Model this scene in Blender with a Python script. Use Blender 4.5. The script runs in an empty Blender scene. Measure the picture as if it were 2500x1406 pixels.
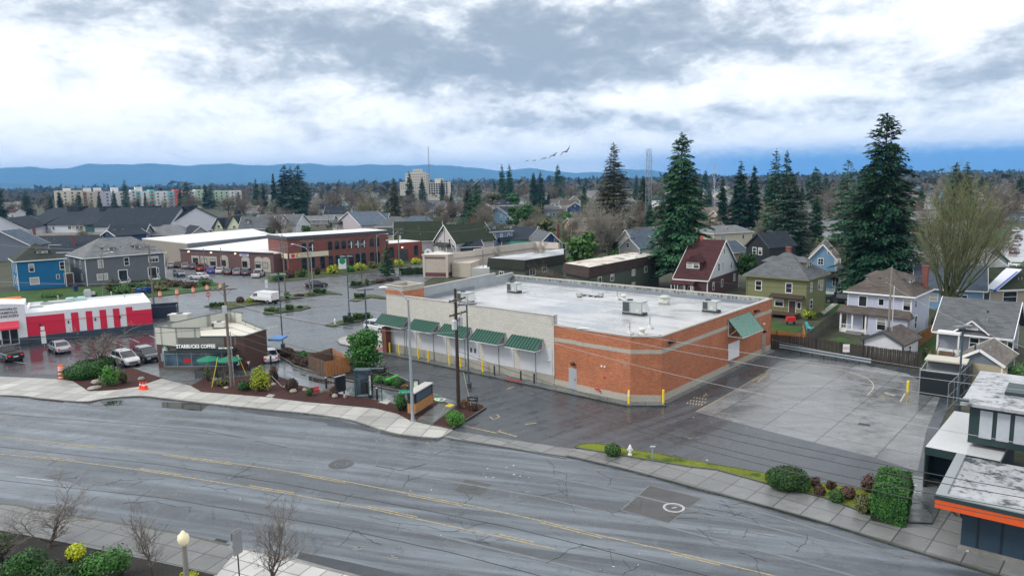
import bpy,bmesh,math,random
from mathutils import Vector,Matrix
R=math.radians
PI=math.pi
SC=bpy.context.scene
COL=SC.collection
# ---- camera
FPX,PITCH,ROLL,CAMH=1793.0,0.1452,0.0182,21.0
CF=Vector((0,math.cos(PITCH),-math.sin(PITCH)))
CU=Vector((0,math.sin(PITCH),math.cos(PITCH)))
CR=Vector((1,0,0))
camd=bpy.data.cameras.new('camera')
cam=bpy.data.objects.new('camera',camd)
COL.objects.link(cam)
right=CR*math.cos(ROLL)-CU*math.sin(ROLL)
up=CR*math.sin(ROLL)+CU*math.cos(ROLL)
m=Matrix((right,up,-CF)).transposed().to_4x4()
m.translation=Vector((0,0,CAMH))
cam.matrix_world=m
camd.sensor_width=36
camd.lens=36*FPX/2500
camd.clip_start=0.5
camd.clip_end=40000
SC.camera=cam
# ---- node helpers
class S:
 def __init__(s,nt,sock):s.nt,s.k=nt,sock
 def _op(s,op,*o):
  n=s.nt.nodes.new('ShaderNodeMath');n.operation=op
  for i,a in enumerate((s,)+o):
   if isinstance(a,S):s.nt.links.new(a.k,n.inputs[i])
   else:n.inputs[i].default_value=a
  return S(s.nt,n.outputs[0])
 def __add__(s,o):return s._op('ADD',o)
 __radd__=__add__
 def __sub__(s,o):return s._op('SUBTRACT',o)
 def __rsub__(s,o):return(s*-1)+o
 def __mul__(s,o):return s._op('MULTIPLY',o)
 __rmul__=__mul__
 def __truediv__(s,o):return s._op('DIVIDE',o)
 def fract(s):return s._op('FRACT')
 def abs(s):return s._op('ABSOLUTE')
 def exp(s):return s._op('EXPONENT')
 def lt(s,o):return s._op('LESS_THAN',o)
 def gt(s,o):return s._op('GREATER_THAN',o)
 def sin(s):return s._op('SINE')
 def pw(s,o):return s._op('POWER',o)
 def mx(s,o):return s._op('MAXIMUM',o)
 def mn(s,o):return s._op('MINIMUM',o)
 def floor(s):return s._op('FLOOR')
 def sm(s,a,b,lo=0.0,hi=1.0):
  n=s.nt.nodes.new('ShaderNodeMapRange');n.interpolation_type='SMOOTHSTEP'
  s.nt.links.new(s.k,n.inputs[0])
  for i,v in enumerate((a,b,lo,hi)):n.inputs[i+1].default_value=v
  return S(s.nt,n.outputs[0])
def put(nt,sock,v):
 if isinstance(v,S):nt.links.new(v.k,sock)
 elif isinstance(v,(tuple,list))and len(v)==3 and sock.type=='RGBA':sock.default_value=(*v,1)
 else:sock.default_value=v
def node(nt,t,out=0,props=None,**inp):
 n=nt.nodes.new(t)
 for k,v in(props or{}).items():setattr(n,k,v)
 for k,v in inp.items():
  put(nt,n.inputs[int(k[1:])if k[0]=='_' and k[1:].isdigit()else k.replace('_',' ')],v)
 return S(nt,n.outputs[out])
def mixc(nt,f,a,b,mode='MIX'):
 n=nt.nodes.new('ShaderNodeMix');n.data_type='RGBA';n.blend_type=mode
 put(nt,n.inputs[0],f);put(nt,n.inputs[6],a);put(nt,n.inputs[7],b)
 return S(nt,n.outputs[2])
def vec(nt,x,y,z=0.0):return node(nt,'ShaderNodeCombineXYZ',_0=x,_1=y,_2=z)
def sep(nt,v):
 n=nt.nodes.new('ShaderNodeSeparateXYZ');nt.links.new(v.k,n.inputs[0])
 return[S(nt,o)for o in n.outputs]
def noise(nt,v,sc,det=4,rough=.55,dist=0.0,out=0):
 return node(nt,'ShaderNodeTexNoise',out,None,Vector=v,Scale=sc,Detail=det,Roughness=rough,Distortion=dist)
def rgb(h):
 h=h.lstrip('#');c=[int(h[i:i+2],16)/255 for i in(0,2,4)]
 return tuple(x/12.92 if x<.04045 else((x+.055)/1.055)**2.4 for x in c)
def cm(c,k):return tuple(min(1,x*k)for x in c)
# ---- world, sun, exposure
SUN_AZ,SUN_EL=R(-62),R(42)
w=bpy.data.worlds.new('World');SC.world=w;w.use_nodes=True
nt=w.node_tree;nt.nodes.clear()
bg=nt.nodes.new('ShaderNodeBackground');ow=nt.nodes.new('ShaderNodeOutputWorld')
nt.links.new(bg.outputs[0],ow.inputs[0]);bg.inputs[1].default_value=0.1
sky=nt.nodes.new('ShaderNodeTexSky');sky.sky_type='NISHITA';sky.sun_disc=False
sky.sun_elevation=SUN_EL;sky.sun_rotation=SUN_AZ
d=node(nt,'ShaderNodeTexCoord')
dx,dy,dz=sep(nt,d)
az=node(nt,'ShaderNodeMath',0,{'operation':'ARCTAN2'},_0=dx,_1=dy)
el=node(nt,'ShaderNodeMath',0,{'operation':'ARCSINE'},_0=dz)
X=az*57.2958;Y=el*57.2958
V=vec(nt,X*.09,Y*.20,dy.lt(0)*3.0)
wn=node(nt,'ShaderNodeTexNoise',1,None,Vector=V,Scale=1.6,Detail=5.0,Roughness=.6)
wx,wy,_=sep(nt,wn)
Xw=X+(wx-.5)*13.0;Yw=Y+(wy-.5)*5.0
n1=noise(nt,V,1.5,7,.58,.4)
n2=noise(nt,vec(nt,X*.22,Y*.46),1.3,9,.60,.35)
n3=noise(nt,vec(nt,X*.8,Y*1.5),1.5,7,.62,.25)
def blob(cx,cy,sx,sy,a):
 return(((Xw-cx)/sx).pw(2.0)+((Yw-cy)/sy).pw(2.0)).__mul__(-1).exp()*a
dark=blob(-12,10.6,9,2.4,.80)
for b in((-24,12.5,7,1.8,.5),(-2,9.0,7,1.9,.72),(6,10.5,10,2.6,.85),(1,7.3,8,1.3,.6),(17,12.0,9,1.6,.35),(21,8.9,9,1.4,.42),(12,4.1,7,.9,.45),(2,4.6,6,.8,.42),(33,7.2,5,1.2,.6),(-20,8.2,7,1.0,.25),(-4,3.4,10,.7,.22),(28,4.6,9,.8,.3),(-40,13,6,1.5,.2)):
 dark=dark+blob(*b)
for b in((-4.5,10.9,2.0,.9,-.45),(14,6.2,7,1.2,-.25),(-33,6,9,2.6,-.2),(32,10,7,2.0,-.3)):
 dark=dark+blob(*b)
sh=(dark*(n2*1.7+.20)+(n1-.5)*.9+(n2-.5)*1.1+(n3-.5)*.6).sm(-.5,1.18)
cloud=node(nt,'ShaderNodeValToRGB',Fac=sh)
cr=cloud.k.node.color_ramp
for i,(p,c)in enumerate(((0,(.97,.955,.94)),(.20,(.84,.85,.865)),(.42,(.63,.66,.695)),(.68,(.41,.45,.50)),(1,(.27,.315,.37)))):
 e=cr.elements[i]if i<2 else cr.elements.new(p)
 e.position=p;e.color=(*c,1)
low=(Y+(n2-.5)*1.6).sm(.6,4.4,1.0,0.0)
cloud=mixc(nt,low*.55,cloud,(1.0,1.02,1.06))
side=(X+(n1-.5)*8.0).sm(3.0,20.0)
deep=(Y+(n3-.5)*1.3+(n2-.5)*1.6).sm(1.0,2.6,1.0,0.0)
cloud=mixc(nt,deep*(side*.93+.05),cloud,(.09,.28,.66))
cloud=mixc(nt,Y.sm(-.6,-.1,.9,0.0),cloud,(.10,.12,.13))
skyc=mixc(nt,.94,S(nt,sky.outputs[0]),mixc(nt,1.0,cloud,(10.5,10.5,10.5),'MULTIPLY'))
nt.links.new(skyc.k,bg.inputs[0])
sl=bpy.data.lights.new('sun','SUN');sl.energy=1.5;sl.angle=R(14);sl.color=(1,.96,.9)
so=bpy.data.objects.new('sun',sl);COL.objects.link(so)
sd=Vector((math.sin(SUN_AZ)*math.cos(SUN_EL),math.cos(SUN_AZ)*math.cos(SUN_EL)*-.35,math.sin(SUN_EL))).normalized()
so.rotation_euler=sd.to_track_quat('Z','Y').to_euler()
sky.sun_rotation=math.atan2(sd.x,sd.y)
SC.view_settings.view_transform='Standard';SC.view_settings.look='None'
SC.view_settings.exposure=0.56;SC.view_settings.gamma=1.0
SC.cycles.max_bounces=6;SC.cycles.transparent_max_bounces=6
SC.cycles.diffuse_bounces=2;SC.cycles.glossy_bounces=3;SC.cycles.volume_bounces=0
SC.cycles.use_denoising=True
HAZE=.00008
# ---- surveying: photograph row / column -> point on a level plane
def G(px,py,z=0.0):
 a=(px-1250)/FPX;b=-(py-703)/FPX
 X_=a*math.cos(ROLL)+b*math.sin(ROLL);Y_=-a*math.sin(ROLL)+b*math.cos(ROLL)
 dd=CR*X_+CU*Y_+CF
 t=(z-CAMH)/dd.z
 return Vector((dd.x*t,dd.y*t,z))
def PJ(v):
 v=Vector(v)-Vector((0,0,CAMH));X_=v.dot(CR);Y_=v.dot(CU);Z_=v.dot(CF)
 a=X_*math.cos(ROLL)-Y_*math.sin(ROLL);b=X_*math.sin(ROLL)+Y_*math.cos(ROLL)
 return(1250+FPX*a/Z_,703-FPX*b/Z_)
def HT(bx,by,ty,z=0.0):
 g=G(bx,by,z);lo,hi=0,90
 for _ in range(40):
  mm=(lo+hi)/2
  if PJ((g.x,g.y,mm))[1]>ty:lo=mm
  else:hi=mm
 return lo
# ---- object helpers
def link(o):COL.objects.link(o);return o
def tag(o,label=None,cat=None,group=None,kind=None):
 if label:o['label']=label
 if cat:o['category']=cat
 if group:o['group']=group
 if kind:o['kind']=kind
 return o
def thing(name,label,cat,loc=(0,0,0),rz=0.0,group=None):
 o=bpy.data.objects.new(name,None);o.empty_display_size=.3
 link(o);o.location=loc;o.rotation_euler=(0,0,rz)
 return tag(o,label,cat,group)
def copy_tree(o,parent=None):
 c=o.copy();COL.objects.link(c)
 if parent:c.parent=parent
 for ch in o.children:copy_tree(ch,c)
 return c
def again(o,loc,rz=0.0,s=1.0,label=None,group=None):
 c=copy_tree(o);c.location=loc;c.rotation_euler=(0,0,rz)
 c.scale=(s,s,s)if not isinstance(s,tuple)else s
 if label:c['label']=label
 if group:c['group']=group
 return c
class MB:
 def __init__(s):s.v,s.f,s.m,s.T=[],[],[],None
 def add(s,vs,fs,mi=0):
  o=len(s.v)
  s.v+=[tuple(s.T@Vector(p))for p in vs]if s.T else[tuple(p)for p in vs]
  s.f+=[tuple(i+o for i in f)for f in fs];s.m+=[mi]*len(fs)
  return s
 def box(s,x0,x1,y0,y1,z0,z1,mi=0):
  return s.add([(x0,y0,z0),(x1,y0,z0),(x1,y1,z0),(x0,y1,z0),(x0,y0,z1),(x1,y0,z1),(x1,y1,z1),(x0,y1,z1)],[(3,2,1,0),(4,5,6,7),(0,1,5,4),(1,2,6,5),(2,3,7,6),(3,0,4,7)],mi)
 def bar(s,a,b,w,h,mi=0):
  a,b=Vector(a),Vector(b);t=(b-a);L=t.length
  if L<1e-6:return s
  t/=L;sx=t.cross(Vector((0,0,1)))
  if sx.length<1e-3:sx=Vector((1,0,0))
  sx.normalize();sz=sx.cross(t)
  q=[]
  for p in(a,b):
   for i,j in((-1,-1),(1,-1),(1,1),(-1,1)):q.append(p+sx*i*w/2+sz*j*h/2)
  return s.add(q,[(0,1,2,3),(7,6,5,4),(0,4,5,1),(1,5,6,2),(2,6,7,3),(3,7,4,0)],mi)
 def prism(s,poly,z0,z1,mi=0,top=True,bot=True):
  n=len(poly);a=sum(poly[i][0]*poly[(i+1)%n][1]-poly[(i+1)%n][0]*poly[i][1]for i in range(n))
  if a<0:poly=poly[::-1]
  vs=[(p[0],p[1],z0)for p in poly]+[(p[0],p[1],z1)for p in poly]
  fs=[(i,(i+1)%n,(i+1)%n+n,i+n)for i in range(n)]
  if top:fs.append(tuple(range(n,2*n)))
  if bot:fs.append(tuple(range(n-1,-1,-1)))
  return s.add(vs,fs,mi)
 def face(s,pts,mi=0):return s.add(pts,[tuple(range(len(pts)))],mi)
 def tube(s,pts,r,n=8,mi=0,cap=True):
  pts=[Vector(p)for p in pts];k=len(pts)
  rr=r if isinstance(r,(list,tuple))else[r]*k
  vs,fs=[],[]
  pt=None
  for i,p in enumerate(pts):
   t=(pts[min(i+1,k-1)]-pts[max(i-1,0)])
   t=t.normalized()if t.length>1e-9 else Vector((0,0,1))
   if pt is None:
    sx=t.cross(Vector((0,0,1)))
    if sx.length<1e-2:sx=Vector((1,0,0))
   else:sx=sx-t*sx.dot(t)
   sx.normalize();sy=t.cross(sx);pt=t
   for j in range(n):
    a=2*PI*j/n;vs.append(p+(sx*math.cos(a)+sy*math.sin(a))*rr[i])
  for i in range(k-1):
   for j in range(n):
    a=i*n+j;b=i*n+(j+1)%n;fs.append((a,b,b+n,a+n))
  if cap:fs.append(tuple(range(n-1,-1,-1)));fs.append(tuple(range((k-1)*n,k*n)))
  return s.add(vs,fs,mi)
 def lathe(s,prof,n=16,mi=0,c=(0,0)):
  vs,fs=[],[]
  for r_,z in prof:
   for j in range(n):
    a=2*PI*j/n;vs.append((c[0]+r_*math.cos(a),c[1]+r_*math.sin(a),z))
  k=len(prof)
  for i in range(k-1):
   for j in range(n):
    a=i*n+j;b=i*n+(j+1)%n;fs.append((a,b,b+n,a+n))
  fs.append(tuple(range(n-1,-1,-1)));fs.append(tuple(range((k-1)*n,k*n)))
  return s.add(vs,fs,mi)
 def ball(s,c,r,n=10,mi=0,jit=0.0,rnd=None):
  rx,ry,rz=r if isinstance(r,tuple)else(r,r,r)
  vs,fs=[],[];h=n//2
  for i in range(h+1):
   t=PI*i/h
   for j in range(n):
    a=2*PI*j/n;q=1+(rnd.uniform(-jit,jit)if jit and rnd else 0)
    vs.append((c[0]+rx*q*math.sin(t)*math.cos(a),c[1]+ry*q*math.sin(t)*math.sin(a),c[2]-rz*q*math.cos(t)))
  for i in range(h):
   for j in range(n):
    a=i*n+j;b=i*n+(j+1)%n;fs.append((a,b,b+n,a+n))
  return s.add(vs,fs,mi)
 def build(s,name,mats,parent=None,loc=None,rz=0.0,smooth=False):
  me=bpy.data.meshes.new(name);me.from_pydata(s.v,[],s.f);
  mats=mats if isinstance(mats,(list,tuple))else[mats]
  for x in mats:me.materials.append(x)
  if len(mats)>1:me.polygons.foreach_set('material_index',s.m)
  if smooth:me.polygons.foreach_set('use_smooth',[True]*len(me.polygons))
  me.update()
  o=bpy.data.objects.new(name,me);link(o)
  if loc is not None:o.location=loc
  o.rotation_euler=(0,0,rz)
  if parent:o.parent=parent
  return o
def struct(name,mb,mat,**k):return tag(mb.build(name,mat,**k),kind='structure')
def sheet(name,pts,z,mat,th=0.0):
 q=[G(*p)if not isinstance(p,Vector)else p for p in pts]
 mb=MB();mb.prism([(v.x,v.y)for v in q],z-max(th,.003),z,bot=False)
 return struct(name,mb,mat)
def lettering(name,text,size,mat,parent,loc,rot=(PI/2,0,0),ext=.02,align='CENTER',sx=1.0,shear=0.0,bold=0.0):
 c=bpy.data.curves.new(name,'FONT');c.body=text;c.size=size;c.extrude=ext;c.align_x=align;c.align_y='CENTER'
 c.offset=bold;c.shear=shear;c.resolution_u=2
 c.materials.append(mat)
 q=bpy.data.objects.new(name,c);me=bpy.data.meshes.new_from_object(q);bpy.data.objects.remove(q);me.materials.clear();me.materials.append(mat)
 o=bpy.data.objects.new(name,me);link(o);o.parent=parent;o.location=loc;o.rotation_euler=rot;o.scale=(sx,1,1)
 return o
# ---- materials
MT={}
def newmat(name):
 mt=bpy.data.materials.new(name);mt.use_nodes=True
 return mt,mt.node_tree,mt.node_tree.nodes['Principled BSDF']
def tc(nt,kind='Object'):
 n=nt.nodes.new('ShaderNodeTexCoord');return S(nt,n.outputs[kind])
def wpos(nt):
 n=nt.nodes.new('ShaderNodeNewGeometry');return S(nt,n.outputs['Position'])
def bumpn(nt,b,h,st=.3,dist=.02):
 put(nt,b.inputs['Normal'],node(nt,'ShaderNodeBump',Strength=st,Distance=dist,Height=h))
def mat(name,col,rough=.6,var=.25,sc=.8,metal=0.0,spec=.5,bump=0.0,bsc=6.0,coat=0.0,emit=None):
 if name in MT:return MT[name]
 mt,nt,b=newmat(name);o=tc(nt)
 n=noise(nt,o,sc,5,.6);n2=noise(nt,o,sc*9,3,.6)
 f=(n-.5)*(2*var)+(n2-.5)*var+1.0
 put(nt,b.inputs['Base Color'],mixc(nt,1.0,col,node(nt,'ShaderNodeCombineColor',_0=f,_1=f,_2=f),'MULTIPLY'))
 put(nt,b.inputs['Roughness'],(n-.5)*.25+rough)
 b.inputs['Metallic'].default_value=metal;b.inputs['Specular IOR Level'].default_value=spec
 if coat:b.inputs['Coat Weight'].default_value=coat
 if bump:bumpn(nt,b,noise(nt,o,bsc,4),bump,.03)
 if emit:put(nt,b.inputs['Emission Color'],emit[0]);b.inputs['Emission Strength'].default_value=emit[1]
 MT[name]=mt;return mt
def pattern(name,kind,col,col2=None,rough=.7,p=.15,q=.06,var=.2,st=.35,rot=0.0):
 if name in MT:return MT[name]
 mt,nt,b=newmat(name);o=tc(nt)
 x,y,z=sep(nt,o);h=x+y
 n=noise(nt,o,.5,5,.6);n2=noise(nt,o,7,3,.6)
 f=(n-.5)*(2*var)+(n2-.5)*var+1.0
 if kind in('brick','block'):
  t=nt.nodes.new('ShaderNodeTexBrick');put(nt,t.inputs['Vector'],vec(nt,h,z))
  put(nt,t.inputs['Color1'],col);put(nt,t.inputs['Color2'],col2 or cm(col,.72));put(nt,t.inputs['Mortar'],cm(col,.5)if kind=='brick' else cm(col,.6))
  t.inputs['Scale'].default_value=1;t.inputs['Brick Width'].default_value=p;t.inputs['Row Height'].default_value=q
  t.inputs['Mortar Size'].default_value=.012 if kind=='brick' else .014;t.inputs['Mortar Smooth'].default_value=.3;t.inputs['Bias'].default_value=-.2
  c=S(nt,t.outputs[0]);hb=S(nt,t.outputs[1])*-1.0
  c=mixc(nt,noise(nt,vec(nt,h*1.2,z*6.0),1.4,3).sm(.35,.8)*.5,c,cm(col2 or cm(col,.6),1.15))
 else:
  if kind=='siding':l=(z/p).fract();g=l.sm(0,.18,.62,1.0)
  elif kind=='boards':l=(h/p).fract();g=(l-.5).abs().sm(.38,.5,1.0,.35)
  elif kind=='seam':l=(x/p).fract();g=(l-.5).abs().sm(.42,.47,1.0,.55)
  elif kind=='shingle':
   t=nt.nodes.new('ShaderNodeTexBrick');put(nt,t.inputs['Vector'],vec(nt,x+y*.73,z*1.6))
   put(nt,t.inputs['Color1'],(1,1,1));put(nt,t.inputs['Color2'],(.70,.70,.70));put(nt,t.inputs['Mortar'],(.62,.62,.62))
   t.inputs['Scale'].default_value=1;t.inputs['Brick Width'].default_value=.8;t.inputs['Row Height'].default_value=.22
   t.inputs['Mortar Size'].default_value=.01;g=S(nt,t.outputs[0]);l=S(nt,t.outputs[1])*-1.0
  if kind=='shingle':c=mixc(nt,1.0,col,g,'MULTIPLY')
  else:c=mixc(nt,1.0,col,node(nt,'ShaderNodeCombineColor',_0=g,_1=g,_2=g),'MULTIPLY')
  hb=l
  if col2:c=mixc(nt,noise(nt,o,1.1,5,.65).sm(.45,.72)*.75,c,col2)
 c=mixc(nt,1.0,c,node(nt,'ShaderNodeCombineColor',_0=f,_1=f,_2=f),'MULTIPLY')
 st_=noise(nt,vec(nt,h*2.5,z*.22),1.5,4,.6).sm(.52,.8)*.28
 c=mixc(nt,st_,c,cm(col,.45))
 put(nt,b.inputs['Base Color'],c);b.inputs['Roughness'].default_value=rough
 b.inputs['Specular IOR Level'].default_value=.12 if kind=='shingle' else .35
 bumpn(nt,b,hb,st,.02)
 MT[name]=mt;return mt
def glass(name='window_glass',col=(.012,.016,.020),rough=.12):
 if name in MT:return MT[name]
 mt,nt,b=newmat(name);o=wpos(nt)
 n=noise(nt,o,.45,3)
 put(nt,b.inputs['Base Color'],mixc(nt,n.sm(.4,.65),col,cm(col,2.6)))
 b.inputs['Roughness'].default_value=rough;b.inputs['Specular IOR Level'].default_value=.4
 bumpn(nt,b,noise(nt,o,.6,2),.05,.05)
 MT[name]=mt;return mt
def wet(name,c1,c2,gloss=(.12,.42),cracks=0.0,joints=None,rot=0.0,wsc=.09,grain=.5,streak=0.0,srot=0.0,tar=0.0,spec=.5,crk=.22):
 mt,nt,b=newmat(name);P=wpos(nt);x,y,z=sep(nt,P)
 ca,sa=math.cos(srot),math.sin(srot)
 u_=x*ca+y*sa;v_=y*ca-x*sa
 big=noise(nt,P,wsc,5,.62,.3);mid=noise(nt,P,.7,5,.65);fine=noise(nt,P,9.0,4,.75)
 c=mixc(nt,(big*.75+mid*.45-.1).sm(.3,.75),c1,c2)
 s_=noise(nt,vec(nt,u_*.05,v_*.8),1.0,5,.6)
 if streak:
  c=mixc(nt,s_.sm(.42,.68)*streak,c,cm(c2,1.6));c=mixc(nt,s_.sm(.5,.3)*streak*.6,c,cm(c1,.6))
 c=mixc(nt,noise(nt,P,.85,6,.78,.6).sm(.54,.72)*.5,c,cm(c1,.6));c=mixc(nt,noise(nt,P,.33,5,.8,1.2).sm(.56,.66)*.35,c,cm(c2,1.25))
 g=(fine-.5)*grain+1.0
 c=mixc(nt,1.0,c,node(nt,'ShaderNodeCombineColor',_0=g,_1=g,_2=g),'MULTIPLY')
 h=fine*.25
 dry=(big*.6+s_*.4+mid*.35-.15).sm(.42,.64)
 if joints:
  cj,sj=math.cos(rot),math.sin(rot);w_,l_=joints
  a=((x*cj+y*sj)/w_).fract();bb=((y*cj-x*sj)/l_).fract()
  j=(a-.5).abs().gt(.5-.03/w_*1.3).mx((bb-.5).abs().gt(.5-.03/l_*1.3))
  cell=node(nt,'ShaderNodeTexWhiteNoise',0,{'noise_dimensions':'2D'},Vector=vec(nt,((x*cj+y*sj)/w_).floor(),((y*cj-x*sj)/l_).floor()))
  k=cell*.36+.82
  c=mixc(nt,1.0,c,node(nt,'ShaderNodeCombineColor',_0=k,_1=k,_2=k),'MULTIPLY')
  c=mixc(nt,j*.8,c,cm(c1,.3));h=h-j*.6
  dry=dry+(cell-.5)*.35
 if cracks:
  wv=node(nt,'ShaderNodeTexNoise',1,None,Vector=P,Scale=1.1,Detail=5.0,Roughness=.7)
  vv=node(nt,'ShaderNodeVectorMath',0,{'operation':'MULTIPLY_ADD'},_0=wv,_1=(1.6,1.6,0),_2=P)
  wx_,wy_,_w=sep(nt,vv)
  vo=nt.nodes.new('ShaderNodeTexVoronoi');vo.feature='DISTANCE_TO_EDGE'
  put(nt,vo.inputs['Vector'],vec(nt,(wx_*ca+wy_*sa)*.75,(wy_*ca-wx_*sa)*1.05));vo.inputs['Scale'].default_value=crk
  dd_=S(nt,vo.outputs[0])
  msk=noise(nt,P,.16,3).sm(.46,.58)
  ck=dd_.sm(.0,.012,1.0,0.0)*msk
  vo2=nt.nodes.new('ShaderNodeTexVoronoi');vo2.feature='DISTANCE_TO_EDGE'
  put(nt,vo2.inputs['Vector'],vec(nt,wx_,wy_));vo2.inputs['Scale'].default_value=crk*3.2
  ck=ck.mx(S(nt,vo2.outputs[0]).sm(0,.02,.8,0)*noise(nt,P,.33,3).sm(.6,.66))
  c=mixc(nt,ck*cracks,c,cm(c1,.22));h=h-ck
 put(nt,b.inputs['Base Color'],c)
 put(nt,b.inputs['Roughness'],dry*(gloss[1]-gloss[0])+gloss[0]);b.inputs['Specular IOR Level'].default_value=spec
 bumpn(nt,b,h,.22,.015)
 MT[name]=mt;return mt
def soil(name,c1,c2,sc=9.0,rough=.85,st=.8,c3=None):
 mt,nt,b=newmat(name);P=wpos(nt)
 n=noise(nt,P,sc,6,.75);n2=noise(nt,P,.35,4);c=mixc(nt,(n*.8+n2*.4-.1).sm(.3,.75),c1,c2)
 if c3:c=mixc(nt,noise(nt,P,.6,5,.7).sm(.5,.68),c,c3)
 put(nt,b.inputs['Base Color'],c);b.inputs['Roughness'].default_value=rough;b.inputs['Specular IOR Level'].default_value=.25
 bumpn(nt,b,n,st,.05);MT[name]=mt;return mt
def leafm(name,c1,c2,tr=.25,rough=.6):
 mt,nt,b=newmat(name);P=wpos(nt);o=tc(nt)
 oi=nt.nodes.new('ShaderNodeObjectInfo')
 n=noise(nt,P,.9,4,.7);n2=noise(nt,P,5,2)
 c=mixc(nt,(n*.7+n2*.5-.1+(S(nt,oi.outputs['Random'])-.5)*.25).sm(.3,.75),c1,c2)
 put(nt,b.inputs['Base Color'],c);b.inputs['Roughness'].default_value=rough;b.inputs['Specular IOR Level'].default_value=.25
 if tr:b.inputs['Subsurface Weight'].default_value=0
 MT[name]=mt;return mt
def carpaint(col,metal=.3):
 k='paint_%02x%02x%02x'%tuple(int(255*x)for x in col)
 if k in MT:return MT[k]
 return mat(k,col,.22,.05,.5,metal=metal,coat=.8)
AV=R(-9)
wet('street_asphalt',(.034,.041,.050),(.100,.117,.134),(.17,.55),cracks=.5,streak=1.0,srot=R(-17),wsc=.06,grain=.9)
wet('lot_asphalt',(.036,.043,.051),(.085,.096,.108),(.2,.46),cracks=.3,wsc=.05,grain=.4,streak=.3,srot=R(40),spec=.32)
wet('parking_asphalt',(.060,.068,.076),(.108,.119,.129),(.2,.5),cracks=.4,wsc=.04,grain=.5,streak=.4,srot=R(20))
wet('red_lot_asphalt',(.030,.030,.036),(.055,.053,.06),(.12,.3),wsc=.12,grain=.3)
wet('lane_asphalt',(.10,.115,.13),(.16,.175,.19),(.06,.3),wsc=.35,grain=.3)
wet('fresh_asphalt',(.028,.033,.042),(.042,.05,.06),(.35,.6),wsc=.2,grain=.5)
wet('patch_asphalt',(.055,.055,.056),(.075,.075,.077),(.4,.7),wsc=.3,grain=.6)
wet('concrete_slab_lot',(.105,.112,.117),(.235,.245,.252),(.15,.5),joints=(4.6,4.6),rot=R(-40.7),wsc=.08,grain=.3,cracks=.3)
wet('concrete_walk',(.125,.13,.13),(.205,.21,.21),(.2,.5),joints=(1.75,1.75),rot=R(-42),wsc=.12,grain=.35)
wet('concrete_walk_left',(.115,.12,.118),(.175,.178,.172),(.25,.55),joints=(1.5,1.5),rot=R(-22),wsc=.14,grain=.35)
wet('new_concrete',(.31,.305,.285),(.43,.425,.40),(.4,.7),joints=(1.8,2.4),rot=R(-12),wsc=.2,grain=.18)
wet('white_apron',(.42,.415,.40),(.52,.515,.50),(.4,.7),joints=(1.1,1.1),rot=R(-25),wsc=.2,grain=.15)
wet('plaza_concrete',(.10,.115,.12),(.15,.165,.17),(.14,.4),joints=(1.8,1.8),rot=R(-12),wsc=.3,grain=.3)
wet('kerb_concrete',(.14,.14,.13),(.25,.245,.23),(.4,.7),wsc=.4,grain=.5)
wet('old_kerb',(.045,.055,.04),(.10,.105,.09),(.4,.7),wsc=.5,grain=.7)
wet('side_street',(.30,.30,.31),(.42,.42,.43),(.15,.4),wsc=.08,grain=.3)
soil('mulch',(.028,.012,.010),(.085,.032,.026),11)
soil('dark_mulch',(.018,.018,.016),(.048,.042,.036),9)
soil('lawn',(.015,.045,.008),(.055,.13,.02),5,c3=(.035,.045,.02))
soil('moss',(.07,.10,.008),(.22,.25,.02),6,c3=(.035,.07,.012))
soil('moss_dark',(.03,.05,.015),(.10,.12,.03),4,c3=(.05,.045,.03))
soil('land',(.030,.036,.022),(.085,.082,.055),.12,c3=(.045,.07,.025),st=.2)
YEL=mat('road_yellow',(.31,.26,.15),.6,1.0,4)
YELP=mat('bollard_yellow',(.85,.62,.02),.45,.12,2)
WLINE=mat('road_white',(.36,.37,.37),.6,.5,3)
FADE=mat('faded_paint',(.24,.235,.21),.6,.5,4)
WHITE=mat('white_trim',(.74,.75,.76),.5,.12,1)
BLACK=mat('black_metal',(.018,.02,.024),.4,.2,2)
DKGREY=mat('dark_grey_metal',(.05,.06,.07),.45,.2,1)
GREY=mat('grey_metal',(.30,.32,.33),.4,.15,1,metal=.5)
GALV=mat('galvanised_steel',(.42,.46,.50),.35,.15,1.5,metal=.6)
WOODPOLE=mat('pole_wood',(.16,.135,.115),.8,.35,2)
DKPOLE=mat('creosoted_pole_wood',(.035,.020,.016),.7,.4,1.5)
BLUEPOLE=mat('lamp_post_paint',(.055,.085,.11),.4,.1,1)
RUBBER=mat('tyre_rubber',(.015,.015,.016),.7,.1,4)
REDP=mat('red_paint',(.65,.03,.035),.4,.1,2)
BLUEP=mat('blue_plastic',(.01,.09,.42),.4,.1,2)
GREENP=mat('green_paint',(.0,.25,.12),.45,.1,2)
ORANGE=mat('safety_orange',(.9,.13,.02),.5,.1,4)
STONE=mat('landscape_stone',(.30,.28,.24),.8,.35,2.5,bump=.6,bsc=3)
GLASS=glass()
GLASSB=glass('storefront_glass',(.045,.075,.10),.05)
BARK=mat('tree_bark',(.075,.062,.05),.85,.4,2,bump=.5)
TWIG=mat('twig_bark',(.17,.145,.115),.85,.35,.3)
TWIGP=mat('pale_twig_bark',(.27,.25,.21),.85,.3,.3)
TWIGM=mat('mossy_twig_bark',(.155,.165,.075),.85,.35,.25)
TWIGR=mat('reddish_twig_bark',(.155,.125,.095),.85,.3,.3)
TWIGO=mat('lichen_bark',(.16,.155,.085),.85,.4,.3)
NEEDLE=leafm('fir_needles',(.010,.045,.022),(.055,.155,.070))
NEEDLE2=leafm('blue_fir_needles',(.018,.052,.034),(.085,.165,.105))
NEEDLE3=leafm('redwood_needles',(.030,.036,.016),(.10,.10,.05))
LEAFG=leafm('green_leaves',(.015,.065,.012),(.075,.21,.04))
LEAFY=leafm('yellow_leaves',(.20,.26,.015),(.55,.60,.03))
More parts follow.
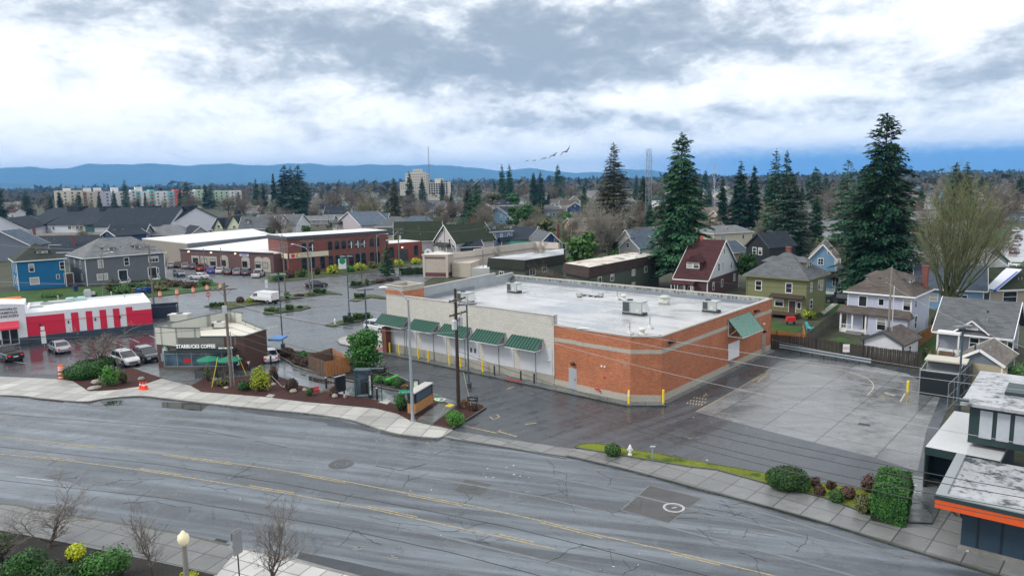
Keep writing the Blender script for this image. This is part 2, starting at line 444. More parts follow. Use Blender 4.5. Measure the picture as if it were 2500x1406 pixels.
LEAFB=leafm('bright_leaves',(.015,.08,.012),(.09,.27,.04))
LEAFD=leafm('boxwood_leaves',(.018,.06,.012),(.07,.16,.03))
LEAFO=leafm('olive_leaves',(.05,.06,.02),(.13,.14,.05))
LEAFR=leafm('brown_leaves',(.05,.03,.02),(.13,.07,.05))
GRASSD=leafm('dry_grass_blades',(.24,.14,.08),(.42,.27,.17))
BR_MAIN=pattern('orange_brick','brick',(.52,.195,.095),(.30,.11,.06),p=.34,q=.095,var=.28)
BR_RED=pattern('red_brick','brick',(.235,.085,.07),(.15,.055,.05),p=.3,q=.09,var=.35)
BR_DARK=pattern('brown_brick','brick',(.115,.062,.048),(.06,.035,.03),p=.25,q=.08)
BLOCK=pattern('cream_block','block',(.54,.525,.475),(.47,.455,.41),p=.62,q=.305,var=.08)
BLOCKS=pattern('cream_small_block','block',(.43,.40,.34),(.38,.35,.30),p=.4,q=.2,var=.12)
# ---- ground, paving, kerbs, markings
mb=MB();mb.box(-17800,17800,-300,18500,-.6,-.03);struct('ground',mb,MT['land'])
sheet('parking_lot',[(-250,800),(300,735),(379,723),(540,704),(452,690),(380,676),(340,640),(660,655),(1000,636),(1130,628),(1130,640),(1015,700),(960,800),(985,875),(1060,955),(800,935),(690,920),(640,903),(380,915),(0,930),(-420,930)],0,MT['parking_asphalt'])
sheet('restaurant_parking',[(-300,862),(380,808),(384,880),(323,902),(164,912),(146,928),(0,921),(-300,921)],.006,MT['red_lot_asphalt'])
sheet('driveway',[(878,842),(960,850),(1300,925),(1620,990),(1760,915),(1882,850),(2250,905),(2330,960),(2260,1120),(2260,1190),(2200,1235),(2103,1199),(1984,1180),(1872,1159),(1696,1130),(1480,1090),(1401,1097),(1250,1074),(1107,1052),(1134,990),(1000,962),(1030,950),(905,896),(905,870),(850,850)],.004,MT['lot_asphalt'])
sheet('lot_slabs',[(1699,1005),(1830,932),(1905,882),(1950,872),(2090,886),(2215,912),(2300,958),(2262,1050),(2240,1150),(2122,1113),(1899,1058)],.008,MT['concrete_slab_lot'])
RT=[(-420,960),(0,967),(100,975),(200,983),(260,975),(340,969),(400,975),(520,989),(640,1001),(760,1013),(840,1025),(880,1035),(930,1052),(980,1064),(1060,1072),(1081,1069)]
RT2=[(1081,1069),(1200,1087),(1300,1104),(1383,1116),(1430,1126),(1552,1155),(1732,1203),(1876,1241),(2041,1288),(2200,1339),(2440,1410),(2700,1490),(3000,1590)]
RB=[(-420,1205),(0,1231),(86,1245),(224,1268),(352,1288),(448,1306),(563,1333),(592,1340),(717,1365),(800,1388),(870,1406),(1000,1450),(1200,1530)]
sheet('street',RT+RT2[1:]+RB[::-1],.006,MT['street_asphalt'])
sheet('drive_through_lane',[(674,862),(718,896),(780,917),(872,937),(960,955),(1003,961),(1060,959),(1134,990),(1107,991),(1056,966),(985,992),(933,982),(821,963),(729,943),(681,920),(648,893),(652,866)],.010,MT['lane_asphalt'])
sheet('side_street',[(2700,490),(2500,559),(2473,572),(2428,636),(2400,688),(2436,700),(2470,660),(2500,636),(2800,560)],0,MT['side_street'])
sheet('fresh_asphalt_strip',[(560,994),(700,1009),(826,1025),(927,1053),(1008,1068),(1078,1073),(1060,1081),(959,1066),(862,1045),(800,1038),(797,1031),(700,1020),(600,1006)],.012,MT['fresh_asphalt'])
sheet('fresh_asphalt_strip',[(732,1347),(860,1373),(1000,1406),(1090,1436),(960,1436),(880,1403),(800,1382),(724,1362)],.012,MT['fresh_asphalt'])
sheet('street_patch',[(1586,1184),(1716,1216),(1633,1277),(1516,1245)],.012,MT['patch_asphalt'])
sheet('street_patch',[(1136,1170),(1201,1182),(1173,1208),(1110,1198)],.012,MT['patch_asphalt'])
sheet('street_patch',[(1300,1016),(1500,1049),(1560,1075),(1420,1082),(1330,1062)],.012,MT['lot_asphalt'])
sheet('street_patch',[(0,911),(150,914),(146,928),(0,921)],.012,MT['fresh_asphalt'])
wt,nt,b=newmat('puddle_water');b.inputs['Base Color'].default_value=(.02,.022,.022,1);b.inputs['Roughness'].default_value=.04
for pp in([(395,981),(450,984),(512,986),(500,996),(491,1004),(450,999),(395,994)],[(45,972),(163,979),(150,984),(90,979)],[(200,985),(300,977),(330,979),(290,990),(230,992)],[(700,905),(770,922),(830,936),(790,938),(720,920)]):
 sheet('puddle',pp,.016,wt)
def off(pts,dist):
 out=[]
 for i,p in enumerate(pts):
  t=(pts[min(i+1,len(pts)-1)]-pts[max(i-1,0)]);t.z=0;t.normalize()
  out.append(Vector((p.x-t.y*dist,p.y+t.x*dist,p.z)))
 return out
def dense(px,n=4):
 w_=[G(*p)if not isinstance(p,Vector)else p for p in px];out=[]
 for i in range(len(w_)-1):
  p0,p1,p2,p3=w_[max(i-1,0)],w_[i],w_[i+1],w_[min(i+2,len(w_)-1)]
  for k in range(n):
   t=k/n;out.append(.5*((2*p1)+(p2-p0)*t+(2*p0-5*p1+4*p2-p3)*t*t+(3*p1-p0-3*p2+p3)*t**3))
 return out+[w_[-1]]
def ribbon(mb,pts,wd,z0,z1,side=0):
 a,b_=(off(pts,wd/2),off(pts,-wd/2))if side==0 else((off(pts,wd),pts)if side==1 else(pts,off(pts,-wd)))
 for i in range(len(pts)-1):
  q=[b_[i],b_[i+1],a[i+1],a[i]]
  mb.prism([(v.x,v.y)for v in q],z0,z1,bot=False)
 return mb
def raised(name,edge,back,z,m,km=None,kw=.16,n=4):
 e=dense(edge,n);bk=[G(*p)if not isinstance(p,Vector)else p for p in back]
 mb=MB();mb.prism([(v.x,v.y)for v in e+bk],-.1,z,bot=False);struct(name,mb,m)
 if km:struct('kerb',ribbon(MB(),e,kw,-.1,z+.006,1),km)
def island(name,px,z,m,km,kw=.15,n=1):
 q=dense(px+[px[0]],n)[:-1]if n>1 else[G(*p)for p in px]
 a=sum(q[i].x*q[(i+1)%len(q)].y-q[(i+1)%len(q)].x*q[i].y for i in range(len(q)))
 if a<0:q=q[::-1]
 mb=MB();mb.prism([(v.x,v.y)for v in q],-.1,z,bot=False);struct(name,mb,m)
 if km:
  mb=MB();c=q+[q[0]];inner=off(c,kw);inner[0]=inner[-1]=(inner[0]+inner[-1])/2
  for i in range(len(c)-1):mb.prism([(v.x,v.y)for v in(c[i],c[i+1],inner[i+1],inner[i])],-.1,z+.03,bot=False)
  struct('kerb',mb,km)
raised('sidewalk',RT,[(1107,1052),(1001,1029),(970,1012),(916,999),(744,983),(649,971),(492,959),(466,944),(395,926),(337,946),(284,954),(241,956.5),(214,955),(177,931),(146,928),(0,921),(-420,912)],.12,MT['new_concrete'],MT['kerb_concrete'])
raised('sidewalk',RT2[0:4],[(1401,1097),(1250,1074),(1107,1052)],.035,MT['concrete_walk'],MT['old_kerb'])
raised('sidewalk',RT2[3:],[(2900,1420),(2500,1322),(2330,1262),(2302,1227),(2277,1284),(2195,1280),(2092,1250),(2005,1218),(1883,1189),(1750,1150),(1685,1144),(1588,1128),(1473,1108),(1401,1097)],.12,MT['concrete_walk'],MT['old_kerb'])
raised('sidewalk',RB[:7][::-1],[(-420,1255),(0,1298),(144,1325),(336,1365),(448,1389),(528,1408),(545,1386),(575,1352)][0:],.12,MT['concrete_walk_left'],MT['old_kerb'],.2)
raised('sidewalk',RB[7:][::-1],[(575,1352),(545,1386),(520,1412),(500,1450),(1100,1560)],.10,MT['white_apron'],MT['kerb_concrete'],.2)
mb=MB();q=[G(*p)for p in((-420,1255),(0,1298),(144,1325),(336,1365),(448,1389),(528,1408),(500,1450),(500,1560),(-420,1560))]
mb.prism([(v.x,v.y)for v in q],-.1,.09,bot=False);struct('planting_bed',mb,MT['dark_mulch'])
island('planting_bed',[(146,928),(177,932),(214,955.5),(241,957),(284,954),(337,946.5),(395,925),(323,901),(291,905),(230,896),(175,905)],.15,MT['mulch'],None)
island('planting_bed',[(466,944),(492,959),(649,971.5),(744,983.5),(916,999.5),(970,1012.5),(1001,1029.5),(1016,1028),(1070,988),(1056,975),(985,994),(933,982),(821,963),(729,943),(690,925),(662,915),(560,927),(496,927.5)],.15,MT['mulch'],None)
island('planting_bed',[(676,861),(690,856),(720,858),(800,865),(880,880),(915,896),(972,920),(1030,947),(1036,956),(1003,960),(960,954),(872,936),(780,916),(718,895),(682,872)],.14,MT['dark_mulch'],MT['kerb_concrete'])
island('planting_bed',[(1052,1041),(1105,1049.5),(1150,1022),(1187,998),(1176,990),(1150,985),(1134,986),(1112,992),(1075,1022)],.14,MT['mulch'],MT['old_kerb'])
sheet('walkway',[(1001,1029.5),(1052,1041),(1075,1022),(1112,992),(1070,988),(1016,1028)],.13,MT['plaza_concrete'])
sheet('walkway',[(1085,994),(1097,988),(1110,991),(1098,997)],.135,YELP)
sheet('coffee_shop_plaza',[(323,900),(395,925.5),(466,944),(496,927),(560,926),(662,914),(672,895),(655,884),(381,900)],.13,MT['plaza_concrete'])
sheet('utility_slab',[(649,971),(657,965),(672,967),(664,973)],.16,MT['new_concrete'])
sheet('utility_slab',[(922,985),(942,978),(956,981),(945,991)],.17,MT['new_concrete'])
island('lot_island',[(498,749),(548,739),(615,735),(679,727),(740,718),(800,711),(836,720),(795,719),(700,733),(620,745),(560,756),(525,753)],.14,MT['moss_dark'],MT['old_kerb'])
island('lot_island',[(642,765),(703,750),(752,748),(758,752),(735,758),(690,763),(650,769)],.14,MT['moss_dark'],MT['old_kerb'])
island('lot_island',[(794,795),(830,785),(903,769),(911,773),(905,779),(860,789),(812,798)],.14,MT['moss_dark'],MT['old_kerb'])
island('lot_island',[(853,734),(900,721),(912,721),(945,727),(944,731),(905,727),(870,737)],.14,MT['moss_dark'],MT['old_kerb'])
island('lot_island',[(851,701),(880,692),(941,681),(975,676),(978,683),(941,688),(900,697),(868,705)],.14,MT['dark_mulch'],MT['old_kerb'])
island('shrub_verge',[(646,679),(656,688),(700,687),(754,681),(860,669),(999,649),(1050,632),(1000,632),(900,650),(740,665),(670,668)],.14,MT['moss_dark'],MT['kerb_concrete'])
island('verge',[(250,738),(379,725),(538,706.5),(558,698),(520,690),(455,690),(380,680),(250,700)],.12,MT['lawn'],MT['old_kerb'])
island('verge',[(-300,800),(0,768),(250,742),(250,700),(60,712),(-300,740)],.12,MT['lawn'],None)
island('grass_strip',[(1401,1096),(1415,1088),(1444,1085),(1480,1088),(1545,1101),(1606,1110),(1696,1128),(1872,1158),(1984,1179),(2103,1197),(2150,1210),(2205,1235),(2302,1228),(2277,1283),(2195,1279),(2092,1249),(2005,1217),(1883,1188),(1750,1151),(1685,1144),(1588,1128),(1473,1108)],.15,MT['moss'],MT['old_kerb'],.13)
sheet('side_yard',[(2205,1235),(2225,1165),(2330,1180),(2345,1270),(2302,1228),(2277,1283),(2215,1281)],.17,MT['plaza_concrete'])
island('corner_walk',[(822,833),(829,826),(865,815),(930,812),(965,850),(921,857),(870,850),(829,841)],.12,MT['new_concrete'],MT['kerb_concrete'])
for pp in([(1830,812),(1884,786),(1962,800),(1920,825)],[(1990,722),(2062,706),(2085,730),(2040,765),(1975,775),(2010,745)],[(1995,846),(2050,822),(2110,845),(2070,862)],[(2250,690),(2360,700),(2350,745),(2240,735)],[(2395,720),(2500,705),(2500,730),(2420,750)],[(2440,560),(2473,556),(2400,610),(2360,620)],[(2470,640),(2500,640),(2500,700),(2455,690)],[(2180,880),(2250,800),(2330,830),(2290,890)],[(1300,560),(1360,552),(1370,575),(1290,580)],[(1130,640),(1200,632),(1180,655),(1120,652)]):
 sheet('lawn',pp,.01,MT['lawn'])
sheet('side_path',[(2003,762),(2040,735),(2046,742),(2012,768)],.02,MT['new_concrete'])
def line_at(poly,x0,x1,dy=0.0):
 out=[]
 xs=[x0]+[p[0]for p in poly if x0<p[0]<x1]+[x1]
 for x in xs:
  for a,b_ in zip(poly,poly[1:]):
   if a[0]<=x<=b_[0]:t=(x-a[0])/(b_[0]-a[0]);out.append((x,a[1]+t*(b_[1]-a[1])+dy));break
 return[G(*p)for p in out]
LA=[(-420,1037),(0,1066),(243,1091),(403,1108),(573,1131),(739,1156),(849,1176),(1134,1231),(1322,1271),(1475,1309),(1624,1342),(1876,1402),(2200,1485)]
LB=[(-420,1078),(0,1108),(80,1116),(179,1126),(333,1146),(496,1171),(602,1188),(700,1204),(891,1239),(1212,1308),(1358,1341),(1500,1375),(1640,1410)]
mb=MB()
ribbon(mb,line_at(LA,-420,2200),.11,.010,.016)
for a,b_ in((150,243),(403,573),(739,849),(1000,1134),(1322,1475),(1640,1760)):ribbon(mb,off(line_at(LA,a,b_),-.24),.11,.010,.016)
ribbon(mb,line_at(LB,-420,1358),.11,.010,.016)
for a,b_ in((80,179),(333,437),(602,712),(891,1014),(1212,1300)):ribbon(mb,off(line_at(LB,a,b_),.24),.11,.010,.016)
struct('lane_marking',mb,YEL)
mb=MB()
ribbon(mb,[G(38,1163),G(130,1173)],.12,.010,.016)
for p in(((274,834),(308,847)),((316,826),(340,836)),((365,819),(382,826)),((284,829),(314,828)),((290,833),(318,831)),((0,878),(62,887)),((850,745),(915,740)),((905,760),(940,768)),((690,742),(730,739)),((880,690),(905,694)),((910,686),(935,690)),((740,702),(700,706)),((860,690),(830,694)),((950,675),(1000,668))):
 ribbon(mb,[G(*p[0]),G(*p[1])],.11,.010,.016)
ring=[G(1645,1239)+Vector((.62*math.cos(a),.62*math.sin(a),0))for a in[i*PI/12 for i in range(25)]]
ribbon(mb,ring,.16,.013,.019);ribbon(mb,[G(1640,1240),G(1652,1238)],.12,.013,.019)
struct('road_paint',mb,WLINE)
mb=MB();rnd=random.Random(3)
for cx,cy in((776,1045),(812,1055),(850,1057),(860,1053),(918,1061),(935,1073),(955,1072),(990,1076),(1050,1085),(1048,1082),(873,1340),(950,1358),(110,1003),(140,1012),(1120,1148),(1100,1160),(1690,1070),(30,1010)):
 for k in range(4):
  a=G(cx+rnd.uniform(-14,14),cy+rnd.uniform(-5,5));ribbon(mb,[a,a+Vector((rnd.uniform(-.7,.7),rnd.uniform(-.3,.3),0))],.07,.010,.0155)
struct('worn_paint',mb,FADE)
mb=MB()
SE1=[(-420,1060),(0,1090),(400,1135),(700,1182),(1024,1242),(1251,1288),(1500,1349),(1700,1398),(1900,1450)]
SE2=[(-420,1140),(0,1172),(400,1215),(800,1283),(1100,1348),(1300,1400),(1400,1430)]
SE3=[(-420,985),(0,1010),(250,1030),(500,1050),(712,1095)]
for s_,a,b_ in((SE1,-420,1900),(SE2,-420,1400),(SE3,-420,700)):ribbon(mb,line_at(s_,a,b_),.06,.008,.0135)
ribbon(mb,[G(916,1137),G(980,1148),G(1040,1132)],.08,.008,.0135)
ribbon(mb,[G(1100,1074),G(1250,1097),G(1383,1120)],.12,.008,.0135)
struct('tar_seam',mb,mat('tar',(.012,.013,.015),.5,.3,2))
mb=MB()
for s_ in([(0,1021),(300,1043),(700,1082),(992,1106),(1251,1145),(1500,1196),(1700,1245),(1900,1293),(2200,1370)],[(500,1102),(700,1120),(914,1146),(1121,1178),(1330,1215),(1500,1257),(1645,1290),(1912,1358),(2100,1410)],[(750,1240),(1000,1290),(1400,1385),(1600,1440)],[(1716,1217),(1900,1262),(2100,1325),(2300,1385)]):
 ribbon(mb,line_at(s_,s_[0][0],s_[-1][0]),.22,.008,.0145)
for e in(((1516,1245),(1633,1277),(1716,1216)),((1586,1184),(1716,1216)),((1586,1184),(1516,1245)),((712,1102),(694,1146)),((913,1148),(930,1105),(1010,1110))):
 ribbon(mb,[G(*p)for p in e],.10,.010,.0155)
struct('worn_joint',mb,mat('worn_asphalt',(.135,.15,.16),.55,.4,1.5))
def crack(mb,a,b_,rnd,wd=.026,amp=.30,branch=1):
 a,b_=G(*a),G(*b_);L=(b_-a).length;n=max(5,int(L/.3));pts=[];t=(b_-a).normalized();nrm=Vector((-t.y,t.x,0));o=0
 for i in range(n+1):
  o+=rnd.uniform(-amp,amp)*.5;o*=.85;pts.append(a+t*L*i/n+nrm*o)
 for i in range(n):
  w_=wd*rnd.uniform(.35,1.4);ribbon(mb,pts[i:i+2],w_,.010,.0165)
 for k in range(branch):
  i=rnd.randrange(1,n);q=pts[i];dd=(t*rnd.uniform(.2,1)+nrm*rnd.choice((-1,1))).normalized();p2=q
  for j in range(rnd.randint(3,7)):
   p3=p2+dd*.3+nrm*rnd.uniform(-.14,.14)+t*rnd.uniform(-.1,.1);ribbon(mb,[p2,p3],wd*.6,.010,.0165);p2=p3
mb=MB();rnd=random.Random(11)
for a,b_ in(((108,1163),(200,1180)),((200,1180),(320,1185)),((320,1185),(420,1199)),((320,1185),(352,1167)),((140,1168),(198,1138)),((187,1168),(195,1160)),((120,1135),(160,1118)),((52,1108),(90,1098)),((820,1240),(860,1205)),((880,1222),(880,1190)),((985,1190),(1005,1160)),((1038,1208),(1080,1177)),((1130,1232),(1152,1212)),((1140,1290),(1200,1250)),((700,1255),(640,1222)),((640,1222),(730,1230)),((1120,1310),(1200,1325)),((1180,1305),(1100,1290)),((1346,1266),(1378,1228)),((1228,1212),(1290,1208)),((1290,1208),(1400,1230)),((1450,1150),(1485,1168)),((1455,1295),(1500,1260)),((1500,1260),(1490,1245)),((1460,1280),(1480,1262)),((1550,1320),(1596,1285)),((1610,1337),(1632,1312)),((1630,1260),(1640,1268)),((1330,1372),(1418,1328)),((1418,1328),(1500,1345)),((1420,1350),(1440,1330)),((1520,1400),(1560,1378)),((1300,1352),(1370,1358)),((1370,1358),(1500,1400)),((1480,1185),(1502,1166)),((1340,1123),(1350,1158)),((1380,1158),(1375,1210)),((1345,1240),(1375,1200)),((1690,1235),(1850,1262)),((1790,1260),(1812,1250)),((1740,1260),(1700,1245)),((1810,1310),(1825,1290)),((1940,1345),(1978,1305)),((1850,1300),(1860,1280)),((2150,1395),(2165,1378)),((1270,1140),(1295,1122)),((1065,1110),(1110,1090)),((460,1185),(520,1190)),((520,1190),(560,1200)),((560,1170),(620,1130)),((680,1260),(760,1180)),((650,1240),(700,1200)),((260,1185),(300,1170)),((900,1260),(1000,1280)),((1000,1280),(1120,1300)),((1560,1245),(1570,1222)),((1700,1290),(1760,1330)),((1760,1230),(1830,1245)),((300,1230),(380,1225)),((380,1225),(470,1240)),((745,1130),(760,1140)),((1800,1350),(1870,1370)),((500,1075),(540,1060)),((860,1290),(930,1330)),((960,1330),(1040,1340))):
 if rnd.random()<.5:crack(mb,a,b_,rnd)
struct('road_crack',mb,mat('crack',(.022,.024,.027),.8,.2,2))
mb=MB()
LOT=[(1699,1005),(1760,972),(1830,932),(1874,905),(1910,894),(1960,890),(2020,896),(2068,906),(2118,924),(2133,944),(2118,964)]
ribbon(mb,dense(LOT[:4],3),.12,.010,.0165)
for e in(((1131,1039),(1212,1057),(1222,1049)),((1215,1052),(1262,1066)),((1196,1017),(1204,1024),(1220,1018),(1213,1012)),((1282,1036),(1296,1034),(1310,1032)),((1239,951),(1253,944)),((1240,950),(1244,945)),((1716,968),(1726,965),(1722,960)),((1716,964),(1730,966)),((1838,930),(1870,908)),((1850,932),(1876,910)),((2145,968),(2160,972)),((2150,972),(2155,966))):
 ribbon(mb,[G(*p)for p in e],.16,.010,.0165)
struct('lot_marking',mb,YEL)
mb=MB();ribbon(mb,dense(LOT[3:],3),.10,.010,.0155)
ribbon(mb,[G(2210,960),G(2198,980)],.12,.010,.0155);ribbon(mb,[G(2160,958),G(2185,966)],.2,.010,.0155)
for cx,cy,n_ in((1700,978,6),(1708,971,5),(1692,984,6)):
 for k in range(n_):ribbon(mb,[G(cx+k*7-12,cy-2+k*.8),G(cx+k*7-15,cy+1.5+k*.8)],.09,.010,.0155)
for k in range(9):ribbon(mb,[G(600+k*9,815-k*2.2),G(605+k*9,813-k*2.2)],.3,.010,.0155)
struct('lot_marking',mb,mat('cream_paint',(.42,.38,.26),.6,.4,3))
def cover(px,py,r,ring_=None):
 p=G(px,py);mb=MB()
 mb.lathe([(r,0),(r,.022),(r*.86,.022),(r*.84,.018),(r*.3,.018),(.02,.02)],20)
 o=mb.build('manhole_cover',DKGREY,loc=(p.x,p.y,.004))
 return o
c1=cover(833,1133,.42);tag(c1,'round iron cover in a worn concrete ring on the street, left of centre','manhole cover')
pc=G(833,1133);mb=MB()
for i in range(24):
 a,b_=2*PI*i/24,2*PI*(i+1)/24
 mb.prism([(pc.x+r_*math.cos(t),pc.y+r_*math.sin(t))for r_,t in((.5,a),(.95,a),(.95,b_),(.5,b_))],.008,.0155,bot=False)
struct('cover_collar',mb,MT['patch_asphalt'])
tag(cover(1155,1190,.33),'round iron cover in the small square asphalt patch beside the yellow line','manhole cover')
tag(cover(1604,1077,.33),'round iron cover in the dark driveway above the white hydrant','manhole cover')
tag(cover(2192,969,.33),'round iron cover in the slab lot in front of the dark bin enclosure','manhole cover')
def grate(px,py,w_,d_,rz,label):
 p=G(px,py);mb=MB();mb.box(-w_/2,w_/2,-d_/2,d_/2,0,.01,0)
 for k in range(7):x=-w_/2+w_*(k+.5)/7;mb.box(x-.02,x+.02,-d_/2,d_/2,.01,.03,1)
 tag(mb.build('drain_grate',[BLACK,DKGREY],loc=(p.x,p.y,.006),rz=rz),label,'drain grate')
grate(2110,1036,.9,.5,R(-35),'square iron drain grate in the middle of the slab lot')
grate(537,1321,.9,.45,R(-22),'iron drain grate at the kerb beside the near bare trees')
grate(1658,1116,1.1,.3,R(-40),'long iron grate at the kerb of the mossy strip')
grate(470,1000,1.1,.4,R(-15),'iron drain grate at the puddle below the coffee shop')
rnd=random.Random(5);mb=MB()
for cx,cy,n_,sx,sy in((1240,1150,10,60,18),(2240,1200,9,22,14),(2390,1350,5,30,12),(1700,1128,6,40,6),(1540,1380,4,90,30),(1800,1040,3,120,30),(590,1185,3,60,40),(1100,1250,4,120,60)):
 for k in range(n_):
  p=G(cx+rnd.uniform(-sx,sx),cy+rnd.uniform(-sy,sy));a=rnd.uniform(0,PI);r_=rnd.uniform(.03,.11)
  mb.prism([(p.x+r_*math.cos(a+t)*rnd.uniform(.5,1.2),p.y+r_*math.sin(a+t)*rnd.uniform(.4,1))for t in(0,1.6,3.1,4.7)],.12 if cy>1180 and cx>2000 else .017,.19 if cy>1180 and cx>2000 else .035)
tag(mb.build('litter',mat('paper_litter',(.55,.57,.58),.7,.2,3)),'scraps of pale paper litter lying on street and lots','litter',kind='stuff')
# ---- the brick and block store
BA=Vector((11.148,67.314,0));BRZ=2.431-PI
T_=thing('store_building','long empty orange brick and cream block store with green awnings and flat white roof','building',BA,BRZ)
def LB_(x,y,z=0.0):
 return Vector((BA.x+x*math.cos(BRZ)-y*math.sin(BRZ),BA.y+x*math.sin(BRZ)+y*math.cos(BRZ),z))
ZB,ZG,ZR=6.45,7.3,5.55
def wallslab(mb,a,b_,z0,z1,th=.25,mi=0,out=0.0):
 a,b_=Vector((*a,0)),Vector((*b_,0));t=(b_-a).normalized();n=Vector((-t.y,t.x,0))
 a-=n*out;b_-=n*out
 mb.prism([(p.x,p.y)for p in(a,b_,b_+n*th,a+n*th)],z0,z1,mi);return mb
e0,e1,f0,c0,c1_,b1,b2=(-35.4,0),(-9.19,0),(0,0),(2.28,1.66),(2.28,28.2),(-39.0,28.2),(-35.4,0)
J=(-6.25,0)
mb=MB();wallslab(mb,e0,e1,1.1,ZG,.3)
wallslab(mb,(-39.0,28.2),(-35.4,0.3),0,6.6,.3);mb.build('block_wall',BLOCK,T_)
mb=MB();wallslab(mb,e0,e1,0,1.1,.3,out=.02);mb.build('wall_base',pattern('grey_block_base','block',(.36,.35,.30),(.30,.29,.25),p=.4,q=.2,var=.2),T_)
mb=MB()
for k in range(5):
 x0=-34.3+k*5.15;mb.box(x0,x0+4.25,-.045,0,1.12,3.95)
mb.build('window_infill',mat('pale_infill_panel',(.52,.54,.57),.5,.1,.4),T_)
for x0 in[-32.2+k*5.15 for k in range(5)]+[-31.87]:mb=MB();mb.box(x0-.04,x0+.05,-.08,-.045,.1,4.3);mb.build('downpipe',GREY,T_)
SEG=[((-9.19,0.06),(-6.25,0.06)),((-6.25,-.18),(-.05,-.18)),((-.05,-.18),(2.28,1.52)),((2.28,1.52),(2.28,28.2)),((2.28,28.2),(-39.0,28.2))]
mb=MB()
for a,b_ in SEG[:4]:wallslab(mb,a,b_,.75,4.72,.3);wallslab(mb,a,b_,5.12,ZB-.12,.3)
wallslab(mb,*SEG[4],0,ZB-.12,.3)
mb.build('brick_wall',BR_MAIN,T_)
mb=MB()
for a,b_ in SEG[:4]:wallslab(mb,a,b_,4.72,5.12,.3,out=.02);wallslab(mb,a,b_,0,.75,.34,out=.04)
mb.build('band_course',BLOCKS,T_)
COP=mat('parapet_coping',(.42,.40,.37),.5,.1,1)
mb=MB()
for a,b_ in SEG:wallslab(mb,a,b_,ZB-.12,ZB,.42,out=.06)
wallslab(mb,e0,e1,ZG,ZG+.09,.42,out=.06)
wallslab(mb,(-9.19,-.02),(-9.19,0.6),6.45,ZG+.08,.3)
mb.build('coping',COP,T_)
mt,nt,b=newmat('roof_membrane');P=tc(nt);x,y,z=sep(nt,P)
n=noise(nt,P,.12,6,.65,.5);n2=noise(nt,vec(nt,x*.06,y*.5),1.2,5,.6);n3=noise(nt,P,2.5,5,.7)
c=mixc(nt,(n*.8+n2*.5-.15).sm(.32,.68),(.33,.345,.36),(.50,.505,.51));c=mixc(nt,n3.sm(.5,.8)*.22,c,(.14,.155,.17))
seam=((y/1.9).fract()-.5).abs().gt(.487);c=mixc(nt,seam*.35,c,(.14,.15,.17))
put(nt,b.inputs['Base Color'],c);put(nt,b.inputs['Roughness'],(n*.6+n2*.4).sm(.35,.68,.16,.5));bumpn(nt,b,n3,.08,.02)
ROOFM=mt
mb=MB();mb.prism([(-9.19,.25),(-6.3,.1),(-.1,.1),(2.0,1.75),(2.0,27.9),(-38.6,27.9),(-35.2,.25)],5.2,ZR);mb.build('roof',ROOFM,T_)
mt,nt,b=newmat('stained_parapet');P=tc(nt);x,y,z=sep(nt,P)
n=noise(nt,vec(nt,(x+y)*2.6,z*.5),1.2,5,.7);n2=noise(nt,P,2.2,5,.7)
j=(((x+y)/1.25).fract()-.5).abs().gt(.475)
c=mixc(nt,(n*.7+n2*.5-.1).sm(.42,.62),(.34,.36,.35),(.07,.085,.065));c=mixc(nt,j*.75,c,(.05,.055,.05))
put(nt,b.inputs['Base Color'],c);b.inputs['Roughness'].default_value=.7;STAINP=mt
mb=MB();wallslab(mb,(2.0,27.88),(-38.4,27.88),ZR+.42,ZB-.13,.05);
mb.build('parapet_lining',STAINP,T_)
mb=MB();mb.box(-38.4,2.0,27.5,27.86,ZR,ZR+.42);wallslab(mb,(-35.0,3.9),(-38.6,27.9),ZR,ZR+.55,.3)
mb.build('parapet_step',mat('grey_membrane_lining',(.20,.225,.26),.45,.2,.5),T_)
mb=MB()
wallslab(mb,(-38.05,23.0),(-35.15,.3),ZR,7.25,.3);wallslab(mb,(-39.0,28.2),(-38.05,23.0),ZR,6.72,.3)
mb.build('side_parapet',mat('weathered_parapet',(.33,.36,.38),.6,.35,.45),T_)
mb=MB();wallslab(mb,(-38.05,23.0),(-35.15,.3),7.25,7.33,.4,out=.05);wallslab(mb,(-39.0,28.2),(-38.05,23.0),6.72,6.8,.4,out=.05);mb.build('coping',COP,T_)
mb=MB();mb.box(-35.5,-32.2,-.04,.26,ZG+.1,7.9);mb.box(-35.5,-32.2,3.2,3.46,ZR,7.9);mb.box(-35.5,-35.24,.26,3.2,ZG,7.9);mb.box(-32.46,-32.2,.26,3.2,ZR,7.9)
mb.build('tower_wall',BR_MAIN,T_)
mb=MB()
for z0,z1,o in((7.9,8.42,.03),(8.42,8.52,.1)):
 mb.box(-35.5-o,-32.2+o,-.04-o,.26,z0,z1);mb.box(-35.5-o,-32.2+o,3.2,3.46+o,z0,z1);mb.box(-35.5-o,-35.24,.26,3.2,z0,z1);mb.box(-32.46,-32.2+o,.26,3.2,z0,z1)
mb.box(-35.24,-32.46,.26,3.2,7.7,7.75)
mb.build('tower_cap',BLOCKS,T_)
mb=MB();mb.box(-35.47,-34.7,-.9,-.2,0,3.3);o=mb.build('entrance_pier',pattern('dark_brick_pier','brick',(.20,.07,.05),p=.3,q=.09),T_)
AWN=mat('green_awning',(.007,.082,.052),.35,.15,.7)
AWR=mat('green_awning_rib',(.003,.03,.022),.4,.1)
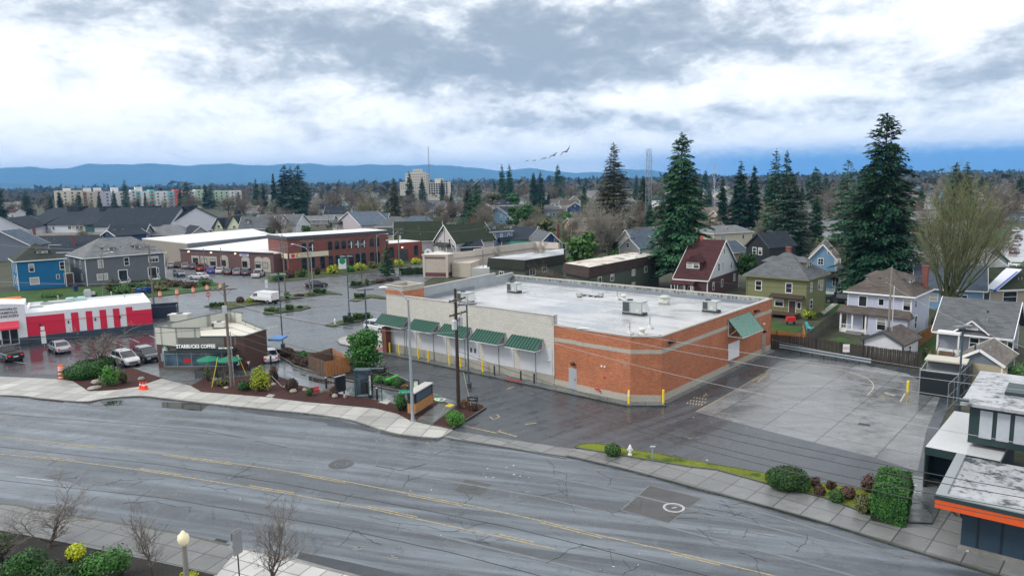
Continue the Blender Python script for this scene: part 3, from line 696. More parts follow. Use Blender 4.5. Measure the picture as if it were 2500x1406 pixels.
def awning(x0,x1,label=None,y=0.0,z1=4.75,z0=3.75,d=1.35,parent=T_,M_=AWN,frame=WHITE,left_wrap=False):
 mb=MB();th=.06
 mb.add([(x0,y-.02,z1),(x1,y-.02,z1),(x1,y-d,z0),(x0,y-d,z0),(x0,y-.02,z1-th),(x1,y-.02,z1-th),(x1,y-d,z0-th),(x0,y-d,z0-th)],[(3,2,1,0),(4,5,6,7),(0,4,7,3),(1,2,6,5),(2,3,7,6)])
 n=int((x1-x0)/.40);rb_=MB()
 for k in range(n+1):
  xx=x0+(x1-x0)*k/n;rb_.bar((xx,y-.02,z1+.02),(xx,y-d,z0+.02),.085,.06)
 a=mb.build('awning',M_,parent);rb_.build('awning_rib',AWR,a)
 mb=MB()
 for xx in(x0+.06,x1-.06):
  mb.bar((xx,y-.03,z0-.12),(xx,y-d+.05,z0-.10),.06,.08);mb.bar((xx,y-.04,z1-.1),(xx,y-.04,z0-.12),.06,.08);mb.bar((xx,y-.03,z1-.12),(xx,y-d+.06,z0-.12),.05,.06)
 mb.bar((x0,y-d+.02,z0-.1),(x1,y-d+.02,z0-.1),.05,.07)
 mb.build('awning_frame',frame,a);return a
for k in range(5):awning(-35.35+k*5.15+(0 if k else-.9),-31.2+k*5.15)
a=MB();a.add([(-35.42,0,4.75),(-36.3,-1.35,3.75),(-37.0,4.4,3.75),(-35.9,4.6,4.75)],[(0,1,2,3)]);a.build('end_awning',AWN,T_)
WR=thing('side_awning_mount',None,None);WR.parent=T_;WR.location=(2.28,0,0);WR.rotation_euler=(0,0,PI/2)
STRIPE=pattern('pale_striped_awning','seam',(.50,.62,.60),None,.35,p=.36,var=.05)
bpy.data.objects.remove(WR)
mb=MB();y0,y1,z1,z0,d_=15.9,21.5,5.75,3.9,1.7
mb.add([(2.3,y0,z1),(2.3,y1,z1),(2.3+d_,y1,z0),(2.3+d_,y0,z0),(2.3,y0,z1-.07),(2.3,y1,z1-.07),(2.3+d_,y1,z0-.07),(2.3+d_,y0,z0-.07)],[(0,1,2,3),(7,6,5,4),(0,3,7,4),(1,5,6,2),(3,2,6,7)])
aw=mb.build('side_awning',mat('awning_white_green',(.46,.60,.56),.3,.08,1),T_)
mb=MB();
for k in range(17):
 yy=y0+(y1-y0)*k/16;mb.bar((2.3,yy,z1+.03),(2.3+d_,yy,z0+.03),.12,.06)
mb.build('awning_seam',mat('awning_green_rib',(.01,.15,.10),.4,.1,1),aw)
for yy in(y0+.08,y1-.08):mb=MB();mb.bar((2.33,yy,z0),(2.25+d_,yy,z0),.08,.1);mb.bar((2.33,yy,z1-.1),(2.33,yy,z0),.08,.1);mb.bar((2.35,yy,z0-.05),(3.2,yy,z1-1.1),.05,.06);mb.build('awning_frame',mat('cream_frame',(.55,.53,.47),.5,.1,1),aw)
mb=MB();mb.box(-7.35,-6.35,-.02,.06,.1,2.25);dd_=mb.build('door',mat('grey_door',(.34,.37,.40),.4,.08,1),T_)
mb=MB();mb.ball((-6.55,-.07,1.15),.06,6);mb.build('handle',BLACK,dd_)
mb=MB();mb.ball((-6.8,-.12,2.75),(.26,.2,.2),12);mb.build('door_light',mat('dark_shade',(.03,.022,.02),.4),T_)
mb=MB();mb.box(2.26,2.34,25.35,26.5,.1,2.5);dd_=mb.build('door',mat('tan_door',(.30,.26,.22),.5,.1,1),T_)
mb=MB();mb.ball((2.4,25.6,1.2),.06,6);mb.build('handle',BLACK,dd_)
mb=MB();mb.ball((2.45,25.95,2.75),(.2,.24,.18),10);mb.build('door_light',MT['dark_shade'],T_)
mb=MB();mb.box(2.29,2.36,16.1,18.9,1.15,3.0);mb.build('blank_sign_panel',WHITE,T_)
mb=MB();mb.box(2.29,2.42,16.5,17.5,.45,.95);mb.build('wall_hatch',GREY,T_)
for yy in(3.1,23.2):
 mb=MB();mb.box(2.3,2.75,yy-.4,yy+.4,5.55,5.72);mb.box(2.3,2.4,yy-.15,yy+.15,5.4,5.55);mb.build('wall_lamp',BLACK,T_)
for p_ in((-2.9,-.22,3.05),(-3.25,-.22,3.05),(2.4,25.5,3.7),(2.4,25.8,3.7),(-9.75,-.1,2.65)):mb=MB();mb.ball(p_,.11,8);mb.build('flood_lamp',WHITE,T_)
mb=MB();mb.tube([(-3.9,-.2,.72),(-3.9,-.45,.72)],.06,8);mb.tube([(-3.6,-.2,.72),(-3.6,-.5,.72)],.09,8);mb.tube([(-3.4,-.2,.62),(-3.4,-.42,.6)],.06,8);mb.build('hose_inlet',REDP,T_)
mb=MB();mb.box(-3.05,-2.9,-.26,-.18,1.95,2.1);mb.build('alarm_box',REDP,T_)
for x_ in(-20.9,-20.3):mb=MB();mb.box(x_-.13,x_+.13,-.07,-.045,1.95,2.45);mb.build('wall_notice',DKGREY,T_)
mb=MB();mb.bar((-5.9,-.3,ZB+.08),(-5.0,.1,ZB+.08),.3,.05);mb.build('gutter_cap',WHITE,T_)
mb=MB();rnd=random.Random(8)
for k in range(60):
 t=rnd.gauss(0,.5);x_=-.9+t;z_=3.7+rnd.gauss(0,.35)-abs(t)*.3;mb.box(x_,x_+.09,-.1955,-.19,z_,z_+.03)
mb.build('brick_bloom',mat('lime_bloom',(.55,.38,.32),.8,.2,3),T_)['kind']='stuff'
q=[LB_(*p)for p in((-38.2,-1.45),(0.2,-1.6),(3.3,.8),(3.3,28.2),(2.3,28.2),(2.3,1.5),(0,-.1),(-35.5,-.02),(-36.3,6),(-38.2,6))]
mb=MB();mb.prism([(v.x,v.y)for v in q[:2]+[q[2]]+q[5:6]+q[6:8]+q[8:]],-.1,.11,bot=False);struct('store_walk',mb,MT['plaza_concrete'])
mb=MB();ribbon(mb,[q[0],q[1],q[2]],.15,-.1,.135,1);struct('kerb',mb,MT['old_kerb'])
mb=MB();mb.prism([(v.x,v.y)for v in(LB_(2.3,1.5),LB_(2.9,1.5),LB_(2.9,28.2),LB_(2.3,28.2))],-.1,.10,bot=False);struct('store_walk',mb,MT['concrete_walk'])
q=[LB_(*p)for p in((-15.2,-1.45),(-12.6,-1.45),(-12.9,-.7),(-14.9,-.7))]
mb=MB();mb.prism([(v.x,v.y)for v in q],.11,.118,bot=False)
q=[LB_(*p)for p in((-36.6,-1.2),(-35.8,.9),(-37.6,.9),(-38.0,-1.2))];mb.prism([(v.x,v.y)for v in q],.12,.13,bot=False)
struct('tactile_patch',mb,mat('red_tactile',(.26,.05,.06),.6,.2,3))
def bollard(x,y,m_,h,r_,label,cat='bollard',world=None,band=False):
 p=world or LB_(x,y)
 mb=MB();mb.lathe([(r_,-.05),(r_,h-.06),(r_*.8,h-.02),(r_*.3,h)],12)
 t=mb.build('bollard',m_,loc=(p.x,p.y,.1 if world is None else 0),smooth=False);tag(t,label,cat,'bollards round the store')
 if band:
  mb=MB();mb.lathe([(r_+.006,h*.55),(r_+.006,h*.72)],12);mb.lathe([(r_+.006,h*.8),(r_+.006,h*.86)],12);mb.build('reflective_band',WHITE,t)
 return t
od=['leftmost','second','third','fourth','fifth','sixth','rightmost']
for k,x_ in enumerate((-34.5,-32.7,-29.2,-27.45,-23.95,-22.15,-18.7)):
 bollard(x_,-.55,YELP,1.25,.1,'yellow post by the cream wall, %s%s of seven'%(od[k],'' if k in(0,6)else ' from the left'))
for k,x_ in enumerate((-16.85,-13.1,-11.3)):
 bollard(x_,-.7,BLACK,1.05,.09,('slim black post right of the yellow posts','slim black post just right of the red paving patch','slim black post nearest the brick part of the front')[k])
bollard(.15,-.75,YELP,1.3,.11,'yellow post with a white band at the left edge of the chamfered brick corner',band=True)
bollard(2.6,1.35,YELP,1.3,.11,'plain yellow post at the right edge of the chamfered brick corner')
bollard(0,0,YELP,1.15,.12,'yellow post standing alone beside the dark bin enclosure',world=G(2216,957))
def ru(name,label,x,y,rz=0.0):
 p=LB_(x,y);return thing(name,label,{'rooftop_ac_unit':'air conditioner','roof_vent':'roof vent','covered_roof_fan':'roof fan','roof_pipe':'pipe'}.get(name,'roof unit'),(p.x,p.y,ZR),BRZ+rz)
ACM=mat('ac_casing',(.40,.43,.42),.4,.15,1.5);ACD=mat('ac_coil',(.05,.06,.065),.6,.2,3)
def ac(x,y,w_,d_,h,label,rz=0.0,hood=True):
 t=ru('rooftop_ac_unit',label,x,y,rz)
 mb=MB();mb.box(-w_/2,w_/2,-d_/2,d_/2,.28,h);mb.box(-w_/2-.05,w_/2+.05,-d_/2-.05,d_/2+.05,h,h+.06);mb.build('casing',ACM,t)
 mb=MB();mb.box(-w_/2-.1,w_/2+.1,-d_/2+.1,d_/2-.1,0,.28);mb.build('curb',DKGREY,t)
 mb=MB();mb.box(-w_/2+.06,-w_/2+w_*.36,-d_/2-.03,-d_/2,.38,h-.1);mb.box(-w_/2-.03,-w_/2,-d_/2+.1,d_/2-.1,.38,h-.1);mb.box(-w_/2+w_*.4,-w_/2+w_*.41,-d_/2-.02,-d_/2,.3,h);mb.build('coil',ACD,t)
 mb=MB();mb.lathe([(.36,h+.06),(.36,h+.15),(.3,h+.15),(.28,h+.08)],16,c=(-w_/4,0));mb.build('fan_ring',ACD,t)
 if hood:
  mb=MB();mb.add([(w_/2,-d_/2+.1,h-.1),(w_/2,d_/2-.1,h-.1),(w_/2+.55,d_/2-.1,.5),(w_/2+.55,-d_/2+.1,.5),(w_/2,-d_/2+.1,.5),(w_/2,d_/2-.1,.5)],[(0,3,2,1),(0,4,3),(1,2,5),(3,4,5,2)])
  mb.box(w_/2-.75,w_/2-.3,-d_/2-.03,-d_/2-.01,.4,.8);mb.build('intake_hood',mat('ac_hood',(.50,.53,.52),.35,.1,2),t)
ac(-8.0,13.7,2.5,1.3,1.55,'large pale air conditioning unit with slanted hood in the middle of the store roof')
ac(-30.2,18.5,1.7,1.2,1.35,'pale air conditioning unit near the far left corner of the store roof')
ac(-1.6,20.0,1.7,1.2,1.3,'pale air conditioning unit near the right edge of the store roof')
ac(-29.6,8.2,1.8,1.4,1.4,'grey air conditioning unit half hidden behind the pole top on the store roof')
t=ru('covered_roof_fan','roof unit wrapped in a crumpled pale cover beside the back parapet',-8.6,21.7)
mb=MB();rnd=random.Random(2)
pr=[(.62,0),(.78,.3),(.66,.7),(.72,.95),(.5,1.1),(.1,1.12)]
mb.lathe(pr,9);mb.v=[(x_+rnd.uniform(-.07,.07),y_+rnd.uniform(-.07,.07),z_)for x_,y_,z_ in mb.v];mb.build('cover',mat('tarp',(.46,.47,.44),.6,.3,3),t)
mb=MB();mb.box(-.5,.5,-.4,.4,-.02,.06);mb.build('curb',DKGREY,t)
def vent(x,y,kind,label):
 t=ru('roof_vent',label,x,y)
 if kind=='cap':
  mb=MB();mb.lathe([(.42,0),(.42,.12),(.24,.18),(.24,.42),(.36,.46),(.4,.6),(.3,.72),(.08,.76)],14);mb.build('cap',mat('vent_cap',(.6,.6,.58),.4,.15,2),t)
  mb=MB();mb.lathe([(.46,0),(.46,.05)],14);mb.build('flashing',DKGREY,t)
 elif kind=='pipe':
  mb=MB();mb.box(-.3,.3,-.3,.3,0,.2);mb.lathe([(.2,.2),(.12,.45)],10);mb.build('flashing',mat('vent_cap',(.6,.6,.58)),t)
  mb=MB();mb.tube([(0,0,.3),(0,0,1.25)],.05,8);mb.build('stack_pipe',GREY,t)
 else:
  mb=MB();mb.box(-.32,.32,-.25,.25,.15,.6);mb.build('housing',ACM,t);mb=MB();mb.box(-.25,.25,-.2,.2,0,.15);mb.build('base',DKGREY,t)
vent(-1.6,4.6,'cap','round mushroom vent near the chamfered corner of the store roof')
vent(-2.7,4.0,'pipe','thin stack pipe left of the mushroom vent near the roof corner')
vent(-2.5,7.6,'pipe','thin stack pipe behind the mushroom vent near the roof corner')
vent(-20.5,20.4,'box','small grey box vent behind the far left air conditioner')
vent(-15.2,21.3,'pipe','thin stack pipe left of the round vent in the middle of the back roof')
vent(-14.5,21.8,'cap','round white vent on the back half of the store roof')
vent(-10.6,25.4,'pipe','thin stack pipe against the back parapet of the store roof')
vent(-18.2,22.0,'box','small grey box vent at the right end of the roof pipe run')
t=ru('roof_pipe','low horizontal pipe run lying on blocks on the store roof',-20.0,21.6)
mb=MB();mb.tube([(-1.9,0,.22),(1.6,0,.22)],.09,8);mb.tube([(-1.9,.3,.22),(1.2,.3,.22)],.06,8);mb.build('pipe',GREY,t)
mb=MB();[mb.box(x_-.1,x_+.1,-.25,.45,0,.14)for x_ in(-1.6,-.6,.4,1.3)];mb.build('support_block',DKGREY,t)
t=ru('roof_debris','flat pale board lying by the far left air conditioner',-27.8,19.4);t['category']='board'
mb=MB();mb.box(-.7,.7,-.3,.3,0,.06);mb.bar((-1.1,-.5,.05),(-.6,.4,.5),.3,.04);mb.build('board',mat('pale_board',(.5,.48,.45)),t)
# ---- trees
def conifer(seed,h=30.0,r=5.0,n_lev=46,per=7,spr=11,size=.55,droop=.25,gap=.12,top_pow=.85,base=.06,mat_=None,name='fir_tree',trunk=None,lean=0.0,sparse_top=.0,bark=None):
 rnd=random.Random(seed);t=bpy.data.objects.new(name,None);link(t)
 mb=MB();tr=trunk or h*.014
 path=[(math.sin(i*.9+seed)*.04*h*.05+lean*h*(i/8)**2,math.cos(i*1.3+seed)*.002*h,h*i/8)for i in range(9)]
 mb.tube(path,[tr*(1-.93*i/8)+.03 for i in range(9)],7)
 crown=MB();bmb=mb
 for L in range(n_lev):
  f=L/(n_lev-1);z=h*(base+(1-base)*f)
  R_=r*((1-f)**top_pow)*(1 if f>.12 else .72+f*2.3)+.25
  cx=lean*h*(z/h)**2;zl=z
  nb=max(3,int(per*(1 if f<.85 else .6)+rnd.uniform(-1,1)))
  a0=rnd.uniform(0,6.28)
  for k in range(nb):
   if rnd.random()<gap+sparse_top*f:continue
   z=max(h*base*.7,zl+rnd.uniform(-1.3,1.0)*h/n_lev)
   a=a0+2*PI*k/nb+rnd.uniform(-.35,.35);ln=R_*rnd.uniform(.6,1.1)*(1+.22*math.sin(2*a+z*.55+seed)*math.sin(z*.9+seed)+.14*math.sin(3*a-z*.8))
   ca,sa=math.cos(a),math.sin(a);up_=rnd.uniform(.0,.3)+(.5 if f>.85 else 0)
   tip=None
   if ln>1.2:bmb.bar((cx,0,z),(cx+ca*ln*.8,sa*ln*.8,z+ln*.8*(up_-droop*.8)),.05+.012*ln,.05+.012*ln)
   for s_ in range(max(3,int(spr*ln/r)+2)):
    q=rnd.uniform(.22,1)**.75
    x_=ln*q;zz=z+x_*up_-droop*x_*x_/max(ln,.1)*.9+rnd.uniform(-.25,.25)*size
    lat=rnd.uniform(-1,1)*(.14+.3*(1-q))*ln
    c=Vector((cx+ca*x_-sa*lat,sa*x_+ca*lat,zz))
    sz=size*rnd.uniform(.6,1.35)*(1-.35*f)
    dv=Vector((ca-sa*(lat*.5/max(ln,.3)+rnd.uniform(-.5,.5)),sa+ca*(lat*.5/max(ln,.3)+rnd.uniform(-.5,.5)),rnd.uniform(-.75,.15))).normalized()
    sv=dv.cross(Vector((rnd.uniform(-.5,.5),rnd.uniform(-.5,.5),1))).normalized()*sz*.36
    o=len(crown.v)
    crown.v+=[tuple(c-dv*sz*.5+sv*.4),tuple(c-dv*sz*.5-sv*.4),tuple(c-sv+dv*sz*.1),tuple(c+dv*sz),tuple(c+sv+dv*sz*.1)]
    crown.f+=[(o,o+1,o+2,o+4),(o+2,o+3,o+4)];crown.m+=[0,0]
 bmb.build('trunk',bark or BARK,t);crown.build('crown',mat_ or NEEDLE,t)
 return t
def bare(seed,h=10.0,w=None,spread=.9,depth=6,mat_=None,twig=.02,name='bare_tree',up_=.35,trunk_h=.18,r0=None,fork=3,decay=.74,jit=.5,nseg=3,mult=1.0,rd=.58,low=0):
 rnd=random.Random(seed);t=bpy.data.objects.new(name,None);link(t);r0=r0 or h*.014;S_=[]
 def grow(p,d,ln,rad,lev):
  pts=[p];dd=d.copy();n=nseg if lev>1 else nseg+2
  for i in range(n):
   dd=(dd+Vector((rnd.gauss(0,jit*.3),rnd.gauss(0,jit*.3),rnd.gauss(0,jit*.15)+up_*.10))).normalized();pts.append(pts[-1]+dd*ln/n)
  S_.append((pts,rad,lev))
  if lev>=depth:return
  nb=fork+(1 if lev else 2)
  if lev>=2:nb=max(2,int(nb*mult+rnd.random()))
  a0=rnd.uniform(0,6.28)
  for k in range(nb):
   i=n if k==0 else rnd.randint(max(1,n//2)if lev==0 else 1,n);q=pts[i];a=a0+2.4*k+rnd.uniform(-.5,.5);s_=spread*(.35 if k==0 else rnd.uniform(.7,1.25))
   e1_=dd.orthogonal().normalized();e2=dd.cross(e1_)
   nd=(dd+(e1_*math.cos(a)+e2*math.sin(a))*s_+Vector((0,0,up_*rnd.uniform(.1,.7)))).normalized()
   grow(q,nd,ln*decay*(1.1 if k==0 else rnd.uniform(.6,1.05)),rad*(rd+.12 if k==0 else rd*rnd.uniform(.8,1.1)),lev+1)
 grow(Vector((0,0,0)),Vector((0,0,1)),trunk_h*3,1.0,0)
 P_=[q for a in S_ for q in a[0]];zs_=sorted(q.z for q in P_);zm=zs_[int(len(zs_)*.992)];xs=sorted(abs(q.x)+abs(q.y)for q in P_ if q.z>zm*.4);wm=xs[int(len(xs)*.97)]/1.2
 kz=h/zm;kx_=(w/2)/wm if w else kz
 tr,cr_=MB(),MB()
 for pts,rad,lev in S_:
  pts=[Vector((q.x*kx_,q.y*kx_,q.z*kz-(.1 if lev==0 else 0)))for q in pts];r_=max(twig*.5,r0*rad);n=len(pts)-1
  rr=[max(twig*.4,r_*(1-.36*i/n))for i in range(n+1)]
  if lev==0:rr[0]*=1.35
  if r_>twig*1.6 and lev<4:(tr if lev<2 else cr_).tube(pts,rr,7 if lev<2 else 4,cap=False)
  else:
   sd_=(pts[-1]-pts[0]).cross(Vector((rnd.uniform(-1,1),rnd.uniform(-1,1),rnd.uniform(-1,1))))
   if sd_.length<1e-4:sd_=Vector((1,0,0))
   sd_.normalize();vs=[]
   for q,k in zip(pts,rr):vs+=[q+sd_*k,q-sd_*k]
   cr_.add(vs,[(2*i,2*i+1,2*i+3,2*i+2)for i in range(n)])
 tr.build('trunk',mat_ if low else BARK,t);cr_.build('branches',mat_ or TWIG,t);return t
def leafball(mb,c,r,n,size,rnd,shell=.45,flat=0.0,mi=0):
 rx,ry,rz=r if isinstance(r,tuple)else(r,r,r)
 for _ in range(n):
  u_=rnd.uniform(-1,1);a=rnd.uniform(0,2*PI);s_=math.sqrt(1-u_*u_);nv=Vector((s_*math.cos(a),s_*math.sin(a),u_))
  q=1-shell*rnd.random()**2
  p=Vector((c[0]+nv.x*rx*q,c[1]+nv.y*ry*q,c[2]+nv.z*rz*q))
  sz=size*rnd.uniform(.6,1.3);nn_=(nv+Vector((rnd.gauss(0,.5),rnd.gauss(0,.5),rnd.gauss(0,.5)+.25))).normalized()
  e1_=nn_.cross(Vector((rnd.uniform(-1,1),rnd.uniform(-1,1),rnd.uniform(-1,1)))).normalized()*sz*.5;e2=nn_.cross(e1_)
  mb.add([p-e1_-e2*.6,p+e1_-e2*.6,p+e1_*.7+e2,p-e1_*.7+e2],[(0,1,2,3)],mi)
def leafy(seed,h,r,mat_=LEAFG,clumps=14,n=260,size=.28,name='leafy_tree',trunk_h=.3,lift=.3,kind='foliage'):
 rnd=random.Random(seed);t=bpy.data.objects.new(name,None);link(t)
 tr,cr_=MB(),MB();tr.tube([(0,0,-.1),(.05,0,h*trunk_h),(0,.05,h*.8)],[h*.02+.03,h*.016+.02,.03],6)
 for k in range(clumps):
  a=rnd.uniform(0,6.28);q=rnd.random()**.6;z_=h*(lift+(1-lift)*rnd.random()*.86);rr=r*(1-.55*((z_/h-lift-.15)/(1-lift))**2 if z_>0 else 1)*q*.68
  c=(rr*math.cos(a),rr*math.sin(a),z_);s_=r*rnd.uniform(.28,.5)
  tr.tube([(0,0,max(.2,z_*.55)),c],[.05,.02],4)
  leafball(cr_,c,(s_,s_,s_*.8),n,size,rnd,.7)
 tr.build('trunk',BARK,t);cr_.build('crown',mat_,t);return t
def shrub(seed,rx,ry,rz,mat_=LEAFD,n=900,size=.12,kind='round',name='shrub',core=True,lump=.12,thick=.2):
 rnd=random.Random(seed);t=bpy.data.objects.new(name,None);link(t)
 co,lf=MB(),MB()
 if kind=='box':
  co.box(-rx+.08,rx-.08,-ry+.08,ry-.08,0,rz-.1)
  for _ in range(n):
   f=rnd.choice('xxyytt' if rz<2*rx else 'xyytx');u_,v_=rnd.uniform(-1,1),rnd.random()
   if f=='t':p=Vector((rnd.uniform(-rx,rx),rnd.uniform(-ry,ry),rz+rnd.gauss(0,.04)));nv=Vector((0,0,1))
   elif f=='x':s_=rnd.choice((-1,1));p=Vector((s_*rx+rnd.gauss(0,.04),rnd.uniform(-ry,ry),v_*rz));nv=Vector((s_,0,.2))
   else:s_=rnd.choice((-1,1));p=Vector((rnd.uniform(-rx,rx),s_*ry+rnd.gauss(0,.04),v_*rz));nv=Vector((0,s_,.2))
   p+=nv*(.09*math.sin(p.x*3+p.z*4.1)+.08*math.sin(p.y*4.3-p.z*2.7+1)-.03)*min(1,rx*1.2);nn_=(nv+Vector((rnd.gauss(0,.6),rnd.gauss(0,.6),rnd.gauss(0,.6)))).normalized();sz=size*rnd.uniform(.5,1.6)
   e1_=nn_.cross(Vector((rnd.uniform(-1,1),rnd.uniform(-1,1),rnd.uniform(-1,1)))).normalized()*sz*.5;e2=nn_.cross(e1_)
   lf.add([p-e1_-e2*.6,p+e1_-e2*.6,p+e1_*.7+e2,p-e1_*.7+e2],[(0,1,2,3)])
 elif kind=='round':
  co.ball((0,0,rz*.46),(rx*.86,ry*.86,rz*.5),12,jit=.05,rnd=rnd)
  leafball(lf,(0,0,rz*.48),(rx,ry,rz*.54),n,size,rnd,thick)
  lf.v=[(a,b_,max(c,.01))for a,b_,c in lf.v]
 else:
  for k in range(6):
   a=rnd.uniform(0,6.28);q=rnd.random()*.55;s_=rnd.uniform(.35,.6);c=(rx*q*math.cos(a),ry*q*math.sin(a),rz*rnd.uniform(.35,.62))
   leafball(lf,c,(rx*s_,ry*s_,rz*.42),n//6,size,rnd,.6)
   co.tube([(0,0,0),c],[.04,.015],4)
  co.ball((0,0,rz*.3),(rx*.5,ry*.5,rz*.3),8,jit=.1,rnd=rnd);lf.v=[(a,b_,max(c,.01))for a,b_,c in lf.v]
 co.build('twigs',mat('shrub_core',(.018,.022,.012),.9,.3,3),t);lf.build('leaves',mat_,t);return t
def grassy(seed,r,h,n=260,mat_=GRASSD):
 rnd=random.Random(seed);mb=MB()
 for _ in range(n):
  a=rnd.uniform(0,6.28);q=rnd.random()**.7;l=h*rnd.uniform(.6,1.05);b0=Vector((r*.25*math.cos(a),r*.25*math.sin(a),0));b1_=Vector((r*q*math.cos(a),r*q*math.sin(a),l*(1-.35*q)));s_=Vector((-math.sin(a),math.cos(a),0))*.018
  mid=(b0+b1_)/2+Vector((0,0,l*.22));mb.add([b0-s_,b0+s_,mid+s_,mid-s_,b1_],[(0,1,2,3),(3,2,4)])
 return mb.build('ornamental_grass',mat_)
def put_at(t,px,py,rz=0.0,s=1.0,z=0.0,label=None,cat=None,group=None):
 p=G(px,py);t.location=(p.x,p.y,z);t.rotation_euler=(0,0,rz);t.scale=s if isinstance(s,tuple)else(s,s,s)
 return tag(t,label,cat,group)
def big(px,by,ty,**k):
 h=HT(px,by,ty);lab=k.pop('label');wpx=k.pop('w');p=G(px,by);rr=wpx/FPX*p.length/2
 t=conifer(int(px*7+by),h=h,r=rr,**k);t.location=(p.x,p.y,0);return tag(t,lab,'conifer tree')
big(1660,700,330,w=178,n_lev=66,per=11,spr=62,size=.55,gap=.06,top_pow=.62,droop=.35,base=.12,label='tall dark fir standing left of the steep maroon roofed house')
big(2142,728,280,w=215,n_lev=76,per=12,spr=66,size=.55,gap=.05,top_pow=.60,droop=.38,base=.03,label='tallest dark fir, right of the green house and behind the white one')
big(1498,612,352,w=150,n_lev=66,per=11,spr=54,size=.5,gap=.05,top_pow=.8,droop=.25,base=.05,mat_=NEEDLE3,label='pointed brownish redwood right of the pale bare tree')
big(1925,640,424,w=138,n_lev=50,per=11,spr=56,size=.52,gap=.02,top_pow=.62,droop=.05,base=.05,mat_=NEEDLE2,label='broad grey green fir behind the chimney of the green house')
big(1888,590,368,w=75,n_lev=52,per=8,spr=44,size=.55,gap=.1,top_pow=.7,droop=.3,label='tall narrow fir, left one of the twin tops behind the grey green fir')
big(1914,592,372,w=70,n_lev=52,per=8,spr=44,size=.55,gap=.12,top_pow=.7,droop=.3,label='tall narrow fir, right one of the twin tops behind the grey green fir')
big(2062,600,392,w=95,n_lev=46,per=8,spr=44,size=.55,gap=.16,top_pow=.6,droop=.35,label='dark fir rising directly left of the tallest fir')
big(1163,560,452,w=95,n_lev=48,per=9,spr=50,size=.55,gap=.04,top_pow=.7,droop=.15,label='broad green fir behind the white and blue houses in the middle')
def hide(t):t.location=(0,-900,-200);return t
CON=[conifer(100+i,h=20,r=(3.2,2.6,3.8,2.4,3.0)[i],n_lev=38,per=9,spr=20,size=.75,droop=(.3,.2,.35,.15,.25)[i],gap=(.08,.05,.16,.02,.1)[i],top_pow=(.75,.9,.65,.6,.8)[i],mat_=(NEEDLE,NEEDLE,NEEDLE2,NEEDLE,NEEDLE3)[i])for i in range(5)]
BAR=[bare(200+i,h=12,w=(10.5,12,9,11.5)[i],spread=(.8,.95,.7,.9)[i],depth=6,fork=3,mat_=(TWIG,TWIGR,TWIGP,TWIGO)[i],twig=.06,up_=(.2,.1,.3,.15)[i],mult=.95,decay=.78,trunk_h=.12,r0=.2)for i in range(4)]
LEA=[leafy(300+i,9,3.4,(LEAFG,LEAFO,LEAFD)[i],clumps=14,n=110,size=.55)for i in range(3)]
AUTO={}
def autolabel(o,base,px):
 AUTO.setdefault(base,[]).append((px,o));o['label']=base
USED=set()
def inst(T0,px,by,ty=None,h=None,wf=1.0,label='',cat='tree',group=None,hs=20.0):
 p=G(px,by);hh=h or HT(px,by,ty);s=hh/hs;rnd=random.Random(int(px*13+by*7))
 if id(T0)not in USED:USED.add(id(T0));t=T0;
 else:t=copy_tree(T0)
 t.location=(p.x,p.y,0);t.rotation_euler=(0,0,rnd.uniform(0,6.28));t.scale=(s*wf,s*wf,s)
 return tag(t,label,cat,group)
def con(px,by,ty,wf=1.0,k=None,label=''):
 k=(int(px)%4)if k is None else k
 return inst(CON[k],px,by,ty,wf=wf,label=label,cat='conifer tree',group='conifers in the neighbourhood')
def bar(px,by,ty,wf=1.0,k=None,label=''):
 wf=max(1.0,wf*.85);k=(int(px*3)%4)if k is None else k
 return inst(BAR[k],px,by,ty,wf=wf,label=label,cat='bare tree',group='leafless trees in the neighbourhood',hs=12.0)
def lea(px,by,ty,wf=1.0,k=0,label=''):
 return inst(LEA[k],px,by,ty,wf=wf,label=label,cat='leafy tree',group='green leafy trees in the neighbourhood',hs=9.0)
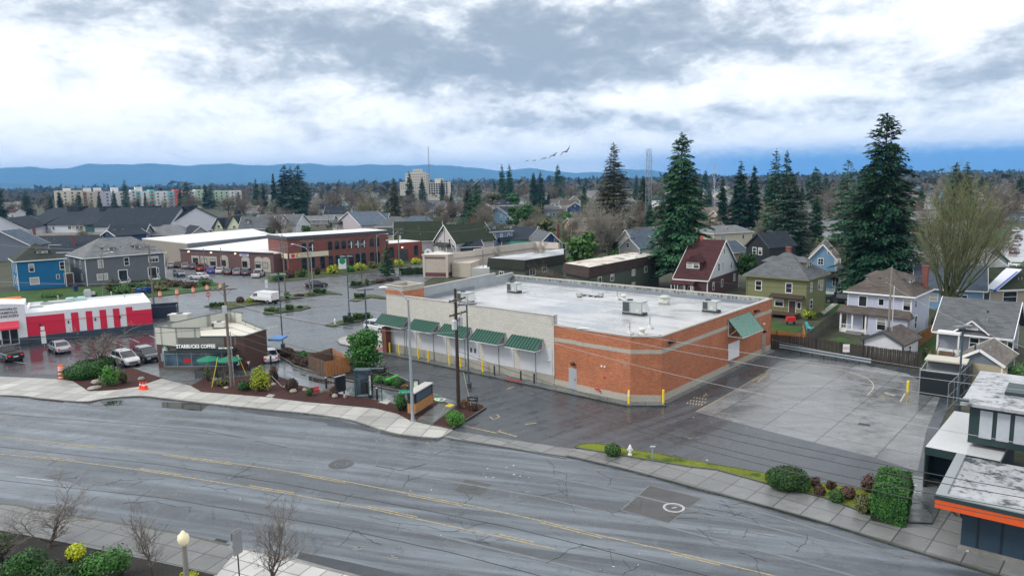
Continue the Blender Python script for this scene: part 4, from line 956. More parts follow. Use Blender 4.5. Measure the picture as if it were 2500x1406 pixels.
for a in((700,528,407,1.5,2,'tall dark fir, left one of the three behind the long white roofs'),(716,526,411,1.3,0,'tall dark fir, middle one of the three behind the long white roofs'),(733,530,407,1.5,2,'tall dark fir, right one of the three behind the long white roofs'),(672,522,424,.9,1,'slim fir just left of the three tall firs'),(628,510,438,1.1,0,'fir left of the slim fir, with a smaller one beside it'),(645,508,447,1.1,0,'smaller fir between the slim fir and its left neighbour'),(752,500,450,1.2,2,'short fir right of the three tall firs'),(802,482,446,1.6,0,'dark fir top rising behind a round brown tree'),(882,505,466,1.2,1,'small dark fir left of the spreading greenish bare tree'),(915,482,443,1.2,0,'small fir top behind the greenish bare tree'),(965,545,437,1.15,4,'brownish evergreen left of the pale hospital block'),(1002,505,422,1.2,0,'dark fir in front of the left wing of the hospital'),(1032,495,435,1.5,3,'dense cone shaped fir in front of the hospital car park'),(1080,492,438,1.2,3,'narrow dark cypress right of the hospital car park'),(1143,550,453,1.3,4,'brownish evergreen leaning on the broad green fir'),(1227,500,405,1.0,0,'tall fir, left one of the pair right of the blue valley gap'),(1245,498,404,1.0,0,'tall fir, right one of the pair right of the blue valley gap'),(1303,505,424,1.3,3,'dark fir, left one of the close pair below the birds'),(1320,505,422,1.3,0,'dark fir, right one of the close pair below the birds'),(1362,482,404,1.4,0,'broad fir standing alone below the right gull'),(1375,482,428,1.1,2,'low fir touching the broad fir below the right gull'),(1413,470,431,1.2,0,'small fir right of the lone broad fir'),(1430,470,433,1.2,1,'small fir left of the redwood top'),(1426,530,451,.9,3,'slim dark cypress in front of brown trees left of the redwood'),(1570,555,434,1.4,3,'dense dark evergreen in front of the lattice mast'),(1586,585,498,1.6,3,'bright green fir between redwood and tall fir'),(1722,470,417,1.8,0,'fir clump right of the tall dark fir, on the skyline'),(1763,560,436,1.1,1,'dark fir left of the pink house with the street lamp'),(1805,560,400,1.25,0,'tall fir left of the twin fir tops'),(1838,560,406,1.2,1,'tall fir directly left of the twin fir tops'),(1745,600,540,1.6,2,'low spreading evergreen above the grey cottage roof'),(1990,590,480,1.5,3,'dense narrow evergreen right of the grey green fir'),(1972,530,430,1.1,1,'fir half hidden right of the grey green fir'),(2325,560,400,1.3,2,'dark fir, left one of the two behind the big mossy tree'),(2352,560,402,1.3,0,'dark fir, right one of the two behind the big mossy tree'),(2440,470,436,1.4,0,'dark fir clump on the skyline right of the mossy tree'),(2487,500,428,1.5,0,'dark fir at the far right edge on the skyline'),(2480,520,470,1.2,3,'low dark cypress near the right edge above the side street'),(2420,480,440,1.6,2,'dark firs just left of the floodlight poles'),(310,515,441,.9,2,'thin ragged fir in front of the white apartment row'),(68,530,468,1.5,2,'dark fir above the school roof at the left'),(150,527,470,1.4,3,'dense fir in front of the cream end of the apartment row'),(127,530,478,1.2,0,'small fir left of the dense fir before the apartments'),(2,545,452,1.3,2,'fir cut by the left edge of the picture'),(195,520,470,1.6,2,'wide low fir in front of the apartment row'),(245,522,470,1.1,0,'fir in front of the pink grey part of the apartment row'),(281,522,465,1.2,0,'fir just left of the thin ragged one'),(375,510,459,1.6,3,'dense fir, left one of the pair before the coloured balconies'),(397,508,458,1.5,3,'dense fir, right one of the pair before the coloured balconies'),(357,515,470,1.1,1,'small fir left of the dense pair before the balconies'),(460,520,444,1.4,2,'fir beside the red end of the apartment row'),(505,510,452,1.5,0,'dark fir in front of the pale green end of the apartments'),(517,510,450,1.4,2,'fir right of the one before the pale green apartments'),(340,528,486,1.2,0,'small fir just above the school roof'),(443,518,460,1.2,3,'small fir left of the one at the red end')):
 con(a[0],a[1],a[2],a[3],a[4],a[5])
lea(1420,668,560,1.25,2,'round dark pine behind the flat roofed apartments');lea(1388,560,519,1.2,0,'bright green tree in front of the dark blue house');lea(1285,545,498,1.3,0,'green leafy tree above the orange brown shrubs')
lea(828,528,500,1.2,1,'small yellow green bush tree beside the brown round tree');lea(365,590,556,1.6,2,'dark evergreen above the grey house roof');lea(748,580,548,1.2,2,'clipped dark evergreen block left of the lilac house')
lea(655,580,552,.9,2,'narrow evergreen, left one of the two at the white gable');lea(668,582,553,.9,2,'narrow evergreen, right one of the two at the white gable');lea(1260,560,500,1.1,2,'dark green tree right of the far blue gable')
lea(1330,590,535,1.7,1,'orange brown shrubby tree in the middle distance');lea(1205,520,470,1.4,1,'olive tree below the pair of tall firs')
lea(1825,705,610,.8,2,'narrow dark cypress between maroon house and green house');lea(1255,520,470,1.2,0,'green tree beyond the far white house')
big(947,672,598,w=34,n_lev=22,per=8,spr=8,size=.5,gap=.0,top_pow=.7,mat_=NEEDLE,label='small dark spruce in front of the brick annex')
def vase(seed,h,w,mat_,stems=34,br=17,tw=8,lean=0.0):
 rnd=random.Random(seed);t=bpy.data.objects.new('bare_tree',None);link(t);tr,c=MB(),MB();H0=h*.14
 tr.tube([(0,0,-.1),(.05,0,H0*.6),(0,0,H0*1.5)],[.75,.55,.4],10)
 def rib(pts,r0,r1):
  sd_=(pts[-1]-pts[0]).cross(Vector((rnd.uniform(-1,1),rnd.uniform(-1,1),rnd.uniform(-.4,.4))))
  if sd_.length<1e-4:return
  sd_.normalize();n=len(pts)-1;vs=[]
  for i,q in enumerate(pts):k=r0+(r1-r0)*i/n;vs+=[q+sd_*k,q-sd_*k]
  c.add(vs,[(2*i,2*i+1,2*i+3,2*i+2)for i in range(n)])
 for s_ in range(stems):
  a=s_*2.399+rnd.uniform(-.3,.3);q=math.sqrt((s_+.5)/stems);top=Vector((math.cos(a)*w/2*q*.86,math.sin(a)*w/2*q*.86,h*(.99-.40*q*q)*rnd.uniform(.86,1)));top.x+=lean*(.4+.6*q)
  b0=Vector((math.cos(a)*.3,math.sin(a)*.3,H0*rnd.uniform(.5,1.2)));pts=[]
  for k in range(9):
   f=k/8;p=b0.lerp(top,f);e=f**(1.25-.5*q);p.x=b0.x+(top.x-b0.x)*e;p.y=b0.y+(top.y-b0.y)*e;pts.append(p+Vector((rnd.gauss(0,.12),rnd.gauss(0,.12),0))*math.sin(PI*f)*1.5)
  tr.tube(pts,[.12*(1-.9*k/8)+.015 for k in range(9)],5,cap=False)
  for b_ in range(br):
   f=rnd.uniform(.22,.98);k=f*8;i0=min(7,int(k));p=pts[i0].lerp(pts[i0+1],k-i0);aa=rnd.uniform(0,6.28);L=h*rnd.uniform(.10,.24)*(1.15-.5*f)
   d=Vector((math.cos(aa)*.5+math.cos(a)*.35*q,math.sin(aa)*.5+math.sin(a)*.35*q,1)).normalized();bp=[p+d*L*x_/3+Vector((math.cos(aa),math.sin(aa),0))*L*.10*math.sin(PI*x_/3)for x_ in range(4)];rib(bp,.034,.016)
   for w_ in range(tw):
    f2=rnd.uniform(.2,1)*3;i1=min(2,int(f2));p2=bp[i1].lerp(bp[i1+1],f2-i1);d2=(d+Vector((rnd.gauss(0,.6),rnd.gauss(0,.6),rnd.uniform(-.3,.4)))).normalized();l2=L*rnd.uniform(.25,.6);rib([p2,p2+d2*l2*.5,p2+d2*l2+Vector((0,0,l2*.08))],.017,.010)
 tr.build('trunk',mat('mossy_bark',(.07,.085,.03),.9,.4,2,bump=.5),t);c.build('branches',mat_,t);return t
t=vase(77,HT(2312,772,408),15,TWIGM,28,22,12,2.2)
put_at(t,2312,772,-.5,1,label='huge mossy bare tree with many upright stems at the right',cat='bare tree')
t=bare(78,h=HT(1487,640,497),w=15.5,spread=.7,depth=6,fork=4,mat_=TWIGP,twig=.045,up_=.25,trunk_h=.12,decay=.8,mult=.9,r0=.3)
put_at(t,1487,640,1.0,1,label='pale spreading bare tree in front of the brown redwood',cat='bare tree')
for a in((905,562,455,1.3,3,'large greenish bare tree above the lilac house'),(815,530,458,1.3,1,'round reddish brown tree below the dark fir top'),(862,520,455,1.2,1,'brown bare tree between round tree and greenish tree'),(690,592,512,1.3,0,'wide brown bare tree in front of the long grey roof'),(700,606,545,.8,2,'pale bare tree behind the white modern house'),(365,560,512,1.2,3,'spreading bare tree in front of the school roof'),(205,600,545,1.3,3,'brown bare tree above the ridge of the blue house'),(250,570,540,.8,0,'small bare tree at the white school wall'),(455,525,470,1.5,0,'bare tree clump right of the red apartment end'),(560,530,470,1.6,1,'wide bare tree behind the yellow house'),(600,535,480,1.5,0,'brown bare tree right of the yellow house roof'),(1100,590,545,1.0,2,'pale bare tree behind the cream gabled house'),(1355,500,447,1.4,0,'wide bare tree right of the close fir pair'),(1395,500,450,1.2,1,'reddish bare tree under the lone broad fir'),(1275,500,445,1.4,1,'bare tree between the two fir pairs'),(1215,490,455,1.5,0,'bare tree left of the tall fir pair'),(1460,640,570,1.0,0,'tangle of bare branches right of the round dark pine'),(1325,690,595,.7,2,'young pale tree in front of the flat roofed apartments'),(1345,715,650,1.5,1,'brown thicket beside the nearer apartment block'),(1870,575,505,1.0,3,'yellow green bare tree above the burnt gable'),(1850,590,540,1.2,2,'pale bare tree left of the yellow green one'),(2015,655,590,.9,1,'brown bare tree behind the light blue house'),(1740,640,580,.8,2,'thin bare tree in front of the tan cottage'),(2270,640,500,1.3,1,'brown bare tree left of the mossy giant'),(2440,560,470,1.5,0,'grey bare tree beside the side street'),(2395,610,480,1.5,0,'spreading grey bare tree right of the mossy giant'),(2470,500,455,1.6,1,'brown bare tree near the right edge of the skyline'),(1225,665,605,.5,2,'small bare tree by the porch of the grey blue house'),(980,575,540,1.5,1,'brown bare tree behind the pale yellow houses'),(1060,560,520,1.5,3,'olive bare trees under the hospital'),(1140,500,462,1.5,1,'brown bare tree right of the hospital car park'),(1090,505,470,1.5,0,'grey bare tree below the hospital wing'),(1430,560,500,1.3,3,'bare tree right of the dark blue house'),(1545,560,480,1.2,0,'bare tree between redwood and dark evergreen'),(1600,500,440,1.3,1,'bare tree behind the lattice mast'),(1610,560,520,1.4,2,'pale bare tree left of the tall dark fir'),(1700,560,500,1.6,0,'bare tree right of the tall dark fir'),(2035,510,450,1.6,1,'reddish brown tree between the firs at right'),(2010,560,520,1.6,2,'pale bare tree above the white slatted roof'),(60,530,490,1.6,3,'bare tree above the school roof near the left edge'),(20,528,490,1.5,0,'bare tree near the left edge above the school roof'),(110,525,485,1.5,0,'bare tree between two firs above the school'),(175,520,485,1.5,1,'bare tree below the cream apartments'),(220,520,485,1.4,3,'bare tree below the brown apartments'),(330,515,485,1.5,1,'reddish bare tree left of the dense fir pair'),(480,515,475,1.6,1,'reddish bare tree before the pale green apartments'),(540,500,460,1.6,0,'bare tree at the right end of the apartment row'),(590,490,455,1.8,1,'bare trees left of the fir with the small neighbour'),(760,545,500,1.2,0,'bare tree in front of the small white houses'),(1000,540,490,1.6,1,'brown tree below the left wing of the hospital'),(395,668,630,.6,1,'small bare shrub tree beside the grey house'),(1165,610,560,1.4,3,'olive thicket behind the white house'),(1290,570,530,1.6,1,'brown thicket left of the orange brown shrubs')):
 bar(a[0],a[1],a[2],a[3],a[4],a[5])
rnd=random.Random(21)
for i in range(34):
 px=100+i*16+rnd.uniform(-6,6);o=bar(px,rnd.uniform(503,516),rnd.uniform(476,486),1.2,i%4,'');autolabel(o,('greyish','reddish','pale','olive')[i%4]+' bare tree before the apartment row',px)
LM=[(0,'the left edge'),(120,'the blue corner house'),(290,'the grey corner house'),(450,'the school gable'),(560,'the yellow house'),(720,'the three tall firs'),(880,'the lilac house'),(1030,'the hospital'),(1160,'the broad green fir'),(1240,'the tall fir pair'),(1360,'the lone broad fir'),(1497,'the redwood'),(1580,'the lattice mast'),(1665,'the tall dark fir'),(1760,'the maroon roof'),(1900,'the twin fir tops'),(2020,'the light blue house'),(2142,'the tallest fir'),(2320,'the mossy giant'),(2450,'the side street')]
def near(px):
 b_=min(LM,key=lambda l:abs(l[0]-px));return('left of ' if px<b_[0]-12 else 'right of ' if px>b_[0]+12 else 'in line with ')+b_[1]
rnd=random.Random(42)
KEEP=[(1080,590),(1155,600),(1225,605),(1348,610),(1320,595),(1270,590),(1538,625),(846,565),(912,565),(1790,600),(1750,590),(1846,625),(1018,575),(962,575),(2018,680),(1022,590)]
for i in range(58):
 px=rnd.uniform(560,1680)if i<42 else rnd.uniform(1560,2240);by=rnd.uniform(528,575)+(rnd.uniform(0,45)if px>1130 else 0)
 if px<1000:by=rnd.uniform(512,545)
 p=G(px,by)
 if min(math.hypot(p.x-G(a_,b_).x,p.y-G(a_,b_).y)for a_,b_ in KEEP)<8:continue
 kk=rnd.randrange(4);o=inst(BAR[kk],px,by,h=rnd.uniform(7.5,12),wf=rnd.uniform(.95,1.25),cat='bare tree',group='leafless trees in the neighbourhood',hs=12.0);autolabel(o,('greyish','reddish','pale','olive')[kk]+' bare tree amid nearer houses '+near(px),px)
k=0
for row,(by0,by1,n_)in enumerate(((505,560,66),(486,503,74),(470,484,84),(460,469,84))):
 for i in range(n_):
  px=-40+2580*(i+rnd.random())/n_;by=rnd.uniform(by0,by1)-(px-1250)*.0115*(1 if row>1 else .6)
  if row==0 and(px<560 or 640<px<830 or(by>545 and px<1000)):continue
  if row==1 and 100<px<560:continue
  if 1030<px<1140 and row<2 and rnd.random()<.8:continue
  if 2425<px and by>520:continue
  p=G(px,by);u_=rnd.random()
  if row==0 and min(math.hypot(p.x-G(a_,b_).x,p.y-G(a_,b_).y)for a_,b_ in KEEP)<9:continue
  dn=('mid distance','middle rows','far rows','skyline row')[row]
  if u_<.36:
   hh=rnd.uniform(9,18)if rnd.random()<.8 else rnd.uniform(18,26);kk=rnd.randrange(4);wf=rnd.uniform(1.1,1.7)
   o=inst(CON[kk],px,by,h=hh,wf=wf,cat='conifer tree',group='conifers in the neighbourhood')
   autolabel(o,('short ' if hh<13 else 'tall ' if hh>18 else '')+'dark conifer in the '+dn+' '+near(px),px)
  elif u_<.80:
   hh=rnd.uniform(9,15);kk=rnd.randrange(4);o=inst(BAR[kk],px,by,h=hh,wf=rnd.uniform(1.0,1.3),cat='bare tree',group='leafless trees in the neighbourhood',hs=12.0)
   autolabel(o,('greyish','reddish','pale','olive')[kk]+' bare tree in the '+dn+' '+near(px),px)
  else:
   kk=rnd.randrange(3);o=inst(LEA[kk],px,by,h=rnd.uniform(5,9),wf=rnd.uniform(1.2,1.6),cat='leafy tree',group='green leafy trees in the neighbourhood',hs=9.0)
   autolabel(o,('green','olive','dark green')[kk]+' leafy tree in the '+dn+' '+near(px),px)
def woods(name,label,d0,d1,n,hmin,hmax,seed,mat_,dens=1.0,hw=.78,wid=1.0):
 rnd=random.Random(seed);mb=MB()
 for i in range(n):
  a=rnd.uniform(-hw,hw);dd_=d0+(d1-d0)*rnd.random()**.8;x_,y_=dd_*math.sin(a),dd_*math.cos(a);h=rnd.uniform(hmin,hmax)*(1 if rnd.random()<.85 else 1.45);r_=h*rnd.uniform(.2,.4)*wid
  if rnd.random()<.45:
   for k in range(3):
    z0=h*(.05+.28*k);rr=r_*.62*(1-.25*k);b0=rnd.uniform(0,2)
    o=len(mb.v);q=[(x_+rr*math.cos(b0+j*1.2566)*rnd.uniform(.7,1.2),y_+rr*math.sin(b0+j*1.2566),z0)for j in range(5)]+[(x_,y_,min(h,z0+h*.48))]
    mb.add(q,[(j,(j+1)%5,5)for j in range(5)])
  else:
   for k in range(5):
    c=Vector((x_+rnd.uniform(-r_,r_),y_+rnd.uniform(-r_,r_),h*rnd.uniform(.3,.8)));s_=r_*rnd.uniform(.4,.7)
    q=[c+Vector((rnd.gauss(0,s_),rnd.gauss(0,s_),rnd.gauss(0,s_*.8)))for _ in range(5)]
    mb.add(q,[(0,1,2),(0,2,3),(0,3,4),(1,2,4)])
 tag(mb.build(name,mat_),label,'woodland',kind='stuff')
woods('woods','far mixed woodland filling the plain below the skyline',950,2400,5600,8,17,5,leafm('far_woods',(.018,.036,.028),(.10,.088,.068),0))
woods('woods','most distant dark treeline on the skyline',2400,5200,6000,12,24,6,leafm('farthest_woods',(.012,.030,.028),(.035,.05,.045),0),wid=1.6)
def hills(name,dist,prof,mat_,depth,seed,rough=1.0):
 rnd=random.Random(seed);n=420;mb=MB();rows=12;pts=[];fr=[(rnd.uniform(.02,.09)*2**k,rnd.uniform(0,6),.5**k)for k in range(5)]
 for i in range(n+1):
  px=-700+3900*i/n;py=prof[-1][1]
  for a,b_ in zip(prof,prof[1:]):
   if a[0]<=px<=b_[0]:t=(px-a[0])/(b_[0]-a[0]);py=a[1]+(b_[1]-a[1])*t;break
  py+=rough*1.6*sum(am*math.sin(px*f_+ph)for f_,ph,am in fr)
  aa=(px-1250)/FPX;bb=-(py-703)/FPX
  X_=aa*math.cos(ROLL)+bb*math.sin(ROLL);Y_=-aa*math.sin(ROLL)+bb*math.cos(ROLL);dd_=CR*X_+CU*Y_+CF
  k=dist/math.hypot(dd_.x,dd_.y);pts.append((dd_.x*k,dd_.y*k,CAMH+dd_.z*k))
 for j in range(rows):
  f=j/(rows-1)
  for i,(x_,y_,z_)in enumerate(pts):
   sp=math.sin(i*.31+seed+f*1.5)+.6*math.sin(i*.74+seed*2-f*2)+rnd.uniform(-.2,.2);s_=1-depth*(1-f)+.012*sp*math.sin(PI*f)*rough
   mb.v.append((x_*s_,y_*s_,(z_+3)*(f**.85)*(1+.13*sp*math.sin(PI*f)*rough)-3))
 for i,(x_,y_,z_)in enumerate(pts):mb.v.append((x_*1.08,y_*1.08,-5))
 w_=n+1
 for j in range(rows):
  for i in range(n):a=j*w_+i;mb.f.append((a,a+1,a+1+w_,a+w_));mb.m.append(0)
 struct(name,mb,mat_,smooth=True)
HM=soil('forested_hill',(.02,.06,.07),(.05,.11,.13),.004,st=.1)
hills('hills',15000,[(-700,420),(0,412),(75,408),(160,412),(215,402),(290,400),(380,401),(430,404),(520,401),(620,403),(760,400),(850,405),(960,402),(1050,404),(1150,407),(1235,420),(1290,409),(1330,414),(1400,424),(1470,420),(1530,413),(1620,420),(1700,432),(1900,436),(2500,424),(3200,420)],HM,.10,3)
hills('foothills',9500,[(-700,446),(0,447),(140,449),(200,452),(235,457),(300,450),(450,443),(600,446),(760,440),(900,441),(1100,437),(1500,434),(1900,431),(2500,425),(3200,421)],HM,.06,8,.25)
# ---- houses
def side(name,col,p=.16,var=.12,**k):return pattern('siding_'+name,'siding',col,p=p,var=var,rough=.6,**k)
def shing(name,col,**k):return pattern('shingles_'+name,'shingle',col,var=.3,rough=.8,**k)
SH={'grey':shing('grey',(.13,.14,.15)),'dark':shing('dark',(.032,.042,.055)),'brown':shing('brown',(.115,.098,.088)),'maroon':shing('maroon',(.075,.032,.034)),'green':shing('green',(.055,.065,.055)),'light':shing('light',(.19,.20,.21)),'moss':shing('moss',(.038,.05,.03)),'tan':shing('tan',(.19,.17,.15)),'white':shing('white',(.27,.285,.29)),'bluegrey':shing('bluegrey',(.10,.13,.17))}
SD={'white':side('white',(.62,.64,.67)),'cream':side('cream',(.58,.54,.44)),'green':side('green',(.195,.21,.10)),'blue':side('blue',(.005,.135,.31)),'dkblue':side('dkblue',(.02,.06,.16)),'grey':side('grey',(.135,.145,.17)),'ltblue':side('ltblue',(.19,.34,.50)),'paleblue':side('paleblue',(.46,.50,.62)),'yellow':side('yellow',(.55,.53,.30)),'ltyellow':side('ltyellow',(.58,.62,.42)),'lilac':side('lilac',(.44,.40,.42)),'tan':side('tan',(.36,.32,.26)),'slate':side('slate',(.17,.20,.24)),'maroon':side('maroon',(.085,.045,.045)),'burnt':side('burnt',(.018,.022,.026)),'teal':side('teal',(.12,.42,.33)),'shed':side('shed',(.035,.075,.10)),'pink':side('pink',(.55,.38,.32)),'bluegrey':side('bluegrey',(.17,.24,.38)),'ltgrey':side('ltgrey',(.36,.37,.38)),'bungalow':side('bungalow',(.25,.275,.32)),'cotton':side('cotton',(.52,.49,.50))}
STUCCO=mat('school_wall',(.60,.62,.68),.7,.06,.5)
WN=[0];BLIND=mat('window_blind',(.38,.38,.36),.35,.1,2)
def win(mb_parent,F,x,z,w_,h_,st='dh',trim=WHITE,pane=None):
 mb=MB();mb.T=F;t_=.11 if w_>.6 else .08
 mb.box(x-w_/2-t_,x+w_/2+t_,0,.05,z-h_/2-t_,z-h_/2);mb.box(x-w_/2-t_,x+w_/2+t_,0,.05,z+h_/2,z+h_/2+t_*1.2)
 mb.box(x-w_/2-t_,x-w_/2,0,.05,z-h_/2,z+h_/2);mb.box(x+w_/2,x+w_/2+t_,0,.05,z-h_/2,z+h_/2)
 if st in('dh','quad'):mb.box(x-w_/2,x+w_/2,0,.045,z-.03,z+.03)
 if st in('slide','quad'):mb.box(x-.03,x+.03,0,.045,z-h_/2,z+h_/2)
 if st=='triple':[mb.box(x+k*w_/6-.03,x+k*w_/6+.03,0,.045,z-h_/2,z+h_/2)for k in(-1,1)]
 f=mb.build('window',trim,mb_parent)
 mb=MB();mb.T=F;mb.box(x-w_/2,x+w_/2,-.04,.02,z-h_/2,z+h_/2);WN[0]+=1;mb.build('pane',pane or(BLIND if WN[0]*7%11<3 else GLASS),f)
 if WN[0]%3==0 and w_>.5:mb=MB();mb.T=F;mb.box(x-w_/2,x+w_/2,.02,.028,z+h_*.12,z+h_/2);mb.build('blind',BLIND,f)
 return f
def door(parent,F,x,w_=.95,h_=2.1,z0=.3,m_=None):
 mb=MB();mb.T=F;mb.box(x-w_/2-.1,x+w_/2+.1,0,.03,z0,z0+h_+.12);mb.box(x-w_/2,x+w_/2,.02,.06,z0,z0+h_)
 mb.m=[0]*6+[1]*6;return mb.build('door',[WHITE,m_ or mat('brown_door',(.06,.035,.028),.5)],parent)
def gslab(mb,p,th=.16,mi=0):
 n=len(p);q=[Vector(a)for a in p];mb.add(q+[v-Vector((0,0,th))for v in q],[tuple(range(n)),tuple(range(2*n-1,n-1,-1))]+[(i,i+n,(i+1)%n+n,(i+1)%n)for i in range(n)],mi)
def house(name,label,O,ang,w_,d_,h,roof='hip',rise=3.0,wall='white',rf='grey',wins=None,ov=.5,chim=None,porch=None,dorm=(),z0=0.0,cat='house',doors=(),trim=WHITE,corner=True,base=True,autow=None,group=None,simple=False,wallmat=None,ridge=None):
 t=thing(name,label,cat,(O[0],O[1],z0),ang,group)
 wm=wallmat or SD[wall];rm=SH[rf]
 W_=MB();W_.prism([(0,0),(w_,0),(w_,d_),(0,d_)],0,h-.02)
 FR={'f':Matrix.Identity(4)@Matrix(((1,0,0,0),(0,-1,0,0),(0,0,1,0),(0,0,0,1))),'r':Matrix(((0,1,0,w_),(1,0,0,0),(0,0,1,0),(0,0,0,1))),'l':Matrix(((0,-1,0,0),(-1,0,0,d_),(0,0,1,0),(0,0,0,1)))}
 Rf=MB();th=.16
 if roof=='hip':
  rl=ridge if ridge is not None else max(0.0,w_-d_);zz=h+rise
  if w_>=d_ or ridge is not None:a,b_=(w_/2-rl/2,d_/2,zz),(w_/2+rl/2,d_/2,zz)
  else:rl=d_-w_;a,b_=(w_/2,d_/2-rl/2,zz),(w_/2,d_/2+rl/2,zz)
  ez=h-.06;c=[(-ov,-ov,ez),(w_+ov,-ov,ez),(w_+ov,d_+ov,ez),(-ov,d_+ov,ez)]
  vs=c+[a,b_];
  fs=[(0,1,5,4),(1,2,5),(2,3,4,5),(3,0,4)]if(w_>=d_ or ridge is not None)else[(0,1,4),(1,2,5,4),(2,3,5),(3,0,4,5)]
  Rf.add(vs,fs+[(3,2,1,0)])
 elif roof in('gx','gy'):
  if roof=='gx':
   W_.add([(0,0,h-.02),(0,d_,h-.02),(0,d_/2,h+rise-.1),(w_,0,h-.02),(w_,d_,h-.02),(w_,d_/2,h+rise-.1)],[(0,2,1),(3,4,5),(0,3,5,2),(1,2,5,4)])
   k=ov*rise/(d_/2)
   gslab(Rf,[(-ov,-ov,h-k),(w_+ov,-ov,h-k),(w_+ov,d_/2,h+rise),(-ov,d_/2,h+rise)],th);gslab(Rf,[(-ov,d_/2,h+rise),(w_+ov,d_/2,h+rise),(w_+ov,d_+ov,h-k),(-ov,d_+ov,h-k)],th)
  else:
   W_.add([(0,0,h-.02),(w_,0,h-.02),(w_/2,0,h+rise-.1),(0,d_,h-.02),(w_,d_,h-.02),(w_/2,d_,h+rise-.1)],[(0,1,2),(3,5,4),(0,2,5,3),(1,4,5,2)])
   k=ov*rise/(w_/2)
   gslab(Rf,[(-ov,-ov,h-k),(w_/2,-ov,h+rise),(w_/2,d_+ov,h+rise),(-ov,d_+ov,h-k)],th);gslab(Rf,[(w_/2,-ov,h+rise),(w_+ov,-ov,h-k),(w_+ov,d_+ov,h-k),(w_/2,d_+ov,h+rise)],th)
 elif roof=='flat':Rf.box(-ov,w_+ov,-ov,d_+ov,h-.02,h+.3)
 W_.build('wall',wm,t);R_=Rf.build('roof',rm,t)
 tb=MB()
 if roof=='hip' and not simple:
  for a,b_ in(((-ov,-ov),(w_+ov,-ov)),((w_+ov,-ov),(w_+ov,d_+ov)),((-ov,d_+ov),(-ov,-ov))):tb.bar((*a,h-.17),(*b_,h-.17),.1,.2)
 if roof in('gy','gx'):
  if roof=='gy':
   k=ov*rise/(w_/2)
   for yy in(-ov-.03,d_+ov+.03):tb.bar((-ov,yy,h-k-.1),(w_/2,yy,h+rise-.1),.07,.26);tb.bar((w_/2,yy,h+rise-.1),(w_+ov,yy,h-k-.1),.07,.26)
  else:
   k=ov*rise/(d_/2)
   for xx in(-ov-.03,w_+ov+.03):tb.bar((xx,-ov,h-k-.1),(xx,d_/2,h+rise-.1),.07,.26);tb.bar((xx,d_/2,h+rise-.1),(xx,d_+ov,h-k-.1),.07,.26)
   tb.bar((-ov,-ov-.02,h-k-.1),(w_+ov,-ov-.02,h-k-.1),.06,.2)
 if corner and not simple:
  for x_,y_ in((0,0),(w_,0),(w_,d_),(0,d_)):tb.box(x_-.07,x_+.07,y_-.07,y_+.07,0,h-.2)
 if tb.v:tb.build('trim',trim,t)
 for wd in(wins or()):win(t,FR[wd[0]],*wd[1:])
 if autow and not wins:
  rnd=random.Random(int(O[0]*7+O[1]));fl=max(1,int(h/2.6))
  for f_ in autow:
   L=w_ if f_=='f' else d_;n=max(1,int(L/3.4))
   for s_ in range(fl):
    for k in range(n):win(t,FR[f_],L*(k+.5)/n+rnd.uniform(-.3,.3),1.5+2.7*s_,rnd.choice((.8,.9,1.5)),1.2,rnd.choice(('dh','dh','slide')))
   if(roof=='gy' and f_=='f')or(roof=='gx' and f_ in 'lr'):
    if rise>1.8:win(t,FR[f_],L/2,h+rise*.32,.7,.9)
 for dd_ in doors:door(t,FR[dd_[0]],*dd_[1:])
 if roof!='flat' and not simple:
  rnd=random.Random(int(w_*31+h*7))
  for k in range(3):
   u_,v_=rnd.uniform(.3,.7),rnd.uniform(.12,.3);zz=h+rise*2*v_*.9 if roof!='gy' else h+rise*2*min(u_,1-u_)*.93;mb=MB();mb.tube([(w_*u_,d_*v_,zz-.2),(w_*u_,d_*v_,zz+rnd.uniform(.3,.55))],.09,7);mb.build('vent_pipe',GALV if k else DKGREY,R_)
 if chim:
  x_,y_,ct=chim;mb=MB();mb.box(x_-.35,x_+.35,y_-.3,y_+.3,h-.1,ct);mb.box(x_-.42,x_+.42,y_-.37,y_+.37,ct,ct+.15);mb.build('chimney',BR_RED,R_)
 for dm in dorm:
  F,x_,zs,dw,dh,kd=FR[dm[0]],*dm[1:6];dep=dm[6]if len(dm)>6 else 2.6
  in0=dm[7]if len(dm)>7 else .9
  mb=MB();mb.T=F;mb.box(x_-dw/2,x_+dw/2,-dep,-in0,zs-.5,zs+dh);o=mb.build('dormer',wm,t)
  mb=MB();mb.T=F
  if kd=='hip':
   z1=zs+dh;e=.35;mb.add([(x_-dw/2-e,-in0+e,z1),(x_+dw/2+e,-in0+e,z1),(x_+dw/2+e,-dep-1,z1),(x_-dw/2-e,-dep-1,z1),(x_,-in0-.9,z1+.75),(x_,-dep-1.2,z1+.75)],[(0,1,4),(1,2,5,4),(2,3,5),(3,0,4,5),(3,2,1,0)])
  else:
   z1=zs+dh;e=.3;rs=dw*.42;mb.add([(x_-dw/2-e,-in0+e,z1-.1),(x_,-in0+e,z1+rs),(x_+dw/2+e,-in0+e,z1-.1),(x_-dw/2-e,-dep-1.4,z1-.1),(x_,-dep-1.4,z1+rs),(x_+dw/2+e,-dep-1.4,z1-.1)],[(0,1,4,3),(1,2,5,4),(0,2,1),(3,4,5),(0,3,5,2)])
  mb.build('dormer_roof',SH['maroon']if rf=='maroon' else rm,o)
  F2=F@Matrix.Translation((0,-in0,0))
  n_=2 if dw>1.6 else 1
  for k in range(n_):
   wf_=win(o,F2,x_+(k-(n_-1)/2)*dw*.46,zs+dh*.5,dw*.36 if n_==2 else dw*.5,dh*.62)
